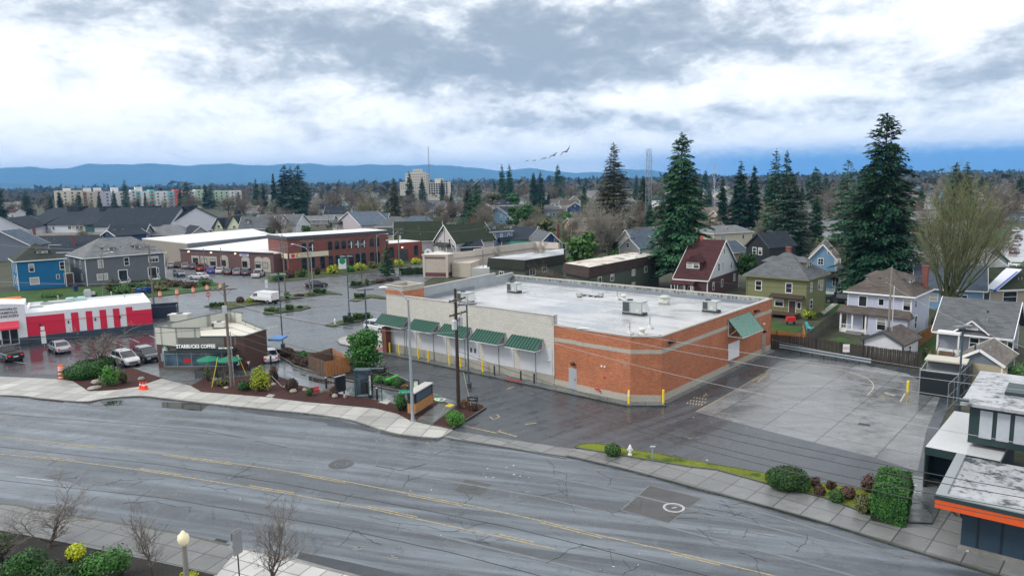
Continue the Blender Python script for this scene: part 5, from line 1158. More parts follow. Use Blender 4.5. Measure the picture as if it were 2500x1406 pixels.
 if porch:
  x0,x1,pd,ph,pr=porch[:5];prf=SH[porch[5]]if len(porch)>5 else rm
  mb=MB();mb.add([(x0-.3,-pd-.3,ph),(x1+.3,-pd-.3,ph),(x1+.3,.02,ph+pr),(x0-.3,.02,ph+pr),(x0-.3,-pd-.3,ph-.2),(x1+.3,-pd-.3,ph-.2),(x1+.3,.02,ph-.2),(x0-.3,.02,ph-.2)],[(0,1,2,3),(7,6,5,4),(0,4,5,1),(1,5,6,2),(3,7,4,0)]);p_=mb.build('porch',prf,t)
  mb=MB();n_=max(2,int((x1-x0)/2.4)+1)
  for k in range(n_):xx=x0+.1+(x1-x0-.2)*k/(n_-1);mb.box(xx-.08,xx+.08,-pd-.08,-pd+.08,0,ph-.2)
  mb.box(x0,x1,-pd,0,0,.25);mb.box(x0,x1,-pd-.03,-pd+.03,.95,1.03)
  for k in range(int((x1-x0)/.3)):xx=x0+.15+k*.3;mb.box(xx-.02,xx+.02,-pd-.02,-pd+.02,.25,.95)
  mb.build('porch_frame',WHITE,p_)
 return t
def hx(A,B,h,inset=.5):
 a,b_=G(*A,h),G(*B,h);t=(b_-a);L=t.length;t/=L;n=Vector((-t.y,t.x,0));o=a+t*inset+n*inset
 return(o.x,o.y),math.atan2(t.y,t.x),L-2*inset
def hc(px,py,h,w_,ang):
 p=G(px,py,h);a=R(ang);return(p.x-math.cos(a)*w_/2,p.y-math.sin(a)*w_/2),a,w_
F_,L_,Rr='f','l','r'
O,a,w_=hx((1813,670),(1975,682),5.9)
gh=house('house','olive green two storey house with grey pyramid roof and red brick chimney',O,a,w_,8.2,5.9,'hip',3.3,'green','grey',trim=mat('olive_trim',(.17,.18,.09),.6),chim=(4.6,4.6,9.9),ov=.55,wins=[(F_,1.9,4.3,.85,1.35),(F_,6.6,4.3,.85,1.35),(F_,5.2,1.9,1.2,.9,'none'),(F_,8.2,1.8,.5,.9,'none'),(Rr,2.0,4.4,.6,1.3),(Rr,5.2,4.4,.6,1.3),(Rr,2.2,1.8,.9,1.2),(Rr,6.4,4.2,.9,1.4)],doors=[(F_,7.2)],dorm=[(Rr,4.4,6.9,2.2,1.0,'hip',3.4,1.3),(L_,4.0,6.9,2.2,.9,'hip',3.4,1.3)])
mb=MB();mb.add([(4.0,-1.1,3.0),(9.0,-1.1,3.0),(9.0,0,3.35),(4.0,0,3.35),(4.0,-1.1,2.85),(9.0,-1.1,2.85),(9.0,0,3.2),(4.0,0,3.2)],[(0,1,2,3),(7,6,5,4),(0,4,5,1),(1,5,6,2)]);mb.build('porch_roof',mat('dark_roof_edge',(.05,.035,.03)),gh)
mb=MB();mb.box(4.0,8.4,-2.4,0,.55,.65)
for k in range(15):mb.box(4.0+k*.31,4.04+k*.31,-2.4,-2.36,.65,1.5)
mb.box(4,8.4,-2.42,-2.34,1.45,1.52);mb.box(4,4.1,-2.4,-2.3,0,1.5);mb.box(8.3,8.4,-2.4,-2.3,0,1.5);mb.build('deck',mat('brown_deck',(.09,.05,.035),.7),gh)
O,a,w_=hx((2059,709),(2234,724),5.5)
wh=house('house','pale blue white two storey house with brown pyramid roof and wide porch roof',O,a,w_,8.2,5.5,'hip',3.0,'paleblue','brown',chim=(w_-.2,6.4,8.6),wins=[(F_,1.9,4.2,.95,1.3,'none'),(F_,4.2,4.3,.6,.8,'none'),(F_,7.3,4.2,.8,1.3),(F_,4.6,1.7,1.0,1.5),(Rr,2.4,1.7,.9,1.6),(Rr,2.0,4.3,.7,1.2),(Rr,5.6,4.3,.7,1.2)],doors=[(F_,2.6,1.1,2.1,.5)],dorm=[(Rr,4.3,6.3,2.0,.9,'hip',3.2,1.2),(L_,4.0,6.3,2.0,.9,'hip',3.2,1.2)])
mb=MB();x1=w_+.5;mb.add([(-.9,-1.6,2.75),(x1,-1.6,2.75),(x1-.6,0,3.5),(-.9,0,3.5),(-.9,-1.6,2.6),(x1,-1.6,2.6),(x1,0,2.6),(-.9,0,2.6)],[(0,1,2,3),(7,6,5,4),(0,4,5,1),(1,5,6,2),(3,7,4,0)]);pr_=mb.build('porch_roof',SH['brown'],wh)
mb=MB();[mb.box(x_-.1,x_+.1,-1.35,-1.15,0,2.6)for x_ in(-.4,1.1,2.8)];mb.box(-.5,3.0,-1.35,0,0,.35);[mb.box(-.3+k*.25,-.26+k*.25,-1.3,-1.26,.35,1.1)for k in range(5)];mb.box(-.4,1.1,-1.3,-1.24,1.05,1.12);mb.build('porch_post',WHITE,pr_)
mb=MB();mb.box(3.0,w_,-1.2,0,0,2.62);ba_=mb.build('sun_room',SD['paleblue'],wh);win(ba_,Matrix(((1,0,0,0),(0,-1,0,-1.2),(0,0,1,0),(0,0,0,1))),4.7,1.6,1.0,1.5)
mb=MB();[mb.box(.5,2.6,-1.6-.3*k,-1.35-.3*k,0,.3-.1*k)for k in range(3)];mb.build('steps',MT['kerb_concrete'],wh)
O,a,w_=hx((2278,799),(2473,819),3.3)
bg_=house('house','grey bungalow with dark shingle roof and small white trimmed front gable',O,a,w_,8.8,3.3,'gx',3.0,'bungalow','grey',wins=[(F_,3.6,1.9,.8,1.1),(F_,6.5,1.9,1.4,1.1,'slide')],ov=.6)
gc=w_*.5;mb=MB();mb.add([(gc-1.25,-.3,3.4),(gc+1.25,-.3,3.4),(gc,-.3,4.4),(gc-1.25,3.2,3.4),(gc+1.25,3.2,3.4),(gc,3.2,4.4)],[(0,1,2),(3,5,4),(0,3,4,1)]);dg=mb.build('front_gable',SD['bungalow'],bg_)
mb=MB();gslab(mb,[(gc-1.75,-.8,3.15),(gc,-.8,4.55),(gc,3.4,4.55),(gc-1.75,3.4,3.15)],.12);gslab(mb,[(gc,-.8,4.55),(gc+1.75,-.8,3.15),(gc+1.75,3.4,3.15),(gc,3.4,4.55)],.12);mb.build('gable_roof',SH['grey'],dg)
mb=MB();mb.bar((gc-1.75,-.83,3.1),(gc,-.83,4.5),.06,.16);mb.bar((gc,-.83,4.5),(gc+1.75,-.83,3.1),.06,.16);mb.build('barge_board',WHITE,dg)
win(dg,Matrix(((1,0,0,0),(0,-1,0,-.3),(0,0,1,0),(0,0,0,1))),gc,3.72,.9,.36,'slide')
mb=MB();[mb.box(x_-.08,x_+.08,-1.5,-1.34,0,3.0)for x_ in(.2,2.3)];mb.box(.1,2.4,-1.6,0,2.85,3.1);mb.box(.1,2.4,-1.5,0,0,.9);mb.build('porch',WHITE,bg_)
mb=MB();[mb.box(.5,2.0,-1.75-.28*k,-1.5-.28*k,0,.9-.15*k)for k in range(6)];mb.bar((.45,-1.5,1.8),(.45,-3.2,.9),.06,.08);mb.bar((2.05,-1.5,1.8),(2.05,-3.2,.9),.06,.08);mb.build('steps',mat('brown_steps',(.14,.09,.06),.7),bg_)
def gable_px(name,label,A,AP,B,h,depth,wall,rf,autow=None,wins=None,ov=.3,**k):
 O,a,w_=hx(A,B,h,ov);hp=G(*AP,h)
 mx=(G(*A,h)+G(*B,h))/2;lo,hi=.2,9
 for _ in range(30):
  m_=(lo+hi)/2
  if PJ((mx.x,mx.y,h+m_))[1]>AP[1]:lo=m_
  else:hi=m_
 return house(name,label,O,a,w_,depth,h,'gy',max(.8,lo-.1),wall,rf,autow=autow,wins=wins,ov=ov,**k)
g1=gable_px('garage','small white garage with brown gable roof in front of the pale blue white house',(2100,825),(2153,807),(2210,840),2.5,5.0,'white','brown',wins=[(Rr,2.2,1.4,.7,.8)],cat='garage',trim=DKGREY)
g2=gable_px('garage','slate blue garage with grey gable roof behind the bin enclosure',(2327,873),(2390,850),(2455,890),2.6,6.0,'slate','tan',wins=[],cat='garage')
mb=MB();mb.box(1.3,4.3,-.05,0,0,2.3);mb.build('garage_door',mat('tan_garage_door',(.40,.35,.25),.6,.1,1),g2)
gable_px('house','light blue gabled house left of the tallest fir',(1970,630),(2018,594),(2046,632),6.2,10,'ltblue','tan',wins=[(F_,2.0,5.6,.8,1.0,'quad'),(F_,4.8,5.6,.8,1.0,'quad'),(F_,1.6,2.0,1.0,1.4,'quad'),(F_,4.6,2.0,.9,1.4,'quad'),(Rr,2,2,.8,1.2),(Rr,5,4.6,.8,1.1),(F_,3.4,7.2,.5,.5,'none')],porch=(1.6,5.6,1.5,3.3,.6,'brown'))
A_,B_,D_=G(1642,677,3.5),G(1730,682.5,3.5),G(1809,647,3.5);tx=(B_-A_).normalized();ty=Vector((-tx.y,tx.x,0));dep=17.0;wl=(B_-A_).length
mh=house('house','steep roofed maroon house with white siding gable and red topped dormer',(A_.x+tx.x*.3+ty.x*.3,A_.y+tx.y*.3+ty.y*.3),math.atan2(tx.y,tx.x),wl-.6,dep,3.5,'gx',6.15,'maroon','maroon',ov=.3,wins=[(Rr,3.0,1.9,.8,1.2),(Rr,7.6,1.9,.8,1.2),(Rr,14.5,2.1,.8,1.2),(F_,1.5,1.4,.9,1.1),(F_,3.0,1.4,.9,1.1)],dorm=[(F_,(wl-.6)*.46,4.9,2.6,1.4,'gable',4.6,1.5)])
mb=MB();ww=wl-.6;mb.add([(ww+.025,0,3.35),(ww+.025,dep,3.35),(ww+.025,dep/2,9.5),(ww+.01,0,3.35),(ww+.01,dep,3.35),(ww+.01,dep/2,9.5)],[(0,1,2),(3,5,4),(0,2,5,3),(1,4,5,2)]);ge=mb.build('gable_end',pattern('siding_broad_white','siding',(.62,.66,.70),p=.28,var=.1),mh)
FRm=Matrix(((0,1,0,ww+.025),(1,0,0,0),(0,0,1,0),(0,0,0,1)))
for x_,z_,a_,b_ in((5.6,5.0,.7,1.3),(7.8,5.0,.7,1.3),(12.6,4.7,.7,1.2),(8.4,7.6,.6,.8)):win(ge,FRm,x_,z_,a_,b_)
mb=MB();mb.add([(-.2,-1.8,2.6),(ww-2,-1.8,2.6),(ww-2,0,3.2),(-.2,0,3.2),(-.2,-1.8,2.48),(ww-2,-1.8,2.48),(ww-2,0,3.05),(-.2,0,3.05)],[(0,1,2,3),(7,6,5,4),(0,4,5,1),(1,5,6,2),(3,7,4,0)]);pr_=mb.build('porch_roof',SH['maroon'],mh)
mb=MB();[mb.box(x_-.06,x_+.06,-1.7,-1.58,0,2.5)for x_ in(0,1.2,2.4,3.6,ww-2.1)];mb.box(-.1,ww-2,-1.72,-1.6,.9,1.0);mb.build('porch_post',WHITE,pr_)
mb=MB();mb.box(1.5,1.9,dep/2-.2,dep/2+.2,9.3,10.3);mb.build('chimney',mat('red_clay',(.45,.09,.05)),mh)
gable_px('house','fire blackened gabled house behind the maroon house',(1817,598),(1846,568),(1879,603),5.4,9,'burnt','dark',wins=[(F_,2.4,4.2,.9,1.4),(F_,4.0,4.2,.9,1.4)],trim=DKGREY,corner=False)
house('house','cream stucco house with low light grey roof behind the maroon house',*hc(1790,567,5.6,13,22),8,5.6,'hip',1.7,'cream','light',wins=[(F_,3,4.2,1.4,1.3,'slide'),(F_,10,4.2,.6,1.0)],ridge=8)
house('house','tan cottage with grey roof, brown chimney and two small gables',*hc(1752,575,3.2,11,30),9,3.2,'gx',3.8,'tan','tan',wins=[],dorm=[(F_,8.4,5.2,1.6,1.4,'gable',3.5,1.9),(F_,2.2,5.2,1.8,1.4,'gable',3.5,1.9)],chim=(5.6,3.6,8.0))
house('house','pink cream gabled house beside the curved street lamp',*hc(1792,530,4.2,13,20),9,4.2,'gx',2.6,'pink','tan',autow='f',chim=(7,4,8.2))
house('house','small pink house squeezed between maroon house and burnt house',*hc(1806,612,3.0,5,35),7,3.0,'gx',2.2,'pink','bluegrey',autow='f')
O,a,w_=hx((1509,602),(1562,606),4.2,.3)
gable_px('house','light grey cottage with front gable behind the brown topped apartments',(1509,602),(1538,579),(1562,606),3.8,7,'ltgrey','bluegrey',wins=[(F_,2.7,4.3,.8,1.1),(F_,2.7,1.8,1.6,1.2,'slide')])
house('house','grey cottage wing with dark roof just left of the tall dark fir',*hc(1590,588,3.6,11,25),8,3.6,'gx',3.2,'ltgrey','bluegrey',autow='f')
gable_px('house','deep blue bungalow with broad white trimmed gable',(1318,590),(1348,566),(1372,588),3.4,14,'dkblue','grey',wins=[(F_,1.6,1.7,1.0,1.2),(F_,4.3,3.6,.7,.8),(F_,6.8,1.7,1.0,1.4)],chim=(7.4,8,7.6),ov=.6)
gable_px('house','mint green cottage with dark roof',(1299,585),(1316,552),(1328,572),3.0,8,'teal','dark',wins=[(F_,2.0,1.6,.9,1.1)])
house('house','brown roofed low house left of the mint green cottage',*hc(1270,575,2.6,13,10),8,2.6,'gx',2.6,'tan','brown',autow='f')
O,a,w_=hx((1196,566),(1254,562),5.7,.4)
house('house','blue grey two storey house with hipped roof and two small dormers',O,a,w_,9,5.7,'hip',2.8,'bluegrey','green',wins=[(F_,1.5,4.2,.8,1.2),(F_,4.2,4.2,.7,1.2),(F_,7.0,4.2,.7,1.2),(F_,1.5,1.7,.8,1.7),(F_,5.0,1.6,1.6,1.1,'triple')],dorm=[(F_,2.2,6.4,1.6,.8,'hip',3.0,.9),(F_,6.6,6.4,1.6,.8,'hip',3.0,.9)],porch=(3.0,7.6,1.4,2.7,1.0,'dark'))
house('house','white two storey house with blue grey hipped roof beside the teal shed',*hc(1155,565,5.6,13.5,-3),9,5.6,'hip',2.4,'white','bluegrey',wins=[(F_,1.8,4.2,1.4,1.6,'quad'),(F_,9.4,4.2,.8,1.6),(F_,10.5,1.6,.8,1.2)],ridge=6,porch=(5.0,13.0,2.4,2.9,.9,'dark'),chim=(6,4.5,9.3))
house('shed','dark teal shed with white gable end in front of the white two storey house',*hc(1142,600,2.4,8.5,18),4.5,2.4,'gx',1.4,'shed','dark',wins=[(Rr,2.2,1.3,1.6,1.0,'slide')],cat='shed')
cg=gable_px('house','large cream house with a tall gable and dark mossy roof',(1056,585),(1080,548),(1112,589),4.0,15,'cotton','moss',wins=[(F_,2.3,3.5,.7,1.5),(F_,4.5,3.5,.7,1.5),(F_,6.6,3.7,.7,1.5),(F_,3.6,7.0,.6,1.0)],porch=(1.2,7.0,1.5,2.5,.8,'green'),ov=.6)
house('house','cream side wing with steep dark mossy roof',*hc(1022,584,3.9,14,8),9,3.9,'gx',5.2,'cotton','moss',wins=[(F_,4.5,2.9,.8,1.2),(F_,12,2.9,.8,1.3)])
house('house','pale yellow house with grey hipped roof behind the brick annex',*hc(962,552,5.6,13,0),10,5.6,'hip',3.2,'yellow','grey',autow='f')
house('house','pale blue house with a bluish hipped roof',*hc(1018,554,5.4,15,0),10,5.4,'hip',3.6,'ltblue','bluegrey',autow='f')
house('house','small yellow house under the pale yellow one',*hc(955,573,3.0,9,5),7,3.0,'gx',2.0,'yellow','dark',autow='f')
lh=gable_px('house','lilac grey house with big front gable, porch and stairs',(823,540),(846,517),(880,550),4.2,12,'lilac','bluegrey',wins=[(F_,3.7,5.2,.7,1.2),(F_,6.6,5.2,.7,1.2)],porch=(-.2,7.6,2.6,3.4,1.2,'green'),ov=.5)
house('house','lilac grey wing with a narrow pointed gable and tall windows',*hc(912,545,4.0,11,-4),9,4.0,'gx',4.0,'lilac','bluegrey',wins=[(F_,1.4,2.4,.8,1.6),(F_,4.2,2.4,.7,2.0),(F_,5.8,2.4,.7,2.0)],dorm=[(F_,4.8,3.6,3.4,2.2,'gable',4.0,.1)])
gable_px('house','white steep gabled house behind two narrow evergreens',(724,549),(743,522),(760,543),3.6,20,'white','grey',wins=[(F_,3.3,3.6,.8,1.2,'slide')],ov=.5)
gable_px('house','white gabled house half hidden by a pale bare tree',(678,556),(693,524),(712,547),3.4,10,'cotton','grey',wins=[],ov=.4)
house('house','flat roofed white modern house with large dark window',*hc(660,540,3.6,12.5,2),9,3.6,'flat',.3,'white','light',wins=[(F_,6.4,1.7,3.0,2.4,'triple'),(F_,1.8,2.6,1.2,.5),(F_,3.6,2.6,1.0,.4)],ov=.1)
house('house','brown red roofed house behind the flat roofed white house',*hc(680,534,3.4,13,5),9,3.4,'gx',2.6,'cotton','maroon',autow='f')
house('house','white house with dark roof left of the lilac house',*hc(822,522,4.2,15,-6),9,4.2,'gx',4.2,'white','dark',wins=[(F_,2.6,2.8,.8,1.6),(F_,5.2,2.6,.8,1.4)])
house('house','cream gabled house in a clump of small houses below the round tree',*hc(782,510,4.0,12,-10),9,4.0,'gx',3.4,'cream','dark',autow='fr',dorm=[(F_,4,5.0,1.8,1.4,'gable',3.6,1.9)])
house('house','white box house with dark roof beside the yellow green bush tree',*hc(807,502,4.6,13,-4),8,4.6,'hip',2.0,'white','dark',autow='f')
house('house','low grey house with pale roofs right of the white steep gable',*hc(775,536,2.6,16,-4),8,2.6,'gx',1.8,'ltgrey','light',autow='f')
O,a,w_=hx((514,557),(602,557),3.4,.4)
yh=house('house','pale yellow green house with two pointed front gables and dark roof',O,a,w_,9,3.4,'gx',4.2,'ltyellow','dark',chim=(w_*.38,4,9.2),wins=[],dorm=[])
for xx,ww_,z_ in((3.6,4.6,3.9),(11.2,7.4,5.0)):
 mb=MB();mb.add([(xx-ww_/2,-.3,0),(xx+ww_/2,-.3,0),(xx+ww_/2,-.3,3.4),(xx,-.3,3.4+z_),(xx-ww_/2,-.3,3.4),(xx-ww_/2,4,0),(xx+ww_/2,4,0),(xx+ww_/2,4,3.4),(xx,4,3.4+z_),(xx-ww_/2,4,3.4)],[(0,1,2,3,4),(9,8,7,6,5),(0,4,9,5),(1,6,7,2),(2,7,8,3),(3,8,9,4)]);o=mb.build('front_gable',SD['ltyellow'],yh)
 mb=MB();e=.5;k=e*z_/(ww_/2);gslab(mb,[(xx-ww_/2-e,-.7,3.4-k),(xx,-.7,3.5+z_),(xx,5,3.5+z_),(xx-ww_/2-e,5,3.4-k)],.14);gslab(mb,[(xx,-.7,3.5+z_),(xx+ww_/2+e,-.7,3.4-k),(xx+ww_/2+e,5,3.4-k),(xx,5,3.5+z_)],.14);mb.build('gable_roof',SH['dark'],o)
 win(o,Matrix(((1,0,0,0),(0,-1,0,-.3),(0,0,1,0),(0,0,0,1))),xx,4.0,1.2,1.3,'slide')
house('house','dark grey gabled house right of the pale yellow green one',*hc(622,556,3.6,13,0),10,3.6,'gx',4.4,'slate','grey',autow='f',dorm=[(F_,3,5.2,1.8,1.3,'gable',3.6,1.5)])
O,a,w_=hx((32,638),(163,629),6.3)
house('house','bright blue two storey corner house with mossy pyramid roof',O,a,w_,9.5,6.3,'hip',3.3,'blue','green',ridge=0.0,wins=[(F_,2.6,4.6,.8,1.5),(F_,8.2,4.6,.8,1.5),(F_,2.9,1.8,1.5,1.3,'none'),(F_,7.2,2.3,.5,.8),(L_,3.0,4.5,.8,1.5),(L_,6.6,4.5,.8,1.5),(L_,3.4,1.8,.9,1.5),(L_,7.4,1.8,.9,1.6)],doors=[(F_,9.2,1.6,2.3,.5)],dorm=[(F_,5.0,7.0,2.2,1.0,'hip',3.2,1.4)])
O2,a2,w2=hx((202,630),(407,614),6.2)
gy_=house('house','large grey two storey house with long hipped roof, two dormers and white trim',O2,a2,w2,12,6.2,'hip',3.6,'grey','light',ridge=w2*.42,wins=[(F_,3.0,4.6,.9,1.6),(F_,8.3,4.6,.9,1.6),(F_,w2-2.4,4.6,2.0,1.1,'triple'),(F_,3.1,1.7,2.0,1.2,'slide'),(F_,w2-2.3,1.9,1.6,1.2,'slide'),(L_,4.2,4.5,.7,1.6),(L_,8.4,4.5,.7,1.6),(L_,8.6,1.7,.8,1.3)],dorm=[(F_,5.4,7.0,2.3,1.0,'hip',3.4,1.6),(F_,11.8,7.0,2.3,1.0,'hip',3.4,1.6)])
for xx in(7.3,13.6):
 mb=MB();mb.box(xx-1.0,xx+1.0,-.06,0,.3,2.9);e_=mb.build('entry',WHITE,gy_);mb=MB();mb.box(xx-.84,xx+.84,-.10,-.05,.3,2.75);mb.build('dark_opening',GLASS,e_)
 mb=MB();mb.bar((xx-1,-.1,1.3),(xx-1.0,-1.6,.4),.08,.1);mb.bar((xx+1,-.1,1.3),(xx+1.0,-1.6,.4),.08,.1);mb.box(xx-1,xx+1,-1.7,-.1,0,.28);mb.build('entry_steps',WHITE,e_)
house('house','low house with long slate roof and chimney behind the bright blue house',*hc(120,596,3.0,34,2),12,3.0,'gx',2.4,'slate','dark',wins=[],chim=(9,6,7.8))
house('house','dark roofed house with red chimney between the two corner houses',*hc(185,614,3.4,17,6),10,3.4,'hip',2.6,'slate','dark',wins=[],chim=(7,3,7.4))
gable_px('house','dark blue house with a white edged gable above the grey house',(244,573),(257,562),(281,575),6.0,10,'dkblue','dark',wins=[(F_,2.5,6.4,.7,.6,'none')],ov=.6)
house('house','dark gabled roof just right of the white edged blue gable',*hc(305,573,4.2,13,5),10,4.2,'gx',3.4,'slate','dark',wins=[])
house('house','light grey hipped roof house behind the grey house',*hc(400,572,3.6,18,0),12,3.6,'hip',3.2,'ltgrey','light',wins=[],ridge=5)
gable_px('house','pale grey house with dark roof and white arched gable trim',(463,571),(488,552),(518,568),4.0,14,'ltgrey','dark',wins=[],ov=.6)
house('house','dark grey roofed house at the left edge behind the bright blue house',*hc(5,600,4.6,16,6),10,4.6,'gy',4.4,'slate','bluegrey',wins=[])
house('house','brown grey low roof running along the left edge',*hc(60,580,2.6,56,2),12,2.6,'gx',1.2,'ltgrey','tan',wins=[])
house('house','house with long white roof below the branches of the mossy tree',*hc(2395,665,3.6,15,20),11,3.6,'gx',3.0,'ltgrey','white',wins=[])
gable_px('house','green edged white roofed house beside the side street',(2392,640),(2425,606),(2466,636),3.4,10,'ltgrey','white',wins=[],trim=mat('green_trim',(.05,.14,.10)))
gable_px('house','pale green roofed cottage below the green edged house',(2414,660),(2443,642),(2474,662),3.0,8,'ltgrey','white',wins=[],trim=MT['green_trim'])
gable_px('house','sky blue gabled cottage left of the blue tarpaulin roof',(2400,690),(2421,675),(2445,697),3.2,9,'ltblue','white',wins=[(F_,2.0,1.6,1.4,1.0,'slide')],porch=(0.2,4.2,1.6,2.4,.5,'dark'))
house('house','blue house behind the trunk of the mossy tree',*hc(2318,700,3.6,9,-30),8,3.6,'gx',3.0,'ltblue','bluegrey',wins=[(F_,2.4,1.8,1.2,1.1),(F_,6.2,1.8,1.4,1.1,'slide')])
th_=house('house','tan house at the right edge with a white and blue tarpaulin on its roof',*hc(2505,700,3.2,12,6),9,3.2,'gx',2.6,'tan','moss',wins=[(F_,3.4,1.7,2.2,1.6),(F_,7.6,1.5,1.0,1.8)])
mb=MB();mb.bar((-.6,-.6,3.1),(6.5,3.2,5.6),2.2,.12);mb.build('tarpaulin',mat('white_tarp',(.6,.62,.68),.4,.1,1),th_)
mb=MB();mb.bar((-.6,-1.6,3.0),(6.5,2.2,5.35),.3,.3);mb.build('tarpaulin_edge',mat('blue_tarp',(.02,.08,.38),.4),th_)
house('house','dark roofed house peeking left of the mossy tree',*hc(2245,612,4.0,13,30),10,4.0,'gx',3.4,'ltgrey','grey',wins=[])
house('house','pale house with light roof right of the tallest fir',*hc(2232,660,3.0,12,10),8,3.0,'gx',2.2,'ltgrey','white',wins=[])
house('house','grey roofed house with white slats beside the light blue gable',*hc(2040,556,3.6,16,-25),9,3.6,'gx',2.6,'white','light',wins=[])
far=[(1022,502,5.0,20,0,'hip','slate','dark','dark blue grey house with two dormers below the hospital',1),(1066,500,4.2,12,10,'gx','lilac','grey','lilac house with a white edged gable below the hospital',1),(1105,498,3.6,20,0,'flat','white','light','long flat roofed white building right of the lilac gable',0),(1085,516,3.8,12,-10,'gy','pink','dark','reddish house with a white edged gable below the flat white building',0),(1060,522,3.0,11,-8,'gy','grey','dark','small dark house with a white edged gable in brown trees',0),(1003,489,4.0,13,10,'gy','white','grey','white gabled house at the left of the dark dormered house',0),(1127,513,3.0,9,0,'gy','white','dark','little white gable beside the broad green fir',0),(1229,500,5.6,15,0,'hip','white','dark','white house with dark roof and dormers behind the far blue gable',1),(1213,522,5.2,9,-4,'gy','ltblue','grey','far blue gabled house with a balcony',0),(1240,518,4.6,13,0,'gx','white','dark','white dark roofed house right of the far blue gable',0),(1277,508,3.4,10,20,'gx','white','grey','small white house below the close fir pair',0),(1345,512,4.2,14,6,'hip','slate','grey','grey hipped house left of the dark blue house',0),(1404,507,4.8,9,-5,'gy','dkblue','bluegrey','dark blue gabled house in the middle distance',0),(1391,500,4.6,12,0,'gx','white','brown','white house behind the dark blue gabled house',0),(1402,492,6,9,0,'gy','tan','tan','peach coloured house with a steep roof among brown trees',0),(1320,478,4,14,0,'gx','white','light','white roofed house right of the close fir pair',0),(1432,545,3.4,12,15,'gx','pink','tan','low tan house behind the pale bare tree',0),(1568,575,3.6,12,20,'gx','tan','brown','brown roofed house right of the redwood',0),(1740,470,4.6,14,10,'gx','white','bluegrey','blue grey roofed house right of the tall dark fir',0),(1730,492,4,15,10,'gx','tan','tan','tan roofed house below the blue grey roof',0),(1736,518,3.6,12,10,'gx','cream','tan','cream gabled house right of the tall dark fir',0),(1826,520,3.4,11,0,'hip','cream','tan','cream house half hidden by the twin tops',0),(1960,515,4,12,0,'gx','tan','light','light roofed house seen right of the grey green fir',0),(2020,500,4.2,13,10,'gx','slate','bluegrey','blue grey house between the firs at the right',0),(2280,530,3.5,14,0,'gx','ltgrey','light','pale low house behind the mossy tree',0),(2400,510,4.5,26,0,'flat','ltgrey','white','long flat pale building above the side street',0),(2450,520,4,22,8,'flat','slate','light','grey flat building right of the long flat pale one',0),(2350,495,4,30,0,'flat','ltgrey','light','wide low building behind the mossy tree',0),(2300,580,3.4,13,15,'gx','white','bluegrey','white house glimpsed through the mossy tree',0),(2370,560,3.6,13,30,'gx','white','white','white house right of the mossy tree by the side street',0),(905,465,7,30,0,'flat','white','light','white institutional building far behind the greenish bare tree',0),(650,480,4,16,0,'gx','cotton','light','pale house left of the slim fir',0),(765,476,4,20,0,'gx','cotton','light','pale house right of the three tall firs',0),(840,480,4,16,0,'gx','white','light','white house between the round tree and greenish tree',0),(770,492,3.4,15,0,'gx','tan','brown','tan house above the cream gables',0),(600,510,3.6,15,0,'gx','cotton','brown','house hidden in bare trees right of the yellow house',0),(20,500,4,16,0,'gx','white','light','white house at the left edge above the school roof',0),(10,520,4,16,0,'gx','white','maroon','red roofed house at the left edge above the school roof',0),(1180,478,4,16,0,'gx','tan','brown','tan house between the hospital and the tall fir pair',0),(1255,472,4,18,0,'gx','cotton','brown','brown roofed house under the tall fir pair',0),(1460,472,5,22,0,'gx','cotton','light','pale house on the skyline left of the redwood',0),(1650,470,5,20,0,'gx','cotton','light','pale house on the skyline left of the tall dark fir',0),(2005,440,9,70,0,'flat','white','white','long white warehouse on the skyline among poplars',0)]
for px,py,h,w_,an,rf_,wl_,rr_,lb,dm in far:
 O,a,_=hc(px,py,h,w_,an)
 house('house' if 'building' not in lb and 'warehouse' not in lb else 'building',lb,O,a,w_,min(w_*.8,12),h,rf_,h*.62,wl_,rr_,autow='f' if rf_!='flat' else 'f',simple=True,cat='building' if rf_=='flat' else 'house',dorm=[(F_,w_*.3,h+.6,1.8,1.0,'hip',3,1.0),(F_,w_*.7,h+.6,1.8,1.0,'hip',3,1.0)]if dm else(),group='houses of the wooded neighbourhood')
rnd=random.Random(9)
for i in range(66):
 px=rnd.uniform(-20,2520);py=rnd.uniform(462,500)
 if 60<px<640 or 990<px<1110:continue
 w_=rnd.uniform(10,15);h=rnd.choice((3,3.4,5.4));an=rnd.choice((0,40,-50,20));wl_=rnd.choice(('white','cream','white','cotton','slate','ltblue'));rr_=rnd.choice(('grey','dark','light','brown','tan'))
 O,a,_=hc(px,py-(px-1250)*.01,h,w_,an);rf_=rnd.choice(('gx','gy','hip'))
 o=house('house','',O,a,w_,9,h,rf_,3,wl_,rr_,autow='f',simple=True,group='houses of the wooded neighbourhood')
 nm={'ltgrey':'light grey','cotton':'off white','slate':'slate grey','ltblue':'light blue'}.get(wl_,wl_)
 autolabel(o,'distant '+nm+(' two storey' if h>5 else ' low')+' house with '+rr_+' roof '+near(px),px)
def worldhouse(name,label,P0,P1,depth,*a,**k):
 t_=P1-P0;return house(name,label,(P0.x,P0.y),math.atan2(t_.y,t_.x),t_.length,depth,*a,**k)
S0,S1=G(58,546,4.4),G(410,548,4.4)
sc=worldhouse('school_building','long white school with huge dark shingle roofs and gabled wings',S0,S1,34,4.4,'gx',7.0,'white','dark',wallmat=STUCCO,ov=.6,cat='building',corner=False,trim=DKGREY,wins=[(F_,18+k*2.2,2.3,1.4,1.5,'quad')for k in(0,1)]+[(F_,31+k*2.6,2.6,1.8,1.5,'quad')for k in range(5)]+[(F_,52,2.4,1.4,1.6,'quad'),(F_,56,2.4,1.8,1.6,'quad'),(F_,70,2.4,1.6,1.4),(F_,73,2.4,1.6,1.4),(F_,78,2.4,1.6,1.4),(F_,82,2.4,1.6,1.4)])
SL=(S1-S0).length
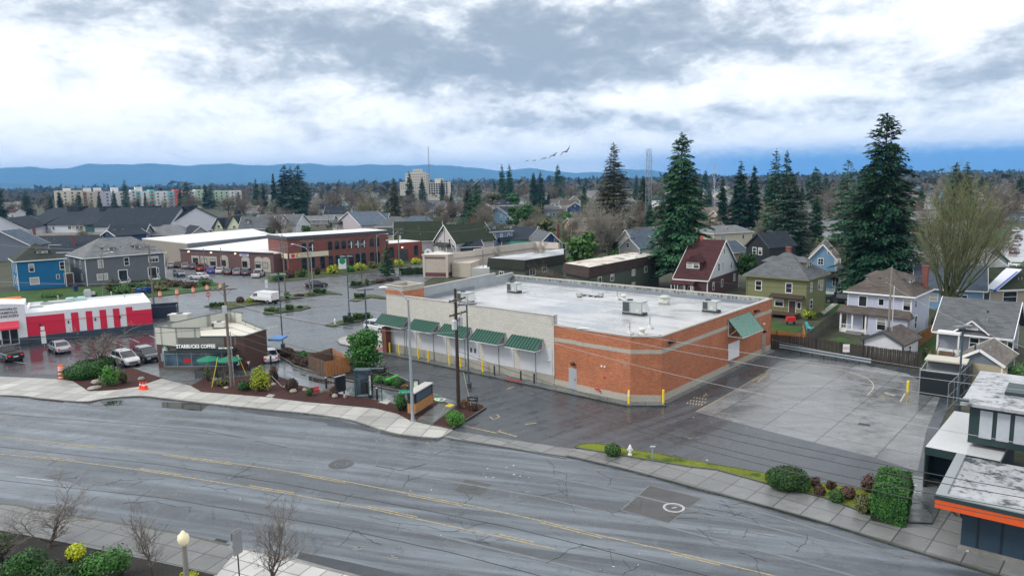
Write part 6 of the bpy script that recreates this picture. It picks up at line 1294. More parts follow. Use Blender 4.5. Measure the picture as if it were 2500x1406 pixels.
for xx in(12.5,45.0,64.0,86.0):
 mb=MB();mb.add([(xx-3.2,-1.2,4.3),(xx+3.2,-1.2,4.3),(xx+3.2,7,7.4),(xx-3.2,7,7.4),(xx-3.2,-1.2,3.4),(xx+3.2,-1.2,3.4),(xx+3.2,7,3.4),(xx-3.2,7,3.4)],[(0,1,2,3),(7,6,5,4),(0,4,5,1),(1,5,6,2),(3,7,4,0),(2,6,7,3)]);o=mb.build('entrance_canopy',SH['dark'],sc)
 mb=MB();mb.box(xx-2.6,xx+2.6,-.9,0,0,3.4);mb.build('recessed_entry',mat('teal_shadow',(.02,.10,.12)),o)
for xx in(14,36,62,84):
 mb=MB();mb.box(xx,xx+8,13.0,18.5,9.5,12.1);o=mb.build('roof_monitor',SH['dark'],sc);mb=MB();mb.box(xx+.8,xx+2.4,12.9,13.0,10.4,11.2);mb.box(xx+5.4,xx+7.0,12.9,13.0,10.4,11.2);mb.build('louvre',BLACK,o)
mb=MB();mb.bar((SL*.56,-.6,4.3),(SL*.56+2,17,11.5),.7,.15);mb.build('valley_flashing',mat('pale_flashing',(.4,.44,.48)),sc)
W0,W1=G(410,548,4.6),G(521,533,4.6);tt=(W1-W0).normalized();
worldhouse('school_wing','white gabled wing at the right end of the school',W0,W0+tt*30,32,4.4,'gy',7.4,'white','dark',wallmat=STUCCO,ov=.6,cat='building',corner=False,trim=DKGREY,wins=[(F_,13,2.2,5.0,1.8,'triple'),(F_,19,2.2,1.4,1.6)])
W0=G(-95,566,3.6);W1=G(69,558,3.6)
worldhouse('school_wing','white gabled wing of the school cut by the left edge',W0,W1,30,3.6,'gy',7.4,'white','dark',wallmat=STUCCO,ov=.6,cat='building',corner=False,trim=DKGREY,wins=[(F_,24,1.6,3,1.2)])
worldhouse('school_wing','low link of the school with white wall and skylight on its roof',G(66,560,3.4),G(125,549,3.4),18,3.4,'gx',5.0,'white','dark',wallmat=STUCCO,ov=.5,cat='building',corner=False,wins=[])
# ---- commercial buildings
def WX(O,ang,px,py,y0=0.0):
 a=(px-1250)/FPX;b=-(py-703)/FPX
 X_=a*math.cos(ROLL)+b*math.sin(ROLL);Y_=-a*math.sin(ROLL)+b*math.cos(ROLL);dd=CR*X_+CU*Y_+CF
 u_=Vector((math.cos(ang),math.sin(ang),0));n=Vector((-u_.y,u_.x,0));o=Vector((O[0],O[1],0))+n*y0
 t=(o-Vector((0,0,CAMH))).dot(n)/dd.dot(n);p=Vector((0,0,CAMH))+dd*t
 return(p-o).dot(u_),p.z
FM=Matrix(((1,0,0,0),(0,-1,0,0),(0,0,1,0),(0,0,0,1)))
def facem(x0,y0,x1,y1):
 L=math.hypot(x1-x0,y1-y0);ux,uy=(x1-x0)/L,(y1-y0)/L
 return Matrix(((ux,uy,0,x0),(uy,-ux,0,y0),(0,0,1,0),(0,0,0,1)))
def arch(parent,F,x,z0,z1,w_,pane=GLASS,trim=None,curtain=False):
 def prof(ww,zz,e=0):return[(x-ww/2,z0-e),(x+ww/2,z0-e)]+[(x+ww/2*math.cos(t),zz-.22*w_+.3*w_*math.sin(t))for t in[PI*k/8 for k in range(9)]]
 mb=MB();mb.T=F;p=prof(w_+.22,z1+.08,.08);n=len(p);mb.add([(a,0,b_)for a,b_ in p]+[(a,.04,b_)for a,b_ in p],[tuple(range(n,2*n))[::-1]]+[(i,(i+1)%n,(i+1)%n+n,i+n)for i in range(n)]);f=mb.build('arched_window',trim or DKGREY,parent)
 mb=MB();mb.T=F;p=prof(w_,z1);n=len(p);mb.add([(a,.055,b_)for a,b_ in p],[tuple(range(n))[::-1]]);mb.build('pane',pane,f)
 mb=MB();mb.T=F;mb.box(x-w_/2,x+w_/2,.055,.075,(z0+z1)/2-.03,(z0+z1)/2+.03)
 if curtain:mb.box(x+w_*.1,x+w_*.3,.055,.07,z0,z1-.3)
 mb.build('glazing_bar',WHITE if curtain else DKGREY,f);return f
WROOF=mat('white_membrane',(.66,.66,.65),.45,.12,.2)
P0,P1,P2=Vector((-58.5,179,0)),Vector((-53,174,0)),Vector((-32,191.5,0));BO=P1;BAg=math.atan2(17.5,21)
bb=thing('brick_building','long two storey red brick building with arched windows and pale banner signs','building',BO,BAg)
L=(P2-P1).length;DP=12.0
mb=MB();mb.prism([(0,0),(L,0),(L,DP),(0,DP)],0,8.0);mb.build('brick_wall',BR_RED,bb)
CORN=pattern('dark_cornice','seam',(.07,.075,.09),p=1.1,var=.2)
mb=MB();mb.prism([(-.25,-.25),(L+.25,-.25),(L+.25,DP+.2),(-.25,DP+.2)],8.0,8.75);mb.build('cornice',CORN,bb)
mb=MB();mb.prism([(.1,.1),(L-.1,.1),(L-.1,DP-.1),(.1,DP-.1)],8.75,8.8);mb.build('roof',WROOF,bb)
for i,xx in enumerate((715,845,1165,1285,1400,1515,1630,1740,1880,1980)):
 x_,_=WX(BO,BAg,640+xx/7.03,597);arch(bb,FM,x_,4.9,6.9,1.1,curtain=i in(1,5,6,7))
for i,xx in enumerate((720,860,1035,1180,1295,1415,1530,1640,1745,1890,1985)):
 x_,_=WX(BO,BAg,640+xx/7.03,632);arch(bb,FM,x_,.5,3.3,1.15)
x_,_=WX(BO,BAg,640+1010/7.03,600);mb=MB();mb.T=FM;mb.box(x_-.95,x_+.95,0,.06,4.1,7.1);mb.build('loading_door',mat('dull_red_door',(.20,.05,.045),.6),bb)
FL=facem(0,DP,0,0)
for dd_ in(1.8,4.9):arch(bb,FL,DP-dd_,4.9,6.9,1.0);arch(bb,FL,DP-dd_,.5,3.2,1.0)
BAN=mat('banner_cream',(.62,.57,.44),.5,.08,1)
def banner(F,x0,x1,z0,z1,txt,txt2):
 mb=MB();mb.T=F;mb.box(x0,x1,.1,.22,z0,z1);o=mb.build('banner_sign',BAN,bb)
 mb=MB();mb.T=F;mb.box(x0-.05,x1+.05,.08,.12,z0-.06,z1+.06);mb.build('banner_frame',BLACK,o)
 zc=(z0+z1)/2;r_=(z1-z0)*.42
 mb=MB();mb.T=F;n=16;mb.add([(x0+.9+r_*math.cos(2*PI*k/n),.235,zc+r_*math.sin(2*PI*k/n))for k in range(n)],[tuple(range(n))[::-1]]);mb.build('red_disc',REDP,o)
 for k,(m_,ox,oz)in enumerate(((YELP,2.1,.18),(BLACK,1.75,-.1),(BLACK,2.05,.42),(GREENP,2.1,-.35),(YELP,1.75,.28))):
  mb=MB();mb.T=F;mb.add([(x0+ox+.17*math.cos(2*PI*j/10),.236,zc+oz*.8+.17*math.sin(2*PI*j/10))for j in range(10)],[tuple(range(10))[::-1]]);mb.build('logo_dot',m_,o)
 q=F@Matrix.Rotation(0,4,'X')
 for t_,zz,s_,mt_ in((txt,zc+.16,.55,mat('banner_red_letters',(.35,.06,.05),.6)),(txt2,zc-.38,.34,mat('banner_grey_letters',(.2,.2,.2),.6))):
  l=lettering('banner_lettering',t_,s_,mt_,o,(0,0,0),ext=.01,align='LEFT')
  M4=F@Matrix.Translation((x0+2.7,.24,zz))@Matrix.Rotation(PI/2,4,'X');
  if M4.determinant()<0:M4=F@Matrix.Translation((x0+2.7,.24,zz))@Matrix(((1,0,0,0),(0,0,1,0),(0,1,0,0),(0,0,0,1)))
  l.matrix_local=M4
banner(FM,.15,10.2,3.55,4.75,'The Market','Antiques');banner(FL,DP-7.2,DP-.1,3.55,4.75,'Antique','Market')
X0,_=L,0
u_=Vector((math.cos(BAg),math.sin(BAg),0));n_=Vector((-u_.y,u_.x,0))
AO=P2+n_*3.0;ax=thing('brick_annex','low red brick annex with dark garage door and arched windows','building',AO,BAg)
AL=WX(AO,BAg,1031,625)[0]
mb=MB();mb.prism([(.05,0),(AL,0),(AL,9),(.05,9)],0,4.9);mb.build('brick_wall',pattern('bright_red_brick','brick',(.30,.075,.06),(.20,.055,.05),p=.3,q=.09,var=.25),ax)
mb=MB();mb.prism([(.1,.3),(AL-.3,.3),(AL-.3,8.7),(.1,8.7)],4.9,5.0);mb.build('roof',WROOF,ax)
mb=MB();mb.T=FM;gx_=WX(AO,BAg,983.5,628)[0];mb.box(gx_-1.6,gx_+1.6,0,.06,0,3.1);mb.build('garage_door',mat('dark_garage_door',(.04,.05,.055),.5),ax)
for xx in(957,1016):arch(ax,FM,WX(AO,BAg,xx,620)[0],1.2,3.9,1.2)
mb=MB();mb.T=FM;mb.box(gx_-.25,gx_+.05,.0,.2,3.6,3.8);mb.build('wall_light',mat('lit_lamp',(.9,.7,.4),.4,emit=((1,.7,.35),3)),ax)
Q0,Q1=Vector((-86.5,191.4,0)),Vector((-57.0,175.2,0));SO=Q0;SA=math.atan2(Q1.y-Q0.y,Q1.x-Q0.x);SLn=(Q1-Q0).length
sh_=thing('brick_shops','one storey brown brick shops with arched fronts under a wide white roof','building',SO,SA)
mb=MB();mb.prism([(0,0),(SLn,0),(SLn+6,30),(0,30)],0,4.6);mb.build('brick_wall',pattern('dull_red_brick','brick',(.16,.085,.085),(.11,.065,.065),p=.3,q=.09,var=.25),sh_)
mb=MB();mb.prism([(-.2,-.2),(SLn,-.2),(SLn,.15),(-.2,.15)],4.6,4.9);mb.build('roof_edge',DKGREY,sh_)
mb=MB();mb.add([(-.2,.15,4.75),(SLn,.15,4.75),(SLn+6,30,5.3),(-.2,30,5.3),(-.2,.15,4.6),(SLn,.15,4.6),(SLn+6,30,4.6),(-.2,30,4.6)],[(0,1,2,3),(0,4,5,1),(1,5,6,2),(3,7,4,0)]);mb.build('roof',WROOF,sh_)
PIL=mat('cream_infill',(.40,.37,.32),.6,.1,1)
for xx in(478,500,520,548,600,632,650):
 x_,_=WX(SO,SA,xx,640)
 if xx<530:mb=MB();mb.T=FM;mb.box(x_-1.5,x_+1.5,0,.05,.2,3.3);b_=mb.build('shop_bay',PIL,sh_);win(b_,FM@Matrix.Translation((0,.05,0)),x_,1.9,1.8,1.5,'slide',trim=DKGREY)
 else:f=arch(sh_,FM,x_,.2,3.5,2.6,pane=PIL,trim=PIL);win(f,FM@Matrix.Translation((0,.06,0)),x_-.3,1.8,1.5,1.3,'slide',trim=DKGREY)
mb=MB();mb.T=FM;x_,z_=WX(SO,SA,597,624);mb.box(x_-1.6,x_+1.6,.05,.15,3.75,4.35);sg=mb.build('shop_sign',mat('violet_sign',(.50,.48,.72),.5),sh_)
l=lettering('sign_lettering','BE KIND 2',.42,mat('navy_letters',(.05,.05,.25),.5),sg,(x_,-.17,4.05));
for xx,yy in((461,609),(516,612),(575,617)):
 x_,z_=WX(SO,SA,xx,yy);mb=MB();mb.T=FM;mb.box(x_-.15,x_+.15,0,.3,4.2,4.4);mb.build('wall_light',MT['lit_lamp'],sh_)
V0,V1,V2=G(346,583,6),G(458,595,6),G(668,574,6)
wt_=thing('warehouse','large tan warehouse with a broad white roof and grey fascia','building',(V1.x,V1.y,0),0)
q=[(0,0),(V2.x-V1.x,V2.y-V1.y),(V2.x-V1.x-18,V2.y-V1.y+33),(V0.x-V1.x,V0.y-V1.y)]
mb=MB();mb.prism(q,0,5.9);mb.build('wall',mat('tan_wall',(.27,.24,.20),.6,.1,.5),wt_)
mb=MB();mb.prism([(a*1.004,b_*1.004)for a,b_ in q],5.9,6.1);mb.build('roof',WROOF,wt_)
mb=MB();t_=Vector((q[1][0],q[1][1],0)).normalized();mb.prism([(0,-.25),(q[1][0],q[1][1]-.25),(q[1][0],q[1][1]-.05),(0,-.05)],5.0,6.0);mb.build('fascia',pattern('ribbed_grey_fascia','boards',(.13,.15,.18),p=.5),wt_)
MANS=shing('mansard',(.075,.055,.05));GREENW=side('dull_green',(.085,.105,.085),p=.25)
def flatblock(label,pts,zw,zt,windows,roofm,mans,wall,face=(0,1)):
 O=pts[0];t=thing('apartment_block',label,'building',(O.x,O.y,0));q=[(p.x-O.x,p.y-O.y)for p in pts]
 cx,cy=sum(p[0]for p in q)/len(q),sum(p[1]for p in q)/len(q);sc_=lambda k:[(cx+(a-cx)*k,cy+(b_-cy)*k)for a,b_ in q]
 mb=MB();mb.prism(sc_(.94),0,zw);mb.build('wall',wall,t)
 mb=MB();a,b_=sc_(1.0),sc_(.965);n=len(q)
 sg=1 if sum(a[i][0]*a[(i+1)%n][1]-a[(i+1)%n][0]*a[i][1]for i in range(n))>0 else-1
 mb.add([(x_,y_,zw-.5)for x_,y_ in a]+[(x_,y_,zt)for x_,y_ in b_],[((i,(i+1)%n,(i+1)%n+n,i+n)if sg>0 else(i+n,(i+1)%n+n,(i+1)%n,i))for i in range(n)]+[tuple(range(n))]);mb.build('mansard_edge',mans,t)
 mb=MB();mb.prism(sc_(.955),zt-.12,zt-.04);mb.build('roof',roofm,t)
 w_=sc_(.94)
 for(i,j),us in windows.items():
  F=facem(*w_[i],*w_[j])
  for x_,z_,a_,b2_ in us:win(t,F,x_,z_,a_,b2_,'slide')
 return t
mt,nt,b=newmat('puddled_roof');P=tc(nt);n=noise(nt,P,.45,5,.7,.4);n2=noise(nt,P,.15,4)
c=mixc(nt,n.sm(.55,.6),(.62,.58,.52),(.06,.045,.035));c=mixc(nt,n2.sm(.5,.62)*.5,c,(.38,.30,.16));put(nt,b.inputs['Base Color'],c);b.inputs['Roughness'].default_value=.5
A1=[Vector((12.97,122.97,0)),Vector((29.6,143.7,0)),Vector((24.6,148.5,0)),Vector((9.0,130.4,0))]
ab=flatblock('dark green apartment block with brown mansard edge and mossy puddled white roof',A1,5.0,6.25,{(0,1):[(3.0,3.6,1.0,1.0),(7.2,3.6,1.0,1.0),(14.8,3.7,1.0,1.0),(19.5,3.8,1.0,1.0),(14.8,1.2,1.0,1.1)],(3,0):[(2.4,1.6,.6,.6)]},mt,MANS,GREENW)
mt2,nt,b=newmat('grey_flat_roof');P=tc(nt);n=noise(nt,P,.2,5,.65);put(nt,b.inputs['Base Color'],mixc(nt,n.sm(.4,.6),(.22,.23,.25),(.48,.48,.48)));put(nt,b.inputs['Roughness'],n*.5+.1)
A2=[G(1281,637,6),G(1380,622,6),G(1380,607,6),G(1240,623,6),G(1188,631,6)]
flatblock('nearer dark apartment block with green black mansard and grey flat roof',A2,4.8,6.1,{(0,1):[(2.2,3.7,1.6,1.3),(6.0,3.9,1.3,1.2)],(4,0):[(3,3,1,1)]},mt2,shing('mansard_dark',(.04,.045,.035)),GREENW)
C0,C1,C2=G(1036,677),G(1092,678),G(1107,674)
bs=thing('beige_shop','beige commercial building with maroon base stripe and long white parapet wall','building',(C1.x,C1.y,0))
tA=(C0-C1);E0=C1;pw=G(1364,598,4.9)-C1;pn=Vector((-tA.y,tA.x,0)).normalized()*-1
BEI=pattern('beige_tile','block',(.46,.41,.345),(.43,.38,.32),p=1.2,q=.6,var=.08)
def quadwall(mb,a,b_,z0,z1,th,mi=0):
 t=(b_-a).normalized();n=Vector((-t.y,t.x,0));mb.prism([(p.x,p.y)for p in(a,b_,b_+n*th,a+n*th)],z0,z1,mi)
o=Vector((0,0,0));c0=C0-C1;c2=(C2-C1);cb=c0+c2.normalized()*7;c2b=c2.normalized()*3.2
mb=MB();mb.prism([(0,0),(c0.x,c0.y),(cb.x,cb.y),(c2b.x+c2.x*0,c2b.y)],0,4.9);mb.build('front_box',BEI,bs)
MARO=mat('maroon_stripe',(.13,.04,.05),.6,.1,1)
mb=MB();quadwall(mb,c0*1.0+Vector((0,0,0)),o,.25,1.1,.03);quadwall(mb,o,c2b,.25,1.1,.03)
mb.v=[(x_,y_-.06,z_)for x_,y_,z_ in mb.v];mb.build('base_stripe',MARO,bs);mb=MB();quadwall(mb,c0,o,4.2,4.5,.03);mb.v=[(x_,y_-.06,z_)for x_,y_,z_ in mb.v];mb.build('top_stripe',MARO,bs)
mb=MB();s_=lambda p,k=1.05:(p.x*k+(-.2 if p.x<-1 else .1),p.y*k-.15);mb.prism([s_(o),s_(c0),s_(cb),s_(c2b)],4.9,5.15);
for p in(o,c0):mb.box(p.x-.25,p.x+.25,p.y-.12,p.y+.3,0,4.9)
mb.build('cornice',mat('cream_cornice',(.58,.54,.48),.5,.1,1),bs)
p1=G(1108,633,4.5)-C1;p1.z=0;pm=G(1158,612,5.2)-C1;pm2=G(1276,598,5.2)-C1;pe=G(1306,593,5.2)-C1;pf=G(1363,596,5.2)-C1
for p in(pm,pm2,pe,pf):p.z=0
mb=MB();quadwall(mb,c2b,pm,0,5.2,.3);quadwall(mb,pm,pe,0,5.5,.3);quadwall(mb,pe,pf,0,5.5,.3);mb.build('parapet_wall',mat('pinkish_white_wall',(.58,.52,.47),.6,.12,.5),bs)
mb=MB();q=[c2b,pm,pe,pf,pf+Vector((-6,8,0)),cb+Vector((0,6,0))];mb.prism([(p.x,p.y)for p in q],3.6,4.0);mb.build('roof',WROOF,bs)
w0,w1=G(1104,676)-C1,G(1150,678)-C1;w0.z=w1.z=0
mb=MB();mb.prism([(w0.x,w0.y),(w1.x,w1.y),(w1.x+2,w1.y+8),(w0.x+2,w0.y+8)],0,3.2);mb.build('low_wing',BEI,bs)
mb=MB();mb.prism([(w1.x,w1.y+.2),(w1.x+4.6,w1.y+1.0),(w1.x+4.6,w1.y+6),(w1.x,w1.y+6)],0,2.0);mb.build('service_box',WROOF,bs)
p=G(1045,617,3.6);t=thing('shop_sign','round white sign over a pale banner behind the brick annex','sign',(p.x,p.y,0))
mb=MB();mb.tube([(0,0,0),(0,0,2.6)],.08,6);mb.build('post',GREY,t)
mb=MB();mb.tube([(0,-.1,3.6),(0,.1,3.6)],1.0,20);mb.build('disc',WHITE,t)
mb=MB();mb.box(.2,3.6,-.08,.08,1.2,2.9);b_=mb.build('banner',WHITE,t);lettering('sign_lettering','Bright',.9,mat('violet_letters',(.25,.12,.4),.5),b_,(1.9,-.1,2.1))
lettering('sign_symbol','B',1.1,mat('navy_letters',(.05,.05,.25)),t,(0,-.12,3.6))
def block(parent,x0,x1,y0,y1,z0,z1,m_,name='wall',wins_=None,pane=None):
 mb=MB();mb.box(x0,x1,y0,y1,z0,z1);o=mb.build(name,m_,parent)
 return o
def wgrid(parent,x0,x1,z0,z1,nx,nz,w_,h_,y=-.05,m_=None,name='windows'):
 mb=MB()
 for i in range(nx):
  for k in range(nz):cx=x0+(x1-x0)*(i+.5)/nx;cz=z0+(z1-z0)*(k+.5)/nz;mb.box(cx-w_/2,cx+w_/2,y,y+.3,cz-h_/2,cz+h_/2)
 return mb.build(name,m_ or mat('far_window',(.06,.07,.09),.3),parent)
D_=760.0
def farpt(px,py,z=0.0,dist=D_):
 a=(px-1250)/FPX;b=-(py-703)/FPX;X_=a*math.cos(ROLL)+b*math.sin(ROLL);Y_=-a*math.sin(ROLL)+b*math.cos(ROLL);dd=CR*X_+CU*Y_+CF
 k=dist/math.hypot(dd.x,dd.y);return Vector((dd.x*k,dd.y*k,CAMH+dd.z*k))
COLR=[('cream',(.62,.56,.46)),('brown',(.26,.17,.13)),('buff',(.52,.46,.38)),('pinkgrey',(.50,.44,.46)),('lilac',(.46,.48,.56)),('white',(.68,.68,.68)),('white',(.68,.68,.68)),('aqua',(.14,.48,.46)),('white',(.68,.68,.68)),('mint',(.18,.58,.50)),('white',(.68,.68,.68)),('bluemint',(.20,.50,.56)),('red',(.62,.11,.11)),('peach',(.62,.33,.24)),('white',(.66,.68,.66)),('palegreen',(.42,.56,.42)),('palegreen',(.42,.56,.42)),('white',(.6,.64,.6))]
segs=[(133,203),(203,212),(212,234),(234,252),(252,272),(272,320),(320,333),(333,343),(343,365),(365,378),(378,410),(410,426),(426,442),(442,450),(450,478),(478,510),(510,560),(560,590)]
pA,pB=farpt(133,470),farpt(590,463);pB=Vector((pA.x+(pB-pA).x,pB.y+20,0));ap=thing('apartment_row','long five storey white apartment row with coloured bays, red end and aqua balconies','building',(pA.x,pA.y,0),math.atan2(pB.y-pA.y,pB.x-pA.x))
apa=math.atan2(pB.y-pA.y,pB.x-pA.x);zt=pA.z
for i,(a_,b_)in enumerate(segs):
 x0=WX((pA.x,pA.y),apa,a_,480)[0];x1=WX((pA.x,pA.y),apa,b_,480)[0];top_=WX((pA.x,pA.y),apa,(a_+b_)/2,467-(a_-133)*.008+(2 if i%3 else-1.5))[1]
 mm=mat('apartment_'+COLR[i][0],COLR[i][1],.7,.08,.05);o=block(ap,x0,x1-.02,(-.8 if i%2 else 0),16,0,top_,mm,'bay')
 yy=-.9 if i%2 else-.1;nx=max(1,int((x1-x0)/4.6));wgrid(o,x0,x1,top_-15.5,top_-.8,nx,5,1.5,1.5,yy)
 if COLR[i][0]in('aqua','mint','bluemint'):
  wgrid(o,x0,x1,top_-14.5,top_-3,1,4,(x1-x0)*.8,1.1,yy-.9,mat('balcony_coral',(.5,.16,.13),.6),'balcony')
mb=MB();[mb.box(WX((pA.x,pA.y),apa,q_,480)[0]-3,WX((pA.x,pA.y),apa,q_,480)[0]+3,3,10,zt-1,zt+3.4)for q_ in(165,215,240,282,341)];mb.build('roof_house',mat('apartment_white',(.68,.68,.68)),ap)
Dh=900;h0=farpt(1022,470,dist=Dh);hp_=thing('hospital','pale stepped hospital tower with lower wings on the skyline','building',(h0.x,h0.y,0),-math.atan2(h0.x,h0.y))
k=Dh/FPX;HC=mat('pale_concrete',(.60,.56,.48),.7,.08,.03)
def hz(py):return farpt(1022,py,dist=Dh).z
for a_,b_,t_,y0,nm in((1002,1041,421,0,'tower'),(1010,1033,413,3,'upper_tower'),(992,1004,423,4,'side_tower'),(1040,1049,424,4,'side_tower'),(978,1004,444,-4,'wing')):
 x0,x1=(a_-1022)*k,(b_-1022)*k;o=block(hp_,x0,x1,y0,y0+18,0,hz(t_),HC,nm);wgrid(o,x0+.6,x1-.6,hz(462),hz(t_+2),max(2,int((x1-x0)/2.2)),max(3,int((hz(t_)-hz(462))/3)),.9,1.2,y0-.05,mat('far_window',(.06,.07,.09),.3))
h1=farpt(1075,470,dist=Dh-40);pk=thing('parking_garage','open white concrete parking structure right of the hospital tower','building',(h1.x,h1.y,0),-math.atan2(h1.x,h1.y))
o=block(pk,-14,12,0,20,0,hz(447),HC,'structure');wgrid(o,-13.6,11.6,hz(474),hz(448),9,5,2.0,1.9,-.06,mat('deep_shadow_opening',(.02,.022,.028),.8),'opening')
block(pk,-6,4,4,12,hz(447),hz(437),HC,'stair_tower');block(pk,9,12.2,-.4,8,0,hz(445),HC,'stair_tower')
def mast(px,by,ty,w_,label,lattice=True,top_w=None,col=None,dist=None,arms=0):
 p=G(px,by)if dist is None else farpt(px,by,dist=dist);p.z=0
 lo=farpt(px,ty,dist=math.hypot(p.x,p.y)).z;t=thing('radio_mast',label,'radio mast',p,.4)
 mb=MB();m_=col or GALV;tw=top_w if top_w is not None else w_*.5;n=14;r_=max(.035,w_*.018)
 for i in range(n):
  z0,z1=lo*i/n,lo*(i+1)/n;a0,a1=w_*(1-i/n)+tw*i/n,w_*(1-(i+1)/n)+tw*(i+1)/n
  c0=[(a0/2*math.cos(q),a0/2*math.sin(q),z0)for q in(0,2.09,4.19)];c1=[(a1/2*math.cos(q),a1/2*math.sin(q),z1)for q in(0,2.09,4.19)]
  for j in range(3):
   mb.bar(c0[j],c1[j],r_*2.2,r_*2.2)
   if lattice:mb.bar(c0[j],c1[(j+1)%3],r_*1.3,r_*1.3);mb.bar(c1[j],c1[(j+1)%3],r_*1.3,r_*1.3)
 mb.build('lattice',m_,t)
 if arms:
  mb=MB()
  for i in range(arms):z_=lo*(.62+.34*i/arms);a=i*1.3;mb.box(w_*.4*math.cos(a)-.12,w_*.4*math.cos(a)+.12,w_*.4*math.sin(a)-.1,w_*.4*math.sin(a)+.1,z_,z_+1.6)
  mb.build('antenna',mat('antenna_white',(.45,.47,.5)),t)
 return t
mast(1049,470,358,3.0,'very tall thin radio mast rising beside the hospital tower',top_w=.7,col=mat('mast_red_white',(.16,.15,.17),.5),dist=860)
mast(1583,560,364,3.4,'steel lattice mast with antennas between redwood and tall fir',top_w=1.9,arms=7,dist=300,col=mat('mast_steel',(.20,.23,.27),.5))
mast(1743,470,396,2.0,'small distant antenna mast right of the tall dark fir',top_w=.4,arms=6,dist=420)
p=G(1055,500,0);
# ---- chicken restaurant
K0,K1=Vector((-66.8,99.3,0)),Vector((-53.5,107.4,0));KA=math.atan2(8.1,13.3);KL=(K1-K0).length
RSTRIPE=mat('crimson_paint',(.62,.012,.055),.5,.06,1);KW=mat('restaurant_white',(.72,.73,.76),.5,.05,.6)
kr=thing('chicken_restaurant','white fast food restaurant with crimson stripes and flat white roof','building',K0,KA)
KD=11.5
mb=MB();mb.prism([(0,0),(KL,0),(KL,KD),(0,KD)],.95,3.9);mb.build('wall',KW,kr)
mb=MB();mb.prism([(-.02,-.06),(KL+.06,-.06),(KL+.06,KD),(-.02,KD)],0,.95);mb.build('base_wall',mat('slate_base',(.035,.055,.085),.6,.15,1),kr)
mb=MB();mb.box(0,KL,0,.3,3.9,4.2);mb.box(0,KL,KD-.3,KD,3.9,4.15);mb.box(KL-.3,KL,.3,KD-.3,3.9,4.2);mb.box(0,.3,.3,KD-.3,3.9,4.2);mb.build('parapet',KW,kr)
mb=MB();mb.box(.3,KL-.3,.3,KD-.3,3.6,3.75);mb.build('roof',mat('white_roof_coating',(.70,.69,.68),.4,.1,.4),kr)
def kx(px,py=795):return WX(K0,KA,px,py)[0]
STR=[(62,157),(173,191),(209,225),(243,259.5),(276,292),(308,373)]
for a_,b_ in STR:
 x0,x1=kx(a_+3),kx(b_+3);x1=min(x1,KL+.0);mb=MB()
 if b_>360:mb.box(x0,kx(327),-.03,0,.97,3.75);mb.box(kx(327)+.0,KL+.03,-.03,0,.97,3.15)
 else:mb.box(x0,x1,-.03,0,.97,3.7)
 mb.build('red_stripe',RSTRIPE,kr)
mb=MB();mb.box(KL,KL+.03,0,KD,.97,3.15);mb.build('red_end',RSTRIPE,kr)
for px in(98,168,234,295):mb=MB();x_=kx(px);mb.box(x_-.08,x_+.08,-.25,-.03,2.25,2.6);mb.build('wall_lamp',BLACK,kr)
mb=MB();mb.tube([(kx(62),-.08,2.9),(kx(373),-.08,2.6)],.035,6);mb.build('conduit',RSTRIPE,kr)
mb=MB();mb.prism([(-7.5,-.35),(.02,-.35),(.02,6),(-7.5,6)],.0,5.5);kb=mb.build('front_block',KW,kr)
mb=MB();mb.add([(-7.5+7.5*k/8,yy,5.5+.35*math.sin(PI*k/8))for yy in(-.35,6)for k in range(9)]+[(-7.5,-.35,5.45),(.02,-.35,5.45),(-7.5,6,5.45),(.02,6,5.45)],[tuple(range(8,-1,-1))+(18,19)][:1]+[(k,k+1,k+10,k+9)for k in range(8)]);mb.build('curved_top',KW,kb)
mb=MB();mb.box(-7.5,.05,-.40,-.35,0,.95);mb.build('base_panel',MT['slate_base'],kb)
for i,tx in enumerate(('WORLD','FAMOUS','CHICKEN')):
 x_,z_=WX(K0,KA,21,757+i*8.6,-.4);l=lettering('wall_lettering',tx,.45,mat('dark_letters',(.03,.04,.05),.5),kb,(x_-.05,-.41,z_+.12),bold=.004,sx=1.2)
x0=kx(3,820);x1=kx(47,820)
mb=MB();mb.box(x0,x1,-.45,-.38,.15,2.5);dr=mb.build('door',mat('white_door_frame',(.6,.62,.64),.4),kb)
mb=MB();xm=(x0+x1)/2;mb.box(x0+.1,xm-.06,-.47,-.44,.25,2.4);mb.box(xm+.06,x1-.1,-.47,-.44,.25,2.4);mb.build('pane',GLASS,dr)
mb=MB();za,zb_=3.35,2.6;mb.add([(x0-.15,-.36,za),(x1+.15,-.36,za),(x1+.15,-1.4,zb_),(x0-.15,-1.4,zb_),(x0-.15,-.36,za-.1),(x1+.15,-.36,za-.1),(x1+.15,-1.4,zb_-.25),(x0-.15,-1.4,zb_-.25)],[(3,2,1,0),(4,5,6,7),(0,4,7,3),(1,2,6,5),(2,3,7,6)]);mb.build('red_awning',mat('coral_awning',(.72,.05,.09),.5,.05),kb)
mb=MB();mb.box(-9,-.5,5.2,5.6,3.8,5.9);mb.build('orange_panel',mat('orange_panel_paint',(.85,.2,.01),.5,.1),kr)
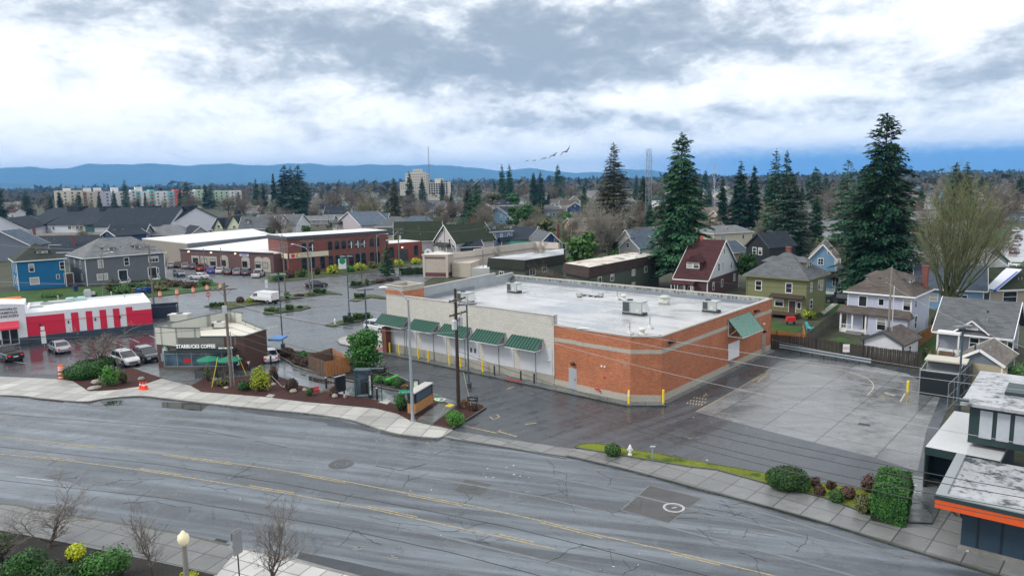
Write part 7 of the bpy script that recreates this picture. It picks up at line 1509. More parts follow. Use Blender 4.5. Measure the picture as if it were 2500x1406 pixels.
for(px,py,sx,sy,sz,mm,nm)in((112,745,.7,.5,.5,ACM,'roof_fan'),(145,740,1.8,.9,.35,ACM,'roof_duct'),(185,735,1.3,1.0,.55,mat('pale_teal_unit',(.35,.52,.52),.4),'roof_cooler'),(215,727,.45,.45,1.3,ACM,'roof_exhaust'),(228,720,.3,.3,.5,ACM,'roof_hatch'),(78,752,1.4,1.0,.3,ACM,'roof_skylight')):
 p=G(px,py,3.8);t=thing(nm,{'roof_fan':'small grey fan box on the restaurant roof, near the front','roof_duct':'long low duct on the restaurant roof','roof_cooler':'pale teal cooling unit on the restaurant roof','roof_exhaust':'upright exhaust box on the restaurant roof','roof_hatch':'small hatch at the back of the restaurant roof','roof_skylight':'low white skylight on the restaurant roof beside the front block'}[nm],nm.replace('_',' '),(p.x,p.y,3.75),KA)
 mb=MB();mb.box(-sx,sx,-sy,sy,.12,sz);mb.box(-sx*.8,sx*.8,-sy*.8,sy*.8,sz,sz+.08);mb.build('housing',mm,t);mb=MB();mb.box(-sx*.9,sx*.9,-sy*.9,sy*.9,0,.12);mb.build('base',DKGREY,t)
 if nm in('roof_cooler','roof_fan'):mb=MB();mb.lathe([(.3,sz+.08),(.3,sz+.14),(.22,sz+.1)],12);mb.build('fan_ring',ACD,t)
for i,(px,py)in enumerate(((206,722),(272,722),(304,728),(142,732))):
 p=G(px,py,3.8);mb=MB();mb.tube([(0,0,0),(0,0,.6)],.09,8);mb.lathe([(.14,.55),(.14,.7),(.02,.75)],8);tag(mb.build('roof_vent_pipe',ACM,loc=(p.x,p.y,3.75)),('white vent pipe on the restaurant roof beside the exhaust box','white vent pipe at the rear corner of the restaurant roof','white vent pipe nearest the right end of the restaurant roof','white vent pipe behind the duct on the restaurant roof')[i],'vent pipe')
p=G(405,778);t=thing('bin_enclosure','low navy blue walled bin enclosure behind the restaurant end','enclosure',(p.x-1.5,p.y,0),KA-.2)
mb=MB();NV=mat('navy_paint',(.02,.035,.065),.5);mb.box(-2.6,3.0,0,.2,0,1.9);mb.build('front_wall',NV,t);mb=MB();mb.box(-2.6,3,4.0,4.2,0,1.9);mb.build('rear_wall',NV,t);mb=MB();mb.box(2.8,3.0,.2,4.0,0,1.7);mb.build('gate',NV,t)
# ---- coffee shop
S0_,S1_,S2_,S3_=Vector((-41.6,83.3,0)),Vector((-38.4,82.3,0)),Vector((-30.5,81.9,0)),Vector((-29.3,85.7,0))
c4,c5=G(592,763,5.0),G(562,758,5.0);c4.z=c5.z=0;c6=G(382,784,5.6);c6.z=0
S0_=Vector((-41.4,83.6,0));SB=thing('coffee_shop','brown brick coffee shop with cream parapets, green canopy band and drive through','building',S1_,math.atan2(S2_.y-S1_.y,S2_.x-S1_.x));sba=SB.rotation_euler[2]
def sl(v):d_=v-S1_;return(d_.x*math.cos(sba)+d_.y*math.sin(sba),-d_.x*math.sin(sba)+d_.y*math.cos(sba))
F0,F1,F2,F3,F4,F5=sl(S0_),(0,0),sl(S2_),sl(S3_),sl(c4),sl(c5)
mb=MB();mb.prism([F0,F1,F2,F3,F4,F5],0,3.0);mb.build('brick_wall',BR_DARK,SB)
CRP=pattern('cream_metal_parapet','seam',(.50,.51,.45),p=2.2,var=.06)
def pw_(a,b_,z0,z1,th=.2,m_=CRP,nm='parapet',out=0):mb=MB();wallslab(mb,a,b_,z0,z1,th,out=out);return mb.build(nm,m_,SB)
mb=MB();mb.prism([tuple(p)for p in(F0,F1,F2,F3,F4,F5)],3.0,3.6);mb.v=[((x_-1)*.97+1,(y_-3)*.94+3,z_)for x_,y_,z_ in mb.v];mb.build('roof',mat('cream_roof',(.60,.58,.50),.45,.15,.4),SB)
xt=sl(G(497,905))[0]
pw_(F0,F1,2.95,5.0,out=.06);pw_(F1,(xt,0),3.05,5.0,out=.06);pw_((xt,0),F2,3.0,4.0,m_=mat('grey_parapet',(.135,.138,.125),.5,.1),nm='fascia');pw_(F2,F3,2.9,3.95,m_=BR_DARK,nm='corner_wall',out=.02);pw_(F3,F4,2.9,3.95,m_=CRP);pw_(F4,F5,3.0,4.9);pw_(F5,F0,3.0,5.0)
pw_((F2[0]-2.4,-.02),F2,0,4.0,m_=BR_DARK,nm='corner_pier',out=.06)
mb=MB()
for a,b_,z_ in((F0,F1,5.0),(F1,(xt,0),5.0),((xt,0),F2,4.0),(F2,F3,4.0),(F3,F4,3.95),(F4,F5,4.9),(F5,F0,5.0)):wallslab(mb,a,b_,z_,z_+.08,.3,out=.1)
mb.build('coping',mat('dark_green_coping',(.05,.065,.06),.4),SB)
mb=MB();mb.box(.6,F2[0]-1.3,-.06,-.02,2.5,3.06);mb.box(.1,F2[0]-1.0,-.07,-.02,3.05,3.95);mb.build('sign_band',MT['grey_parapet'],SB)
mb=MB();mb.box(-.5,F2[0]-1.0,-1.15,0,2.55,2.72);mb.box(-.5,F2[0]-1.0,-1.17,-1.15,2.45,2.75);mb.build('canopy',mat('dark_green_canopy',(.025,.04,.042),.4),SB)
mb=MB();mb.box(.35,5.0,-1.0,-.9,2.75,2.86);mb.box(5.1,6.9,-1.0,-.9,2.75,3.0);mb.build('sign_raceway',BLACK,SB)
LW=mat('lit_white_letters',(.85,.86,.85),.4,.03,emit=((1,1,1),.15))
l=lettering('sign_lettering','STARBUCKS COFFEE',.60,LW,SB,(2.65,-1.0,3.12),ext=.015,bold=.010,sx=.82)
l=lettering('sign_lettering','DRIVE THRU',.20,LW,SB,(5.75,-1.02,2.90),ext=.02,bold=.006,sx=.9);l=lettering('sign_symbol','>>',.46,LW,SB,(6.65,-1.02,2.93),ext=.02,bold=.02)
Fa=facem(*F0,*F1);La=math.hypot(F1[0]-F0[0],F1[1]-F0[1])
def disc(F,x,z,r_,y,m_,nm,parent,n=24,sx=1.0):
 mb=MB();mb.T=F;mb.add([(x+r_*sx*math.cos(2*PI*k/n),y,z+r_*math.sin(2*PI*k/n))for k in range(n)]+[(x+r_*sx*math.cos(2*PI*k/n),y-.06,z+r_*math.sin(2*PI*k/n))for k in range(n)],[tuple(range(n))[::-1]]+[(k,(k+1)%n,(k+1)%n+n,k+n)for k in range(n)]);return mb.build(nm,m_,parent)
ex=La*.42;em=disc(Fa,ex,2.35,.52,.14,mat('emblem_green',(.0,.12,.075),.4),'round_emblem',SB);disc(Fa,ex,2.35,.46,.155,WHITE,'emblem_ring',em);disc(Fa,ex,2.35,.44,.165,MT['emblem_green'],'emblem_field',em)
disc(Fa,ex,2.38,.17,.175,WHITE,'emblem_face',em,sx=.8)
for s_ in(-1,1):
 for k in range(3):mb=MB();mb.T=Fa;mb.add([(ex+s_*(.13+.09*k),.172,2.62-.05*k),(ex+s_*(.17+.09*k),.172,2.62-.05*k),(ex+s_*(.20+.06*k),.172,2.05+.03*k),(ex+s_*(.14+.06*k),.172,2.0+.03*k)],[(0,1,2,3)]if s_<0 else[(3,2,1,0)]);mb.build('emblem_wave',WHITE,em)
mb=MB();mb.T=Fa;mb.add([(ex-.12,.172,2.62),(ex,.172,2.78),(ex+.12,.172,2.62)],[(2,1,0)]);mb.build('emblem_crown',WHITE,em)
xs=[sl(G(px,890))[0]for px in(437,467,500,535,571,597,610)]
mb=MB();mb.box(xs[0]-.05,xs[-1]+.1,-.06,0,0,.55);mb.build('sill_wall',mat('taupe_panel',(.115,.105,.09),.5),SB)
for k in range(5):
 mb=MB();mb.box(xs[k],xs[k+1],-.07,-.03,.55,.63);mb.box(xs[k],xs[k+1],-.07,-.03,2.02,2.08);mb.box(xs[k],xs[k+1],-.07,-.03,2.44,2.5);mb.box(xs[k]-.03,xs[k]+.04,-.08,-.03,.55,2.5);f=mb.build('shop_window',mat('silver_frame',(.38,.42,.44),.35,metal=.4),SB)
 mb=MB();mb.box(xs[k]+.04,xs[k+1]-.03,-.05,-.02,.63,2.46);mb.build('pane',GLASSB,f)
mb=MB();x_=xs[5]-.6;mb.box(x_,x_+1.3,-.12,-.05,.7,1.9);f=mb.build('service_window',WHITE,SB);mb=MB();mb.box(x_+.12,x_+.6,-.14,-.1,.85,1.75);mb.box(x_+.68,x_+1.18,-.14,-.1,.85,1.75);mb.build('pane',GLASS,f)
mb=MB();mb.box(xs[2]-.9,xs[2]-.1,-.085,-.07,1.0,1.55);mb.build('red_window_poster',REDP,SB)
mb=MB();mb.box(F2[0]-1.6,F2[0]-1.1,-.2,-.08,.4,2.1);mb.build('menu_poster',MT['navy_paint'],SB)
mb=MB();mb.T=Fa;mb.box(.9,1.7,.06,.35,1.1,2.0);mb.build('meter_cabinet',mat('blue_grey_cabinet',(.20,.25,.30),.5),SB)
mb=MB();mb.T=Fa;mb.box(1.8,2.4,.06,.28,.95,1.45);mb.build('meter_cabinet',MT['blue_grey_cabinet'],SB)
for x_ in(1.0,1.2,1.45,1.7,1.95,2.2):mb=MB();mb.T=Fa;mb.tube([(x_,.15,0),(x_,.15,1.1)],.05,6);mb.build('conduit',GREY,SB)
v_=sl(G(655,870));mb=MB();mb.box(F3[0]+.0,F3[0]+1.6,F3[1]+.3,F3[1]+2.6,2.55,2.75);mb.build('blue_canopy',mat('blue_canopy_top',(.03,.16,.42),.4),SB)
def roofbox(px,py,z,label,sx,sy,sz,nm='rooftop_ac_unit',an=sba):
 p=G(px,py,z);t=thing(nm,label,'air conditioner',(p.x,p.y,z),an)
 mb=MB();mb.box(-sx,sx,-sy,sy,.1,sz);mb.build('casing',mat('cream_casing',(.55,.55,.50),.4),t);mb=MB();mb.box(-sx*.9,sx*.9,-sy*.9,sy*.9,0,.1);mb.build('curb',DKGREY,t)
 mb=MB();mb.lathe([(min(sx,sy)*.6,sz),(min(sx,sy)*.6,sz+.06),(min(sx,sy)*.5,sz+.03)],14);mb.build('fan_ring',ACD,t);mb=MB();mb.box(-sx-.02,-sx+.3,-sy-.02,-sy,.2,sz-.1);mb.build('grille',ACD,t)
roofbox(440,784,3.62,'cream roof unit behind the left parapet of the coffee shop',1.3,.7,1.0)
roofbox(536,800,3.62,'small grey condenser on the front part of the coffee shop roof',.75,.5,.75)
# ---- building cut by the right edge, orange band
RB0=G(2284,1200,3.6);RBd=(G(2500,1247,3.6)-RB0).normalized();ra=math.atan2(RBd.y,RBd.x)
rb=thing('corner_shop','dark flat roofed shop with orange fascia band cut by the right edge','building',(RB0.x,RB0.y,0),ra)
DK=pattern('navy_panel_wall','boards',(.022,.045,.07),p=1.1,rough=.5);TR_=mat('teal_black_trim',(.018,.04,.042),.45,.15,1)
mt3,nt,b=newmat('dirty_white_roof');P=tc(nt);n=noise(nt,P,.6,6,.7,.3);n2=noise(nt,P,3,5,.7);put(nt,b.inputs['Base Color'],mixc(nt,(n*.7+n2*.4).sm(.52,.66),(.36,.37,.39),(.03,.04,.04)));put(nt,b.inputs['Roughness'],n.sm(.4,.6,.12,.5))
mb=MB();mb.prism([(1.2,1.3),(16,1.3),(16,8.2),(1.2,8.2)],0,2.75);mb.build('wall',DK,rb)
mb=MB();mb.prism([(1.1,1.2),(16,1.2),(16,1.3),(1.1,1.3)],0,.35);mb.build('base',MT['kerb_concrete'],rb)
mb=MB();mb.prism([(0,0),(16,0),(16,7.6),(0,7.6)],2.7,3.3);mb.build('orange_band',mat('orange_fascia',(.62,.085,.012),.5,.12,1),rb)
mb=MB();mb.box(-.03,16,-.03,.0,3.2,3.42);mb.box(-.03,0,0,7.6,2.7,3.42);mb.build('fascia_trim',TR_,rb)
mb=MB();mb.box(0,16,0,.45,3.3,3.48);mb.box(0,.5,.45,7.6,3.3,3.48);mb.build('roof_edge',mat('grey_roof_edge',(.24,.27,.28),.4,.1),rb)
mb=MB();mb.box(.5,16,.45,7.6,3.3,3.36);mb.build('roof',mt3,rb)
U0=G(2362,1075,3.4);ux=(U0.x-RB0.x)*math.cos(ra)+(U0.y-RB0.y)*math.sin(ra);uy=-(U0.x-RB0.x)*math.sin(ra)+(U0.y-RB0.y)*math.cos(ra)
mb=MB();mb.box(ux,16,uy,uy+5.2,3.3,5.9);uw=mb.build('upper_storey',TR_,rb)
mb=MB();mb.box(ux-.5,16,uy-.6,uy+.9,5.9,6.1);mb.box(ux-.5,16,uy+.9,uy+9.5,5.86,6.02);mb.build('upper_roof',mt3,rb)
mb=MB();mb.box(ux+1.6,16,uy+3.2,uy+6.0,6.02,6.25);mb.build('roof_curb',TR_,rb)
mb=MB();mb.box(ux+2.6,16,uy+6.4,uy+8.2,6.3,6.55);mb.build('canopy_slab',mt3,rb)
for k in range(5):
 x_=ux+.6+k*.95;mb=MB();mb.box(x_,x_+.7,uy-.04,uy,3.75,5.6);mb.build('clerestory_window',mat('pale_pane',(.42,.46,.50),.15,.2,.6),uw)
mb=MB();mb.box(ux-.6,ux-.1,uy-.4,uy+.1,6.1,6.2);mb.build('gutter',TR_,rb)
N0=G(2264,1083,3.0);N1=G(2332,1000,3.0);N2=G(2388,1012,3.0);N3=G(2340,1125,3.0)
an=thing('low_annex','low annex with white roof and skylight at the left side of the orange banded shop','building',(0,0,0))
ad=(N1-N0).normalized();ar=Vector((ad.y,-ad.x,0));N0b=N0-ad*.6;pts=[N0b,N0b+ar*4.2,N0b+ar*4.2+ad*9.6,N0b+ad*9.6]
mb=MB();mb.prism([(p.x,p.y)for p in pts],2.75,3.0);mb.build('roof',mat('bright_white_roof',(.50,.51,.52),.2,.15,.6),an)
q=[N0b+ad*2.6,N0b+ad*2.6+ar*4.0,N0b+ad*9.4+ar*4.0,N0b+ad*9.4];mb=MB();mb.prism([(p.x,p.y)for p in q],0,2.7);mb.build('wall',DK,an)
mb=MB();
for p in(N0b+ar*.1+ad*.1,N0b+ar*3.9+ad*.1):mb.box(p.x-.08,p.x+.08,p.y-.08,p.y+.08,0,2.75)
mb.build('post',BLACK,an)
mb=MB();quadwall(mb,N0b+ad*2.6,N0b,0,2.75,.08);mb.build('screen_wall',TR_,an)
mb=MB();quadwall(mb,N0b-ad*.03,N0b+ar*4.2-ad*.03,2.45,2.98,.03);quadwall(mb,N0b+ad*9.6-ar*.03,N0b-ar*.03,2.6,3.02,.03);mb.build('fascia',TR_,an)
p=N0b+ar*2.6+ad*3.4;mb=MB();mb.box(-.7,.7,-.55,.55,3.0,3.12);mb.add([(-.62,-.48,3.12),(.62,-.48,3.12),(.62,.48,3.12),(-.62,.48,3.12),(0,-.3,3.4),(0,.3,3.4)],[(0,1,4),(1,2,5,4),(2,3,5),(3,0,4,5)]);mb.build('skylight',mat('skylight_dome',(.45,.47,.48),.15),an,loc=(p.x,p.y,0),rz=math.atan2(ad.y,ad.x)-PI/2)
p=N0b+ar*2.4+ad*5.8;mb=MB();mb.tube([(p.x,p.y,3),(p.x,p.y,3.9)],.08,8);mb.build('vent_stack',BLACK,an)
B0=G(2244,962);B1=G(2335,975);bd=(B1-B0).normalized();be=thing('bin_enclosure','black slatted bin enclosure with cream flat roof at the back of the slab lot','enclosure',(B0.x,B0.y,0),math.atan2(bd.y,bd.x));bl=(B1-B0).length
SLT=pattern('black_slats','boards',(.012,.018,.022),p=.12,rough=.5)
mb=MB();mb.box(0,bl,0,.08,0,2.3);mb.build('slat_front',SLT,be);mb=MB();mb.box(bl-.08,bl,.08,4.2,0,2.3);mb.build('slat_side',SLT,be);mb=MB();mb.box(0,bl,4.1,4.2,0,2.5);mb.build('back_panel',mat('grey_back_panel',(.13,.15,.16),.5),be)
mb=MB();[mb.tube([(x_,y_,0),(x_,y_,2.6)],.05,6)for x_,y_ in((-.03,0),(bl+.03,0),(-.03,4.2),(bl+.03,4.2))];mb.tube([(0,0,2.42),(bl,0,2.42)],.04,6);mb.tube([(0,0,2.42),(0,4.2,2.6)],.04,6);mb.tube([(bl,0,2.42),(bl,4.2,2.6)],.04,6);mb.build('frame',GALV,be)
mb=MB();mb.box(-.2,bl+.3,3.4,5.8,2.6,2.75);mb.build('roof',mat('cream_sheet_roof',(.48,.46,.38),.5,.15,1),be)
# ---- vehicles
CGL=mat('car_glass',(.015,.02,.025),.06,.05,1,spec=.9)
def loft(mb,rings,mi=0,caps=True):
 n=len(rings[0]);vs=[p for r_ in rings for p in r_];fs=[]
 for i in range(len(rings)-1):
  for j in range(n):a=i*n+j;b_=i*n+(j+1)%n;fs.append((a,b_,b_+n,a+n))
 if caps:fs.append(tuple(range(n-1,-1,-1)));fs.append(tuple(range((len(rings)-1)*n,len(rings)*n)))
 return mb.add(vs,fs,mi)
KINDS_={'sedan':(4.7,.90,[(-2.35,.62,.86),(-2.2,.92,.94),(-1.5,.97,1),(1.0,.93,1),(1.9,.82,.95),(2.3,.68,.84)],[(-1.75,.95,.88),(-1.0,1.40,.74),(.1,1.44,.74),(1.15,.93,.86)],(-1.4,1.42),.33),'suv':(4.5,.92,[(-2.25,.7,.9),(-2.15,1.02,.96),(-1.4,1.06,1),(1.0,1.04,1),(1.9,.95,.95),(2.22,.72,.86)],[(-2.12,1.03,.9),(-1.8,1.58,.78),(.1,1.62,.78),(1.2,1.04,.88)],(-1.35,1.38),.37),'hatch':(4.2,.88,[(-2.1,.66,.9),(-2.0,.95,.95),(-1.3,.99,1),(.9,.96,1),(1.7,.84,.95),(2.08,.66,.85)],[(-1.98,.97,.88),(-1.5,1.42,.76),(.1,1.46,.76),(1.15,.96,.86)],(-1.28,1.3),.33),'pickup':(5.6,.97,[(-2.8,.75,.96),(-2.75,1.05,.98),(-.9,1.06,1),(.6,1.08,1),(2.2,1.06,.97),(2.75,.85,.9)],[(-.75,1.07,.9),(-.6,1.72,.78),(.5,1.76,.78),(1.35,1.08,.88)],(-1.75,1.75),.41)}
def car(kind,col,label,rear,front,metal=.3,cat='car',dark_rims=False,world=None):
 ln,hw,prof,cab,wx,wr=KINDS_[kind]
 if world:mid,ang=world
 else:a,b_=G(*rear),G(*front);mid=(a+b_)/2;ang=math.atan2(b_.y-a.y,b_.x-a.x)
 t=thing('parked_car' if kind!='pickup' else 'pickup_truck',label,cat,(mid.x,mid.y,.008),ang)
 pm=carpaint(col,metal);body=MB();rings=[]
 for x_,z_,wf in prof:
  w_=hw*wf;zb=.30 if abs(x_)>ln*.42 else .22;rings.append([(x_,-w_*.9,zb),(x_,-w_,zb+.16),(x_,-w_,z_-.16),(x_,-w_*.93,z_),(x_,w_*.93,z_),(x_,w_,z_-.16),(x_,w_,zb+.16),(x_,w_*.9,zb)])
 loft(body,rings);bo=body.build('body',pm,t,smooth=False)
 if kind=='pickup':
  mb=MB();mb.box(-2.65,-.95,-hw*.84,hw*.84,1.0,1.075);mb.build('truck_bed',BLACK,t)
 g_=MB();rings=[]
 for i,(x_,z_,wf)in enumerate(cab):
  zb=.93 if kind!='pickup' else 1.05;zb=min(zb,z_-.01);bw=hw*(.93 if 0<i<len(cab)-1 else .9);rings.append([(x_ if i not in(1,2)else x_,-bw,zb),(x_,-hw*wf,z_),(x_,hw*wf,z_),(x_,bw,zb)])
 loft(g_,rings);g_.build('glass',CGL,t)
 r_=MB();(xa,za,wa),(xb,zb_,wb)=cab[1],cab[2];o_=.012
 r_.add([(xa-.05,-hw*wa-.02,za-.03),(xb+.05,-hw*wb-.02,zb_-.03),(xb+.05,hw*wb+.02,zb_-.03),(xa-.05,hw*wa+.02,za-.03),(xa,-hw*wa+.04,za+.035),(xb,-hw*wb+.04,zb_+.035),(xb,hw*wb-.04,zb_+.035),(xa,hw*wa-.04,za+.035)],[(4,5,6,7),(0,1,5,4),(1,2,6,5),(2,3,7,6),(3,0,4,7)])
 (x0,z0,w0),(x3,z3,w3)=cab[0],cab[3];xm=(xa+xb)/2
 for s_ in(-1,1):
  r_.bar((x0,s_*hw*.9,z0),(xa,s_*hw*wa,za),.09,.09);r_.bar((x3,s_*hw*.9,z3),(xb,s_*hw*wb,zb_),.06,.06);r_.bar((xm,s_*hw*.945,.94),(xm,s_*(hw*wa+.012),za),.08,.03)
 r_.build('roof',pm,t)
 for x_ in wx:
  for s_ in(-1,1):
   mb=MB();mb.tube([(x_,s_*(hw-.22),wr),(x_,s_*(hw+.015),wr)],wr,16);w_=mb.build('wheel',RUBBER,t)
   mb=MB();mb.tube([(x_,s_*(hw+.005),wr),(x_,s_*(hw+.03),wr)],wr*.62,12);mb.build('rim',BLACK if dark_rims else mat('alloy_rim',(.35,.36,.38),.3,metal=.8),w_)
 mb=MB()
 for x_ in wx:
  for s_ in(-1,1):mb.tube([(x_,s_*(hw-.3),wr+.03),(x_,s_*(hw+.004),wr+.03)],wr*1.17,16)
 mb.build('wheel_arch',mat('arch_black',(.012,.012,.013),.7),t)
 for s_ in(-1,1):
  xf,zf,wf=prof[-1];mb=MB();mb.box(xf-.28,xf+.01,s_*hw*.62-.2,s_*hw*.62+.2,zf-.16,zf-.02);mb.build('headlight',mat('headlight_glass',(.55,.58,.6),.1),t)
  xr,zr,wr_=prof[0];mb=MB();mb.box(xr-.015,xr+.2,s_*hw*.70-.14,s_*hw*.70+.14,zr-.04,zr+.16);mb.build('taillight',mat('taillight_red',(.45,.01,.01),.2,emit=((1,.05,.03),.25)),t)
 mb=MB();mb.box(prof[-1][0]-.05,prof[-1][0]+.03,-hw*.55,hw*.55,.38,.56);mb.build('grille',BLACK,t)
 mb=MB();mb.box(prof[0][0]-.03,prof[0][0]+.02,-.26,.26,.6,.72);mb.build('number_plate',WHITE,t)
 return t
car('pickup',(.018,.02,.024),'black pickup truck cut by the left edge in the restaurant parking',(50,886),(-12,866),dark_rims=True)
car('sedan',(.42,.45,.50),'silver sedan parked nose to the striped restaurant',(166,867),(124,848),.6)
car('suv',(.62,.63,.64),'white compact SUV facing the street beside the mulch bed',(286,881),(330,896))
car('suv',(.03,.045,.06),'dark blue SUV between the white SUV and the coffee shop',(342,872),(378,886),.5)
car('sedan',(.03,.035,.04),'black sedan driving on the street behind the lot island',(750,703.5),(794,700),.4)
car('sedan',(.66,.67,.68),'white sedan waiting behind the coffee shop drive through corner',(664,893),(655,864))
car('suv',(.62,.63,.65),'white SUV half hidden behind the first green awning',(900,805),(948,813))
car('pickup',(.66,.66,.65),'white pickup parked at the right end of the car row',(622,680),(641,671))
for a in(('suv',(.03,.04,.08),'dark navy SUV just left of the white pickup',(596,675),(611,667)),('suv',(.25,.26,.27),'grey SUV between navy SUV and black sedan in the car row',(575,674),(590,666)),('sedan',(.03,.05,.055),'black sedan right of the white sedan in the car row',(553,672),(569,665)),('sedan',(.62,.63,.64),'white sedan between blue SUV and black sedan in the car row',(532,670),(547,663)),('suv',(.01,.05,.42),'bright blue SUV right of the red pickup',(512,670),(525,663)),('pickup',(.35,.02,.025),'red pickup in the car row',(484,664),(504,656)),('suv',(.10,.10,.11),'dark grey SUV left of the red pickup',(467,660),(481,652)),('suv',(.32,.33,.34),'silver grey SUV second left of the red pickup',(449,659),(462,651)),('suv',(.02,.025,.02),'black SUV near the left end of the car row',(434,656),(445,649)),('hatch',(.33,.34,.36),'silver hatchback at the left end of the car row',(414,656),(428,649)),('hatch',(.16,.20,.27),'blue grey hatchback nearest the bushes by the grey house',(425,670),(451,677)),('sedan',(.6,.62,.65),'white sedan standing alone in front of the car row',(502,681.5),(470,681))):
 car(a[0],a[1],a[2],a[3],a[4])['group']='cars parked before the brick shops'
car('suv',(.015,.016,.02),'black SUV parked beside the green house',(2072,741),(2020,738))
car('sedan',(.03,.05,.07),'dark car parked right of the blue grey house',(1285,590),(1262,594));car('sedan',(.55,.58,.62),'pale car parked behind the long white parapet',(1288,600),(1262,604));car('sedan',(.02,.025,.035),'dark car at the foot of the blue grey house',(1232,612),(1252,612))
for a in(((2470,570),(2492,564),(.65,.66,.68),'white car at the far end of the side street'),((2472,604),(2490,594),(.6,.6,.62),'pale car at the right kerb of the side street'),((2450,608),(2470,600),(.62,.63,.65),'white car parked lower on the side street'),((2478,590),(2496,581),(.04,.045,.05),'dark car parked on the right of the side street'),((2468,622),(2484,615),(.08,.05,.05),'brownish car in front of the green edged house'),((2470,665),(2492,661),(.6,.62,.62),'white car above the tarpaulin roof')):
 car('suv',a[2],a[3],a[0],a[1])['group']='cars along the side street'
car('sedan',(.5,.5,.5),'pale car glimpsed behind the redwood',(1440,560),(1455,557))
a,b_=G(676,741),G(618,736);mid=(a+b_)/2;vn=thing('panel_van','white panel van parked alone in the big wet car park','van',(mid.x,mid.y,.005),math.atan2(b_.y-a.y,b_.x-a.x));VW=carpaint((.70,.71,.72),.0)
prof=[(-2.75,2.0,.93),(-2.6,2.08,.96),(1.05,2.10,.96),(1.5,1.98,.93),(2.15,1.28,.95),(2.65,1.05,.9),(2.8,.75,.82)];mb=MB();rings=[]
for x_,z_,wf in prof:hw=1.02;w_=hw*min(1,wf+.04);rings.append([(x_,-w_*.96,.42),(x_,-w_,.6),(x_,-w_,min(z_-.1,1.15)),(x_,-w_*(.88 if z_>1.4 else .95),z_),(x_,w_*(.88 if z_>1.4 else .95),z_),(x_,w_,min(z_-.1,1.15)),(x_,w_,.6),(x_,w_*.96,.42)])
loft(mb,rings);mb.build('body',VW,vn)
mb=MB();mb.add([(1.52,-.86,1.93),(1.52,.86,1.93),(2.12,.9,1.32),(2.12,-.9,1.32)],[(0,3,2,1)]);mb.v=[(x_+.03,y_,z_+.03)for x_,y_,z_ in mb.v];mb.build('windscreen',CGL,vn)
for s_ in(-1,1):
 mb=MB();mb.add([(.75,s_*1.015,1.25),(1.95,s_*1.015,1.25),(1.55,s_*.945,1.78),(.75,s_*.945,1.78)],[(0,1,2,3)if s_<0 else(3,2,1,0)]);mb.v=[(x_,y_+s_*.02,z_)for x_,y_,z_ in mb.v];mb.build('side_window',CGL,vn)
 mb=MB();mb.box(-2.78,-2.70,s_*.9-.07,s_*.9+.07,1.0,1.5);mb.build('taillight',MT['taillight_red'],vn);mb=MB();mb.box(2.55,2.8,s_*.7-.15,s_*.7+.15,.85,1.05);mb.build('headlight',MT['headlight_glass'],vn)
 for x_ in(-1.75,1.85):
  mb=MB();mb.tube([(x_,s_*.78,.36),(x_,s_*1.03,.36)],.36,16);w_=mb.build('wheel',RUBBER,vn);mb=MB();mb.tube([(x_,s_*1.02,.36),(x_,s_*1.05,.36)],.2,12);mb.build('rim',MT['alloy_rim'],w_)
mb=MB();mb.box(-2.82,-2.7,-.98,.98,.42,.68);[mb.box(-1.2,1.3,s_*1.0-.03,s_*1.0+.03,.42,.62)for s_ in(-1,1)];mb.build('bumper',BLACK,vn)
p=G(604,904);t=thing('motorbike','small dark red and white motorbike under the service window of the coffee shop','motorbike',(p.x,p.y,.13),-.9)
for x_ in(-.65,.65):
 mb=MB();mb.tube([(x_,-.05,.3),(x_,.05,.3)],.3,16);w_=mb.build('wheel',RUBBER,t);mb=MB();mb.tube([(x_,-.06,.3),(x_,.06,.3)],.17,10);mb.build('rim',GREY,w_)
mb=MB();loft(mb,[[(x_,-.13*k,z0),(x_,-.13*k,z1),(x_,.13*k,z1),(x_,.13*k,z0)]for x_,z0,z1,k in((-.75,.55,.75,.6),(-.3,.45,.8,1),(.15,.45,.95,1.1),(.5,.6,.85,.6))]);mb.build('body',mat('dark_red_gloss',(.22,.01,.02),.25),t)
mb=MB();mb.bar((.65,0,.3),(.45,0,1.0),.06,.06);mb.bar((.42,-.32,1.02),(.42,.32,1.02),.04,.04);mb.build('fork',GREY,t);mb=MB();mb.box(-.6,-.05,-.13,.13,.8,.88);mb.build('seat',BLACK,t);mb=MB();mb.box(.5,.6,-.12,.12,.8,1.0);mb.build('fairing',WHITE,t)
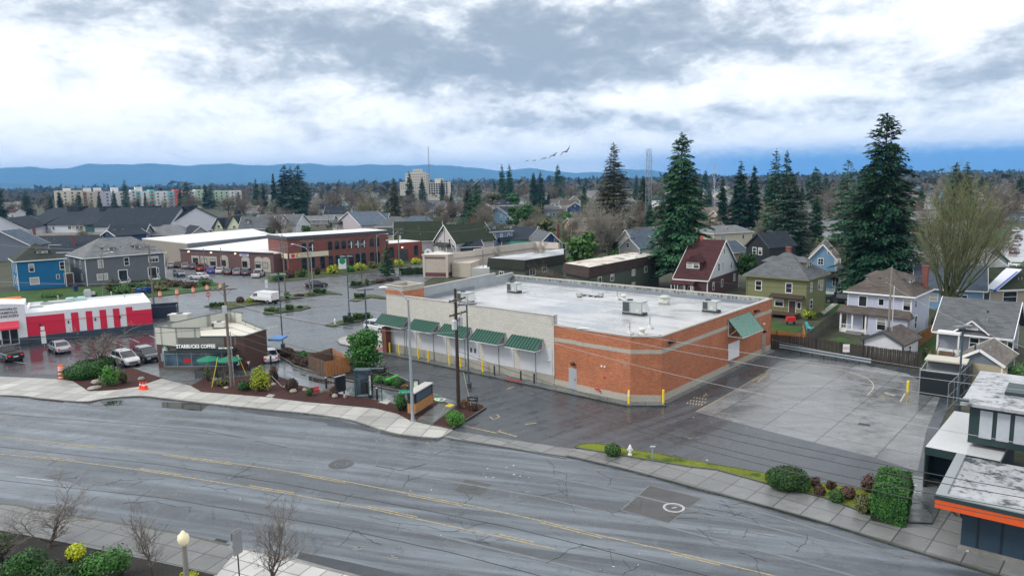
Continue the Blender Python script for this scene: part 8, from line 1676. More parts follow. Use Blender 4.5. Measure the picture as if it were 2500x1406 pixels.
# ---- poles, lamps and wires
def pol(px,by,ty,label,m_=WOODPOLE,r_=.15,arms=(),trans=(),lamp=None,ang=R(35),steps=0,name='utility_pole',cat='utility pole',lean=0.0):
 h=HT(px,by,ty);p=G(px,by);t=thing(name,label,cat,(p.x,p.y,0),ang)
 mb=MB();mb.tube([(0,0,-.1),(lean*.5,0,h*.5),(lean,0,h)],[r_,r_*.85,r_*.65],10);mb.build('pole',m_,t)
 for z_,L in arms:
  mb=MB();mb.box(-L/2,L/2,-.06-r_,.05-r_,h-z_-.06,h-z_+.06);a=mb.build('crossarm',m_ if m_!=GALV else WOODPOLE,t)
  mb=MB();mb.bar((-L*.3,-r_,h-z_),(0,-r_,h-z_-.7),.04,.04);mb.bar((L*.3,-r_,h-z_),(0,-r_,h-z_-.7),.04,.04);mb.build('brace',m_,a)
  for k in(-.46,-.24,.24,.46):mb=MB();mb.lathe([(.04,h-z_+.06),(.07,h-z_+.14),(.03,h-z_+.22)],8,c=(k*L,-r_));mb.build('insulator',mat('insulator_grey',(.32,.33,.35),.3),a)
 for z_,x_ in trans:
  mb=MB();mb.lathe([(.2,h-z_-.5),(.24,h-z_-.45),(.24,h-z_+.3),(.18,h-z_+.4),(.05,h-z_+.45)],12,c=(x_,-.1));mb.tube([(x_,-.1,h-z_+.4),(x_,-.1,h-z_+.65)],.04,6);mb.build('transformer',mat('transformer_grey',(.50,.52,.53),.4),t)
 if lamp:
  dx_,dz=lamp;mb=MB();mb.tube([(0,0,h-.6),(dx_*.3,0,h-.1+dz*.5),(dx_,0,h-.1+dz)],.05,6);o=mb.build('lamp_arm',GALV,t);mb=MB();mb.ball((dx_+(.3 if dx_>0 else-.3),0,h-.12+dz),(.38,.16,.09),10);mb.build('lamp_head',WHITE,o)
 return t
pol(1120,1000,705,'dark brown utility pole with crossarms and transformers before the block wall',DKPOLE,.19,[(1.0,2.6),(2.3,2.6)],[(3.2,-.45),(3.0,.5)],ang=R(60))
p=G(1120,1000);t=pol(566,947,690,'grey wooden utility pole in front of the coffee shop',WOODPOLE,.17,[(.7,2.4)],[],ang=R(20));mb=MB();mb.box(-.35,.1,-.55,-.2,8.0,8.8);mb.build('pole_box',mat('transformer_grey',(.5,.52,.53)),t);mb=MB();mb.tube([(.25,-.1,0),(.25,-.1,6)],.05,6);mb.build('riser_pipe',GALV,t)
pol(377,760,598,'utility pole with a pale lower half between restaurant and blue bins',WOODPOLE,.16,[(.3,2.2),(.9,2.2)],ang=R(25));t=pol(2166,862,652,'weathered utility pole behind the fence by the white garage',mat('old_pole',(.22,.20,.17),.8,.3,2),.15)
mb=MB();mb.tube([(.35,-.2,0),(.35,-.2,8)],.06,6);mb.build('white_pipe',WHITE,t)
pol(2399,722,606,'utility pole in front of the white roofs near the right edge',WOODPOLE,.14,[(.5,1.8)]);pol(697,714,572,'utility pole with lamp arm to the left, before the banner corner',WOODPOLE,.14,lamp=(-3.6,.3),ang=R(0))
pol(757,714,585,'utility pole with crossarm before the brick building',WOODPOLE,.16,[(.3,2.4)],ang=R(10));pol(764,713,612,'smooth steel lamp post close beside the crossarm pole',GALV,.11,lamp=(-3.4,1.4),ang=R(-10),name='lamp_post',cat='lamp post')
pol(976,670,557,'utility pole with two crossarms before the brick annex',WOODPOLE,.15,[(.3,2.4),(1.2,2.2)],[(2.2,.4)],lamp=(-2.2,-2.6),ang=R(10));pol(255,708,622,'thin pole before the left part of the grey house',WOODPOLE,.11,lamp=(2,.6),ang=R(0))
for a in((2017,704,585,'slim utility pole before the light blue gable'),(1676,716,660,'short utility pole before the porch of the maroon house'),(804,562,512,'pale pole left of the lilac house'),(1043,600,528,'utility pole before the dark roof of the cream gabled house'),(1189,612,550,'utility pole before the blue grey house'),(1604,612,556,'utility pole right of the light grey cottage'),(611,566,513,'utility pole before the dark grey gabled house'),(1180,674,612,'grey pole hung with coils behind the low beige wing'),(1087,628,562,'thin pole before the cream gable'),(1322,560,488,'pale pole above the orange brown shrubs'),(543,667,605,'thin lamp pole rising from the car row'),(501,668,607,'pale steel pole behind the white car in the row')):
 pol(*a,m_=WOODPOLE,r_=.12,arms=[(.4,1.8)]if a[0]in(1189,1043,804,1604)else())
pol(1778,560,494,'curved arm street lamp before the pink cream house',mat('tan_pole',(.34,.28,.2)),.14,lamp=(2.6,.2),ang=0,name='lamp_post',cat='lamp post');pol(922,650,572,'pale thin lamp post before the right part of the brick building',GALV,.09,lamp=(2.5,.1),ang=R(20),name='lamp_post',cat='lamp post')
pol(1246,560,532,'small street lamp behind the blue grey house',GALV,.1,lamp=(-1.6,.4),ang=0,name='lamp_post',cat='lamp post')
def lotlamp(px,by,ty,label,ang=R(20)):
 h=HT(px,by,ty);p=G(px,by);t=thing('lot_lamp',label,'lamp post',(p.x,p.y,0),ang,'square headed lamp posts')
 mb=MB();mb.tube([(0,0,.5),(0,0,h)],.085,8);mb.build('post',BLUEPOLE,t);mb=MB();mb.lathe([(.28,0),(.28,.6),(.2,.65)],12);mb.build('footing',MT['dark_grey_metal'],t)
 for s_ in(-1,1):mb=MB();mb.box(min(s_*.15,s_*.95),max(s_*.15,s_*.95),-.3,.3,h-.1,h+.08);mb.bar((0,0,h-.02),(s_*.2,0,h-.02),.07,.07);mb.build('lamp_head',mat('lamp_head_bronze',(.16,.17,.18),.35),t)
for a in((691,850,671,'twin headed lamp post at the tip of the bed beside the drive through'),(900,897,706,'twin headed lamp post standing in the green tree'),(853,772,626,'twin headed lamp post on the hedge island of the big car park'),(884,699,598,'twin headed lamp post on the far small island'),(1145,948,742,'twin headed lamp post just right of the dark utility pole'),(2337,1003,797,'twin headed lamp post over the black bin enclosure')):lotlamp(*a)
h=HT(1008,1030,735);p=G(1008,1030);sl_=thing('street_lamp','tall tapered steel street lamp on the pale pavement','street lamp',(p.x,p.y,.12),R(185))
mb=MB();mb.tube([(0,0,0),(0,0,h*.5),(0,0,h)],[.16,.12,.08],12);mb.build('post',GALV,sl_);mb=MB();mb.box(-.25,.25,-.25,.25,0,.06);mb.build('base_plate',GALV,sl_)
mb=MB();mb.tube([(0,0,h-.1),(.8,.1,h+.9),(1.7,.1,h+1.2)],.05,8);a=mb.build('arm',GALV,sl_);mb=MB();mb.ball((2.05,.1,h+1.15),(.42,.17,.12),12);mb.build('lamp_head',WHITE,a)
mb=MB();mb.box(.1,1.1,-.02,.02,2.5,2.85);sg=mb.build('street_sign',mat('sign_green',(.0,.30,.16),.4,.03),sl_);lettering('sign_lettering','S Yakima Av',.2,WHITE,sg,(.6,.03,2.67),(PI/2,0,PI),ext=.004)
p=G(462,1479);h=HT(462,1479,1318);t=thing('globe_lamp','cream globe lamp on a concrete post among the near bushes','street lamp',(p.x,p.y,0))
mb=MB();mb.lathe([(.14,0),(.12,h-.35),(.16,h-.3),(.1,h-.25)],12);mb.build('post',mat('concrete_post',(.24,.22,.20),.7),t)
mb=MB();mb.lathe([(.12,h-.26),(.25,h-.1),(.29,h+.1),(.25,h+.28),(.13,h+.38),(.1,h+.44),(.05,h+.5)],18);mb.build('globe',mat('cream_globe',(.72,.64,.44),.3,.06,2,emit=((1,.85,.55),.12)),t,smooth=True)
p=G(588,1452);h=HT(588,1452,1296);t=thing('traffic_sign','tall narrow traffic sign seen from behind on a dark post','traffic sign',(p.x,p.y,0),R(65))
mb=MB();mb.tube([(0,0,0),(0,0,h)],.035,8);mb.build('post',BLACK,t);mb=MB();mb.box(-.3,.3,-.06,-.03,h-1.25,h);mb.build('panel',mat('sign_back',(.42,.43,.45),.4,.05,1,metal=.5),t);mb=MB();mb.box(-.32,.32,.03,.05,h-.42,h+.05);mb.build('upper_panel',MT['sign_back'],t)
def wire(a,b_,sag,label=None,r_=.02,m_=None):
 a,b_=Vector(a),Vector(b_);pts=[]
 for i in range(15):f=i/14;q=a.lerp(b_,f);q.z-=sag*4*f*(1-f);pts.append(q)
 mb=MB();mb.tube(pts,r_,4);return tag(mb.build('overhead_wire',m_ or mat('wire_black',(.015,.015,.018),.5)),label,'wire','overhead wires')
def W3(px,py,d):return farpt(px,py,dist=d)
PW=mat('wire_pale',(.30,.31,.33),.4)
PB=G(1120,1000);PBd=math.hypot(PB.x,PB.y);PS=G(566,947);PSd=math.hypot(PS.x,PS.y)
for(x0,y0,d0,x1,y1,d1,sg,m_,lb)in((-200,833,96,566,800,PSd,.3,0,'thin dark wire crossing the restaurant front'),(566,800,PSd,1120,925,PBd,.5,0,'uppermost dark cable from the coffee shop pole to the dark pole'),(566,815,PSd,1120,950,PBd,.6,0,'middle dark cable from the coffee shop pole to the dark pole'),(566,832,PSd,1120,975,PBd,.6,0,'lowest dark cable from the coffee shop pole to the dark pole'),(1120,858,PBd,2600,1215,40,1.0,0,'thick dark cable crossing the slab lot, uppermost of the bundle'),(1120,872,PBd,2600,1232,40,1.1,0,'thick dark cable crossing the slab lot, second of the bundle'),(1120,884,PBd,2600,1262,40,1.3,0,'thin dark cable crossing the slab lot, third of the bundle'),(1120,895,PBd,2600,1290,40,1.2,0,'lowest dark cable of the bundle across the slab lot'),(1080,722,PBd,2600,965,44,.6,1,'pale wire running over the store roof to the right edge'),(1096,732,PBd,2600,1010,42,.6,1,'second pale wire over the store roof'),(1118,762,PBd,2600,1100,40,.9,1,'pale wire crossing the orange brick wall'),(566,705,PSd,1090,727,PBd,.6,1,'pale upper wire between the two near poles'),(566,745,PSd,860,802,100,.3,0,'dark cable sloping from the coffee shop pole over the car park'),(566,738,PSd,1120,812,PBd,.9,1,'pale wire crossing the green awnings'),(377,690,108,-300,660,130,.8,1,'pale wire across the two corner houses'),(377,700,108,566,694,PSd,.4,1,'pale wire from the left pole to the coffee shop pole'),(377,676,108,-300,690,130,.8,0,'dark wire across the two corner houses'),(-200,578,120,377,612,108,.5,1,'pale wire above the roof of the blue corner house'),(377,612,108,757,590,150,1.0,1,'pale wire from the left pole towards the brick building'),(697,590,150,976,570,190,.8,0,'dark wire along the top of the brick building'),(976,562,190,1189,556,215,.8,1,'pale wire from the annex pole over the cream house'),(2166,700,86,1676,676,118,.8,0,'thin wire between maroon house and green house yard'),(2166,690,86,2600,880,60,.6,1,'pale wire from the weathered pole to the right edge'),(1880,828,93,2600,945,58,.4,1,'pale wire along the dark fence'),(500,505,330,900,515,330,.8,1,'far thin wire above the lilac house')):
 wire(W3(x0,y0,d0),W3(x1,y1,d1),sg,lb,.014 if m_ else .021,PW if m_ else None)
# ---- planting
SHC={}
def B(px,py,w_,h_,kind='round',m_='D',label='',n=700,dep=1.0,rz=0.0,z=.13):
 M_={'D':LEAFD,'G':LEAFG,'B':LEAFB,'Y':LEAFY,'O':LEAFO,'R':LEAFR}[m_];p=G(px,py,z);k=p.length/FPX;W=w_*k/2;H_=max(.25,HT(px,py,py-h_,z)-z)*.97
 t=shrub(int(px*3+py),W,W*dep,H_,M_,n,max(.10,.0017*p.length),kind,'hedge' if kind=='box' else 'shrub');t.location=(p.x,p.y,z-.02);t.rotation_euler[2]=rz
 return tag(t,label,'hedge' if kind=='box' else 'shrub')
for a in((202,922,78,36,'round','B','large clipped green dome at the front of the bed beside the bare tree',1500,.8),(213,901,52,24,'round','D','clipped dome behind the large green dome',700),(246,906,36,30,'round','D','dark clipped dome right of the bare tree trunk',600),(257,893,42,24,'round','D','rearmost clipped dome beside the bare tree',600),(268,941,46,52,'loose','B','bright loose rhododendron on the left mulch bed',1200),(304,934,26,34,'loose','O','small olive shrub right of the rhododendron',400),(637,952,62,62,'loose','Y','yellow variegated shrub between the pole and the drive through',1500),(672,930,34,42,'loose','R','reddish shrub behind the yellow variegated one',600),(509,930,20,40,'loose','O','narrow olive shrub by the umbrella terrace',350),(596,950,60,26,'loose','G','low green ground shrub right of the wooden pole',700),(540,938,60,18,'loose','O','low scrubby shrub left of the wooden pole',500),(713,952,30,30,'round','R','dark purplish ball shrub beside the drive through lane',600),(815,965,24,24,'round','R','small dark ball shrub beside the menu board',400),(757,965,22,22,'loose','D','small dark shrub beside the red yard sign',300),(981,1000,58,42,'loose','G','spreading juniper left of the tall street lamp',1300),(700,868,36,20,'round','R','brown ball shrub at the tip of the long bed',500),(722,878,26,18,'round','R','second brown ball shrub on the long bed',400),(738,878,30,22,'loose','B','bright green shrub left of the wooden fence pen',500),(727,888,26,18,'round','R','third brown ball shrub on the long bed',400),(743,893,24,20,'round','R','brown ball shrub touching the fence pen',400),(925,934,28,18,'round','B','green dome, leftmost of three right of the order canopy',500),(951,938,28,20,'round','B','green dome, middle of three right of the order canopy',500),(975,946,34,24,'round','B','green dome, rightmost of three before the tall lamp',600),(932,915,42,40,'loose','O','open twiggy shrub above the green domes',260),(1028,952,24,16,'round','R','brown ball shrub behind the brick sign',300),(1109,1036,62,40,'loose','B','clipped green block shrub on the pole island',1500),(1160,1000,30,14,'loose','R','low brown shrub at the tip of the pole island',300),(883,905,34,34,'loose','G','dark laurel in a planter beside the green tree',500),(1496,1110,42,28,'round','D','small mossy dome left of the hydrant',900),(1921,1190,104,52,'round','D','wide mossy mushroom shaped shrub on the grass strip',2600,.8),(1958,1196,38,26,'round','D','low mossy dome right of the wide mushroom shrub',700),(1990,1188,34,26,'loose','R','dull purple shrub behind the low mossy dome',500),(2001,1206,26,22,'round','R','small rusty ball shrub',400),(2027,1194,30,24,'loose','R','dull purple shrub before the lot kerb, right of the first',500),(2041,1222,36,27,'round','D','small mossy dome between the rusty shrubs',700),(2069,1214,34,28,'round','R','larger rusty ball shrub',600),(2110,1248,46,44,'round','O','olive rounded shrub against the tall hedge',900),(2122,1200,50,50,'loose','R','purple brown twiggy shrub behind the olive one',900),(60,1425,150,84,'loose','G','big dark green shrub at the lower left corner',3000),(150,1445,130,74,'loose','D','dark shrub under the yellow green one in the near bed',2000),(275,1412,150,80,'loose','G','big green shrub right of the yellow one in the near bed',3000),(190,1420,110,50,'loose','D','dark shrub between the two big green ones',1500),(178,1368,66,42,'loose','Y','yellow green shrub at the foot of the near bare tree',1200),(5,1365,50,70,'loose','D','dark shrub at the left edge of the near bed',900),(460,1410,50,16,'loose','Y','low yellow green shrub at the globe lamp',500),(300,716,56,22,'loose','D','dark shrubs right of the rounded olive one',500),(345,712,44,18,'loose','G','green shrubs behind the blue bins',400),(395,708,54,18,'loose','O','olive scrub behind the first barrel',400),(460,702,54,15,'loose','R','brown scrub behind the third barrel',400),(130,724,60,10,'loose','D','low green planting before the bright blue house',300),(225,724,40,14,'loose','G','green shrub left of the rounded olive one',300),(278,712,40,32,'loose','O','rounded olive shrub before the grey house steps',500),(330,700,60,18,'loose','D','dark low shrubs before the grey house',400),(370,706,36,26,'loose','O','olive shrub behind the left utility pole',400),(425,698,70,16,'loose','R','scrubby brown planting beside the orange barrels',600),(502,696,42,15,'loose','D','dark low shrub before the fourth barrel',300),(682,684,50,20,'loose','G','dark spreading shrub at the corner of the brick building',600),(738,676,34,20,'loose','D','dark shrub right of the crossarm pole',300),(710,678,34,20,'loose','R','brown shrub under the banner corner',300),(775,670,30,24,'loose','R','brown shrub left of the yellow green one',300),(811,668,36,24,'loose','Y','yellow green shrub left of the green shop sign',500),(855,664,34,18,'loose','B','bright green shrub right of the green shop sign',400),(880,660,34,22,'loose','Y','yellow shrub in the middle of the brick building bed',400),(912,655,30,20,'loose','O','yellowish olive shrub before the brick building',400),(935,652,26,14,'loose','G','green shrub left of the dark spruce',300),(975,649,26,18,'loose','Y','vivid yellow shrub right of the dark spruce',400),(1018,643,28,15,'loose','Y','vivid yellow shrub at the right end of the annex',400),(1010,668,60,14,'box','D','dark clipped hedge left of the beige shop',500,.25),(530,748,32,9,'box','D','clipped hedge at the tip of the van island',250,.3),(587,738,18,14,'round','R','brown bush right of the hedge on the van island',200),(610,737,16,10,'round','Y','yellow green bush left of the van',200),(700,729,18,20,'loose','D','dark bush at a lamp pole on the van island',200),(728,724,30,8,'loose','R','brown low bushes on the van island',250),(758,720,26,8,'loose','O','olive low bushes on the van island',250),(780,716,28,10,'box','D','clipped hedge at the right end of the van island',250,.4),(663,760,32,8,'box','D','flat clipped hedge on the small middle island',250,.4),(707,756,13,11,'box','D','cube shaped bush on the small middle island',200),(732,752,14,6,'round','D','tiny bush on the small middle island',150),(850,786,22,14,'box','D','clipped hedge, left block on the lamp island',300,.5),(882,779,40,14,'box','D','clipped hedge, right block on the lamp island',400,.35,.3),(878,727,24,10,'box','D','clipped hedge on the small kerbed island',250,.4),(870,697,26,10,'box','D','clipped hedge on the farthest island',250,.4),(897,695,16,15,'loose','D','dark bush at the farthest lamp post',200),(925,689,36,8,'loose','R','row of brown bushes on the farthest island',300),(955,684,30,7,'loose','R','brown bushes left of the store tower',300),(1113,672,10,22,'loose','D','narrow little cypress, left of two by the low beige wing',200),(1124,671,8,24,'loose','D','narrow little cypress, right of two by the low beige wing',200),(1975,778,34,22,'loose','Y','yellow shrub beside the deck of the green house',400),(2450,930,90,60,'loose','G','green shrubbery at the right edge behind the orange banded shop',900),(2285,800,40,30,'loose','O','olive shrub beside the bungalow',400),(2210,770,40,26,'loose','D','dark shrub right of the pale blue white house',400),(2470,870,40,24,'loose','R','brown hedge at the right end of the bungalow',400),(2270,872,40,24,'loose','O','tangled shrub below the bungalow steps',400)):
 B(*a)
p0=G(2170,1262,.15);t=shrub(5,.95,2.1,2.05,LEAFG,12000,.085,'box','hedge');t.location=(p0.x+.6,p0.y+.9,.13);t.rotation_euler[2]=R(-32);tag(t,'tall dense rectangular green hedge beside the dark recess','hedge')
def stone(px,py,w_,label,h_=.45):
 p=G(px,py,.12);r_=w_*p.length/FPX/2;rnd=random.Random(px);mb=MB();mb.ball((0,0,r_*h_),(r_,r_*.75,r_*h_*1.3),8,jit=.16,rnd=rnd);tag(mb.build('boulder',STONE,loc=(p.x,p.y,.1),rz=rnd.uniform(0,3)),label,'boulder')
for a in((236,938,22,'flat boulder standing behind the dark one on the left mulch bed'),(232,950,30,'dark mossy boulder at the front of the left mulch bed',.25),(345,928,16,'boulder above the orange cones'),(525,929,15,'boulder left of the grey wooden pole'),(539,929,13,'second boulder left of the grey wooden pole'),(552,947,16,'flat stone at the foot of the grey wooden pole',.2),(668,941,15,'round boulder right of the yellow shrub'),(696,946,12,'small pale boulder left of the purplish ball shrub'),(716,958,19,'square boulder below the purplish ball shrub'),(744,954,16,'boulder left of the red yard sign'),(786,960,11,'tall small boulder right of the red yard sign',.9),(818,970,20,'boulder below the menu board'),(843,972,13,'pointed boulder right of the menu board',.8)):stone(*a)
for px,py,r_,h_,lb in((1134,998,.55,1.0,'dry pinkish ornamental grass behind the dark utility pole'),(988,955,.5,.7,'dry ornamental grass right of the three green domes'),(944,940,.35,.5,'dry ornamental grass between two green domes')):p=G(px,py);o=grassy(px,r_,h_,420);o.location=(p.x,p.y,.13);tag(o,lb,'ornamental grass')
t=leafy(7,HT(892,905,797),2.3,LEAFB,30,190,.2,lift=.16);put_at(t,892,905,label='bright green leafy tree behind the wooden fence pen',cat='leafy tree')
TWIGD=mat('dark_twig_bark',(.17,.15,.13),.85,.5,1.5)
for(sd_,px,py,ty,w_,m_,lb),k in(((51,121,1338,1196,235,TWIGD,'bare tree in the near bed at the lower left'),dict(depth=7,twig=.010,up_=.2,spread=.7,r0=.12)),((52,378,1425,1228,135,TWIGD,'small bare tree left of the globe lamp'),dict(depth=6,twig=.013,up_=.3,spread=.65,r0=.09)),((53,655,1450,1226,215,TWIGD,'bare tree behind the traffic sign'),dict(depth=7,twig=.010,up_=.2,spread=.7,r0=.11)),((54,-35,1300,1100,230,TWIG,'bare tree reaching in from the left edge'),dict(depth=7,twig=.012,up_=.3,spread=.65,r0=.11)),((55,232,895,806,160,TWIGD,'low spreading bare tree before the striped restaurant'),dict(depth=6,twig=.045,up_=.0,spread=.8,r0=.17)),((56,284,935,868,30,TWIG,'thin bare sapling right of the rhododendron'),dict(depth=5,twig=.014,up_=.5,spread=.4,r0=.03)),((57,548,940,880,26,TWIG,'thin bare sapling before the barrier panels'),dict(depth=5,twig=.014,up_=.5,spread=.4,r0=.03))):
 t=bare(sd_,h=HT(px,py,ty),w=w_*G(px,py).length/FPX,mat_=m_,fork=2,decay=.8,mult=1.05,trunk_h=.10,**k);put_at(t,px,py,sd_,1,label=lb,cat='bare tree')
# ---- street furniture and small things
STR_W=mat('reflective_white',(.75,.74,.72),.4,.05)
def barrel_parts(t,z0=0.0,r_=.28):
 mb=MB();mb.lathe([(r_*1.25,z0),(r_*1.25,z0+.06)],14);mb.build('base_ring',BLACK,t)
 for i,(a,b_,m_)in enumerate(((.06,.25,ORANGE),(.25,.40,STR_W),(.40,.54,ORANGE),(.54,.69,STR_W),(.69,.86,ORANGE))):k0,k1=1-.22*a,1-.22*b_;mb=MB();mb.lathe([(r_*k0,z0+a),(r_*k1,z0+b_)],14);mb.build('barrel_body' if m_==ORANGE else 'reflective_band',m_,t)
 mb=MB();mb.box(-.15,.15,-.03,.03,z0+.86,z0+.95);mb.build('handle',ORANGE,t)
for px,py,lb in((391,724,'first from the left'),(432,719,'second from the left'),(472,714,'third from the left'),(506,708,'fourth from the left'),(538,704,'rightmost')):p=G(px,py);t=thing('traffic_barrel','orange and white traffic barrel on the far kerb, '+lb,'traffic barrel',(p.x,p.y,.005),0,'traffic barrels along the far kerb');barrel_parts(t);t.scale=(1.15,)*3
p=G(151,927);
for k in range(3):t=thing('traffic_barrel','orange barrel at the restaurant drive, '+('bottom','middle','topmost')[k]+' of the stack','traffic barrel',(p.x,p.y,.1+.42*k),.3*k,'stacked traffic barrels');barrel_parts(t,0,.30);t.scale=(1,1,.8)
CO=mat('cone_orange',(.95,.07,.02),.5,.05)
for k,(px,py)in enumerate(((343,949),(349,950),(353,951),(358,949))):
 p=G(px,py,.12);t=thing('traffic_cone','orange traffic cone on the pale pavement, '+('leftmost','second from the left','third from the left','rightmost')[k]+' of four','traffic cone',(p.x,p.y,.12),.2*k,'traffic cones by the mulch bed')
 mb=MB();mb.box(-.2,.2,-.2,.2,0,.04);mb.build('base',CO,t);mb=MB();mb.lathe([(.15,.04),(.03,.8)],12);mb.build('cone',CO,t);mb=MB();mb.lathe([(.10,.4),(.075,.55)],12);mb.build('reflective_band',STR_W,t)
for k,(px,py,m_,lb)in enumerate(((328,719,mat('bin_olive',(.10,.11,.08),.5),'olive wheeled bin left of the blue ones'),(340,721,BLUEP,'blue wheeled bin, leftmost of the blue ones'),(351,723,mat('bin_black',(.015,.03,.03),.5),'black green wheeled bin in front of the blue ones'),(355,717,BLUEP,'blue wheeled bin behind the black green one'),(366,717,mat('bin_navy',(.01,.03,.14),.5),'navy wheeled bin beside the utility pole'),(185,712,mat('bin_navy',(.01,.03,.14),.5),'navy wheeled bin in the yard between the corner houses'))):
 p=G(px,py);t=thing('wheeled_bin',lb,'bin',(p.x,p.y,.1),.2*k);mb=MB();mb.add([(-.27,-.3,.05),(.27,-.3,.05),(.27,.3,.05),(-.27,.3,.05),(-.35,-.38,1.1),(.35,-.38,1.1),(.35,.38,1.1),(-.35,.38,1.1)],[(3,2,1,0),(4,5,6,7),(0,1,5,4),(1,2,6,5),(2,3,7,6),(3,0,4,7)]);mb.build('body',m_,t);mb=MB();mb.box(-.38,.38,-.42,.42,1.1,1.2);mb.build('lid',m_,t)
def sign(px,py,ty,label,w_,h_,col,txt=None,ang=0.0,tcol=None,name='sign',round_=False,ts=.2,z=0.0,lift=None,two=False):
 p=G(px,py,z);H_=HT(px,py,ty,z)-z;t=thing(name,label,'sign',(p.x,p.y,z),ang);mb=MB()
 for x_ in((-w_*.35,w_*.35)if two else(0,)):mb.tube([(x_,0,0),(x_,0,H_-.02)],.035,6)
 mb.build('post',GREY if not two else BLACK,t)
 mb=MB();mb.tube([(0,-.05,H_-h_/2),(0,-.08,H_-h_/2)],w_/2,20)if round_ else mb.box(-w_/2,w_/2,-.09,-.04,H_-h_,H_);o=mb.build('panel',col,t)
 if txt:lettering('sign_lettering',txt,ts,tcol or WHITE,o,(0,-.1,H_-h_/2),ext=.004)
 return t,H_
t,H_=sign(511,752,714,'round red and white no entry sign on the van island',.75,.75,mat('no_entry_red',(.6,.03,.04),.4,.03),round_=True,ang=.2);mb=MB();mb.box(-.28,.28,-.10,-.085,H_-.45,H_-.3);mb.build('white_bar',WHITE,t)
sign(652,722,683,'tall narrow white sign behind the van',.5,1.6,WHITE,'|||',tcol=BLACK,ang=.3,ts=.3);sign(837,668,632,'white shop sign with green roundel before the brick building',1.9,2.4,WHITE,' ',two=True,ang=.5)
p=G(837,668);mb=MB();mb.tube([(0,-.12,3.0),(0,-.15,3.0)],.75,18);o=tag(mb.build('green_roundel',GREENP,loc=(p.x,p.y,0),rz=.5));o.parent=[x for x in bpy.data.objects if x.get('label','').startswith('white shop sign with green')][0];o.location=(0,0,0);o.rotation_euler=(0,0,0)
p=G(109,848);t=thing('sign_stack','stack of three white signs on one post before the striped restaurant','sign',(p.x,p.y,0),KA);mb=MB();mb.tube([(0,0,0),(0,0,2.9)],.04,6);mb.build('post',GREY,t)
for z0,z1,w_ in((2.35,2.85,.22),(1.5,2.2,.28),(.55,1.4,.28)):mb=MB();mb.box(-w_,w_,-.07,-.03,z0,z1);mb.build('panel',WHITE,t)
sign(770,962,944,'red yard sign standing in the mulch',.75,.5,mat('sign_red',(.6,.02,.04),.5,.03),'NOW HIRING',ang=.5,ts=.12,z=.12);sign(683,868,852,'small dark sign at the tip of the long bed',.7,.45,BLACK,two=True,z=.1)
sign(1155,1003,968,'black exit sign with white letters on the pole island',1.0,.42,BLACK,'< EXIT +',two=True,ang=-.2,ts=.2,z=.12);sign(2064,884,840,'white and red notice on the dark board fence',.7,.9,WHITE,'NO',ang=-.2,tcol=REDP,ts=.4)
NVY=mat('board_black',(.012,.016,.022),.4)
p=G(832,966);t=thing('menu_board','tall black menu board seen from behind beside the drive through','menu board',(p.x,p.y,.1),.9);mb=MB();mb.box(-.62,.62,-.1,.1,.35,1.9);mb.build('board',NVY,t);mb=MB();mb.box(-.66,.66,-.14,.14,1.9,1.98);mb.build('cap',GREY,t);mb=MB();mb.box(-.5,-.38,-.06,.06,0,.35);mb.box(.38,.5,-.06,.06,0,.35);mb.build('leg',NVY,t)
for px,py,lb in((797,951,'black light bollard beside the lane, left of the menu board'),(921,978,'black light bollard right of the order canopy'),(662,893,'black light bollard at the rear corner of the coffee shop')):
 p=G(px,py);t=thing('light_bollard',lb,'bollard',(p.x,p.y,.1));mb=MB();mb.tube([(0,0,0),(0,0,1.15)],.1,10);mb.build('post',BLACK,t);mb=MB();mb.tube([(0,0,1.15),(0,0,1.3)],.085,10);mb.build('light_ring',WHITE,t);mb=MB();mb.tube([(0,0,1.3),(0,0,1.4)],.1,10);mb.build('cap',BLACK,t)
p=G(889,971);t=thing('order_canopy','dark steel and glass order station of the drive through with white lettering','order station',(p.x,p.y,.1),.0);FRM=mat('teal_black_frame',(.02,.05,.065),.4)
mb=MB();[mb.box(x_-.06,x_+.06,y_-.06,y_+.06,0,2.75)for x_ in(-.75,.55)for y_ in(-.35,.45)];mb.box(-.85,.7,-.45,.55,2.7,2.82);mb.box(-.8,.6,-.4,-.34,.05,.15);mb.box(-.8,.6,-.4,-.34,1.6,1.66);mb.build('frame',FRM,t)
mb=MB();mb.box(-.7,.5,.38,.42,.15,2.6);mb.build('glass_panel',GLASSB,t);mb=MB();mb.box(.6,.85,-.42,.5,0,2.75);o=mb.build('sign_column',NVY,t);lettering('sign_lettering','STARBUCKS COFFEE',.24,LW,o,(.72,-.44,1.3),(PI/2,PI/2,0),ext=.006,sx=.9)
mb=MB();mb.box(-.3,.3,0,.35,.3,1.7);mb.build('screen',BLACK,t);mb=MB();mb.box(.7,2.0,.1,.55,2.72,2.8);mb.build('roof_fin',FRM,t)
p=G(933,983);t=thing('clearance_bar','dark clearance frame holding a bright green height bar','height bar',(p.x,p.y,.1),.6);mb=MB();mb.tube([(0,0,0),(0,0,2.7),(1.9,.2,2.9)],.05,8);mb.build('frame',FRM,t);mb=MB();mb.bar((.5,.05,2.05),(1.9,.2,2.3),.08,.16);mb.build('green_bar',mat('lime_green',(.08,.65,.08),.4),t);mb=MB();[mb.tube([(x_,x_*.1,2.1),(x_,x_*.1,2.8)],.012,4)for x_ in(.7,1.7)];mb.build('chain',GREY,t)
p=G(1017,957);t=thing('a_board','black a-board with a green and white poster beside the lamp','sign',(p.x,p.y,.1),-.2);mb=MB();mb.bar((0,-.3,0),(0,0,1.2),.6,.03);mb.bar((0,.3,0),(0,0,1.2),.6,.03);mb.build('frame',BLACK,t);mb=MB();mb.bar((0,-.29,.2),(0,-.06,1.05),.42,.03);mb.build('poster',mat('poster_pale',(.5,.62,.45),.5,.4,5),t)
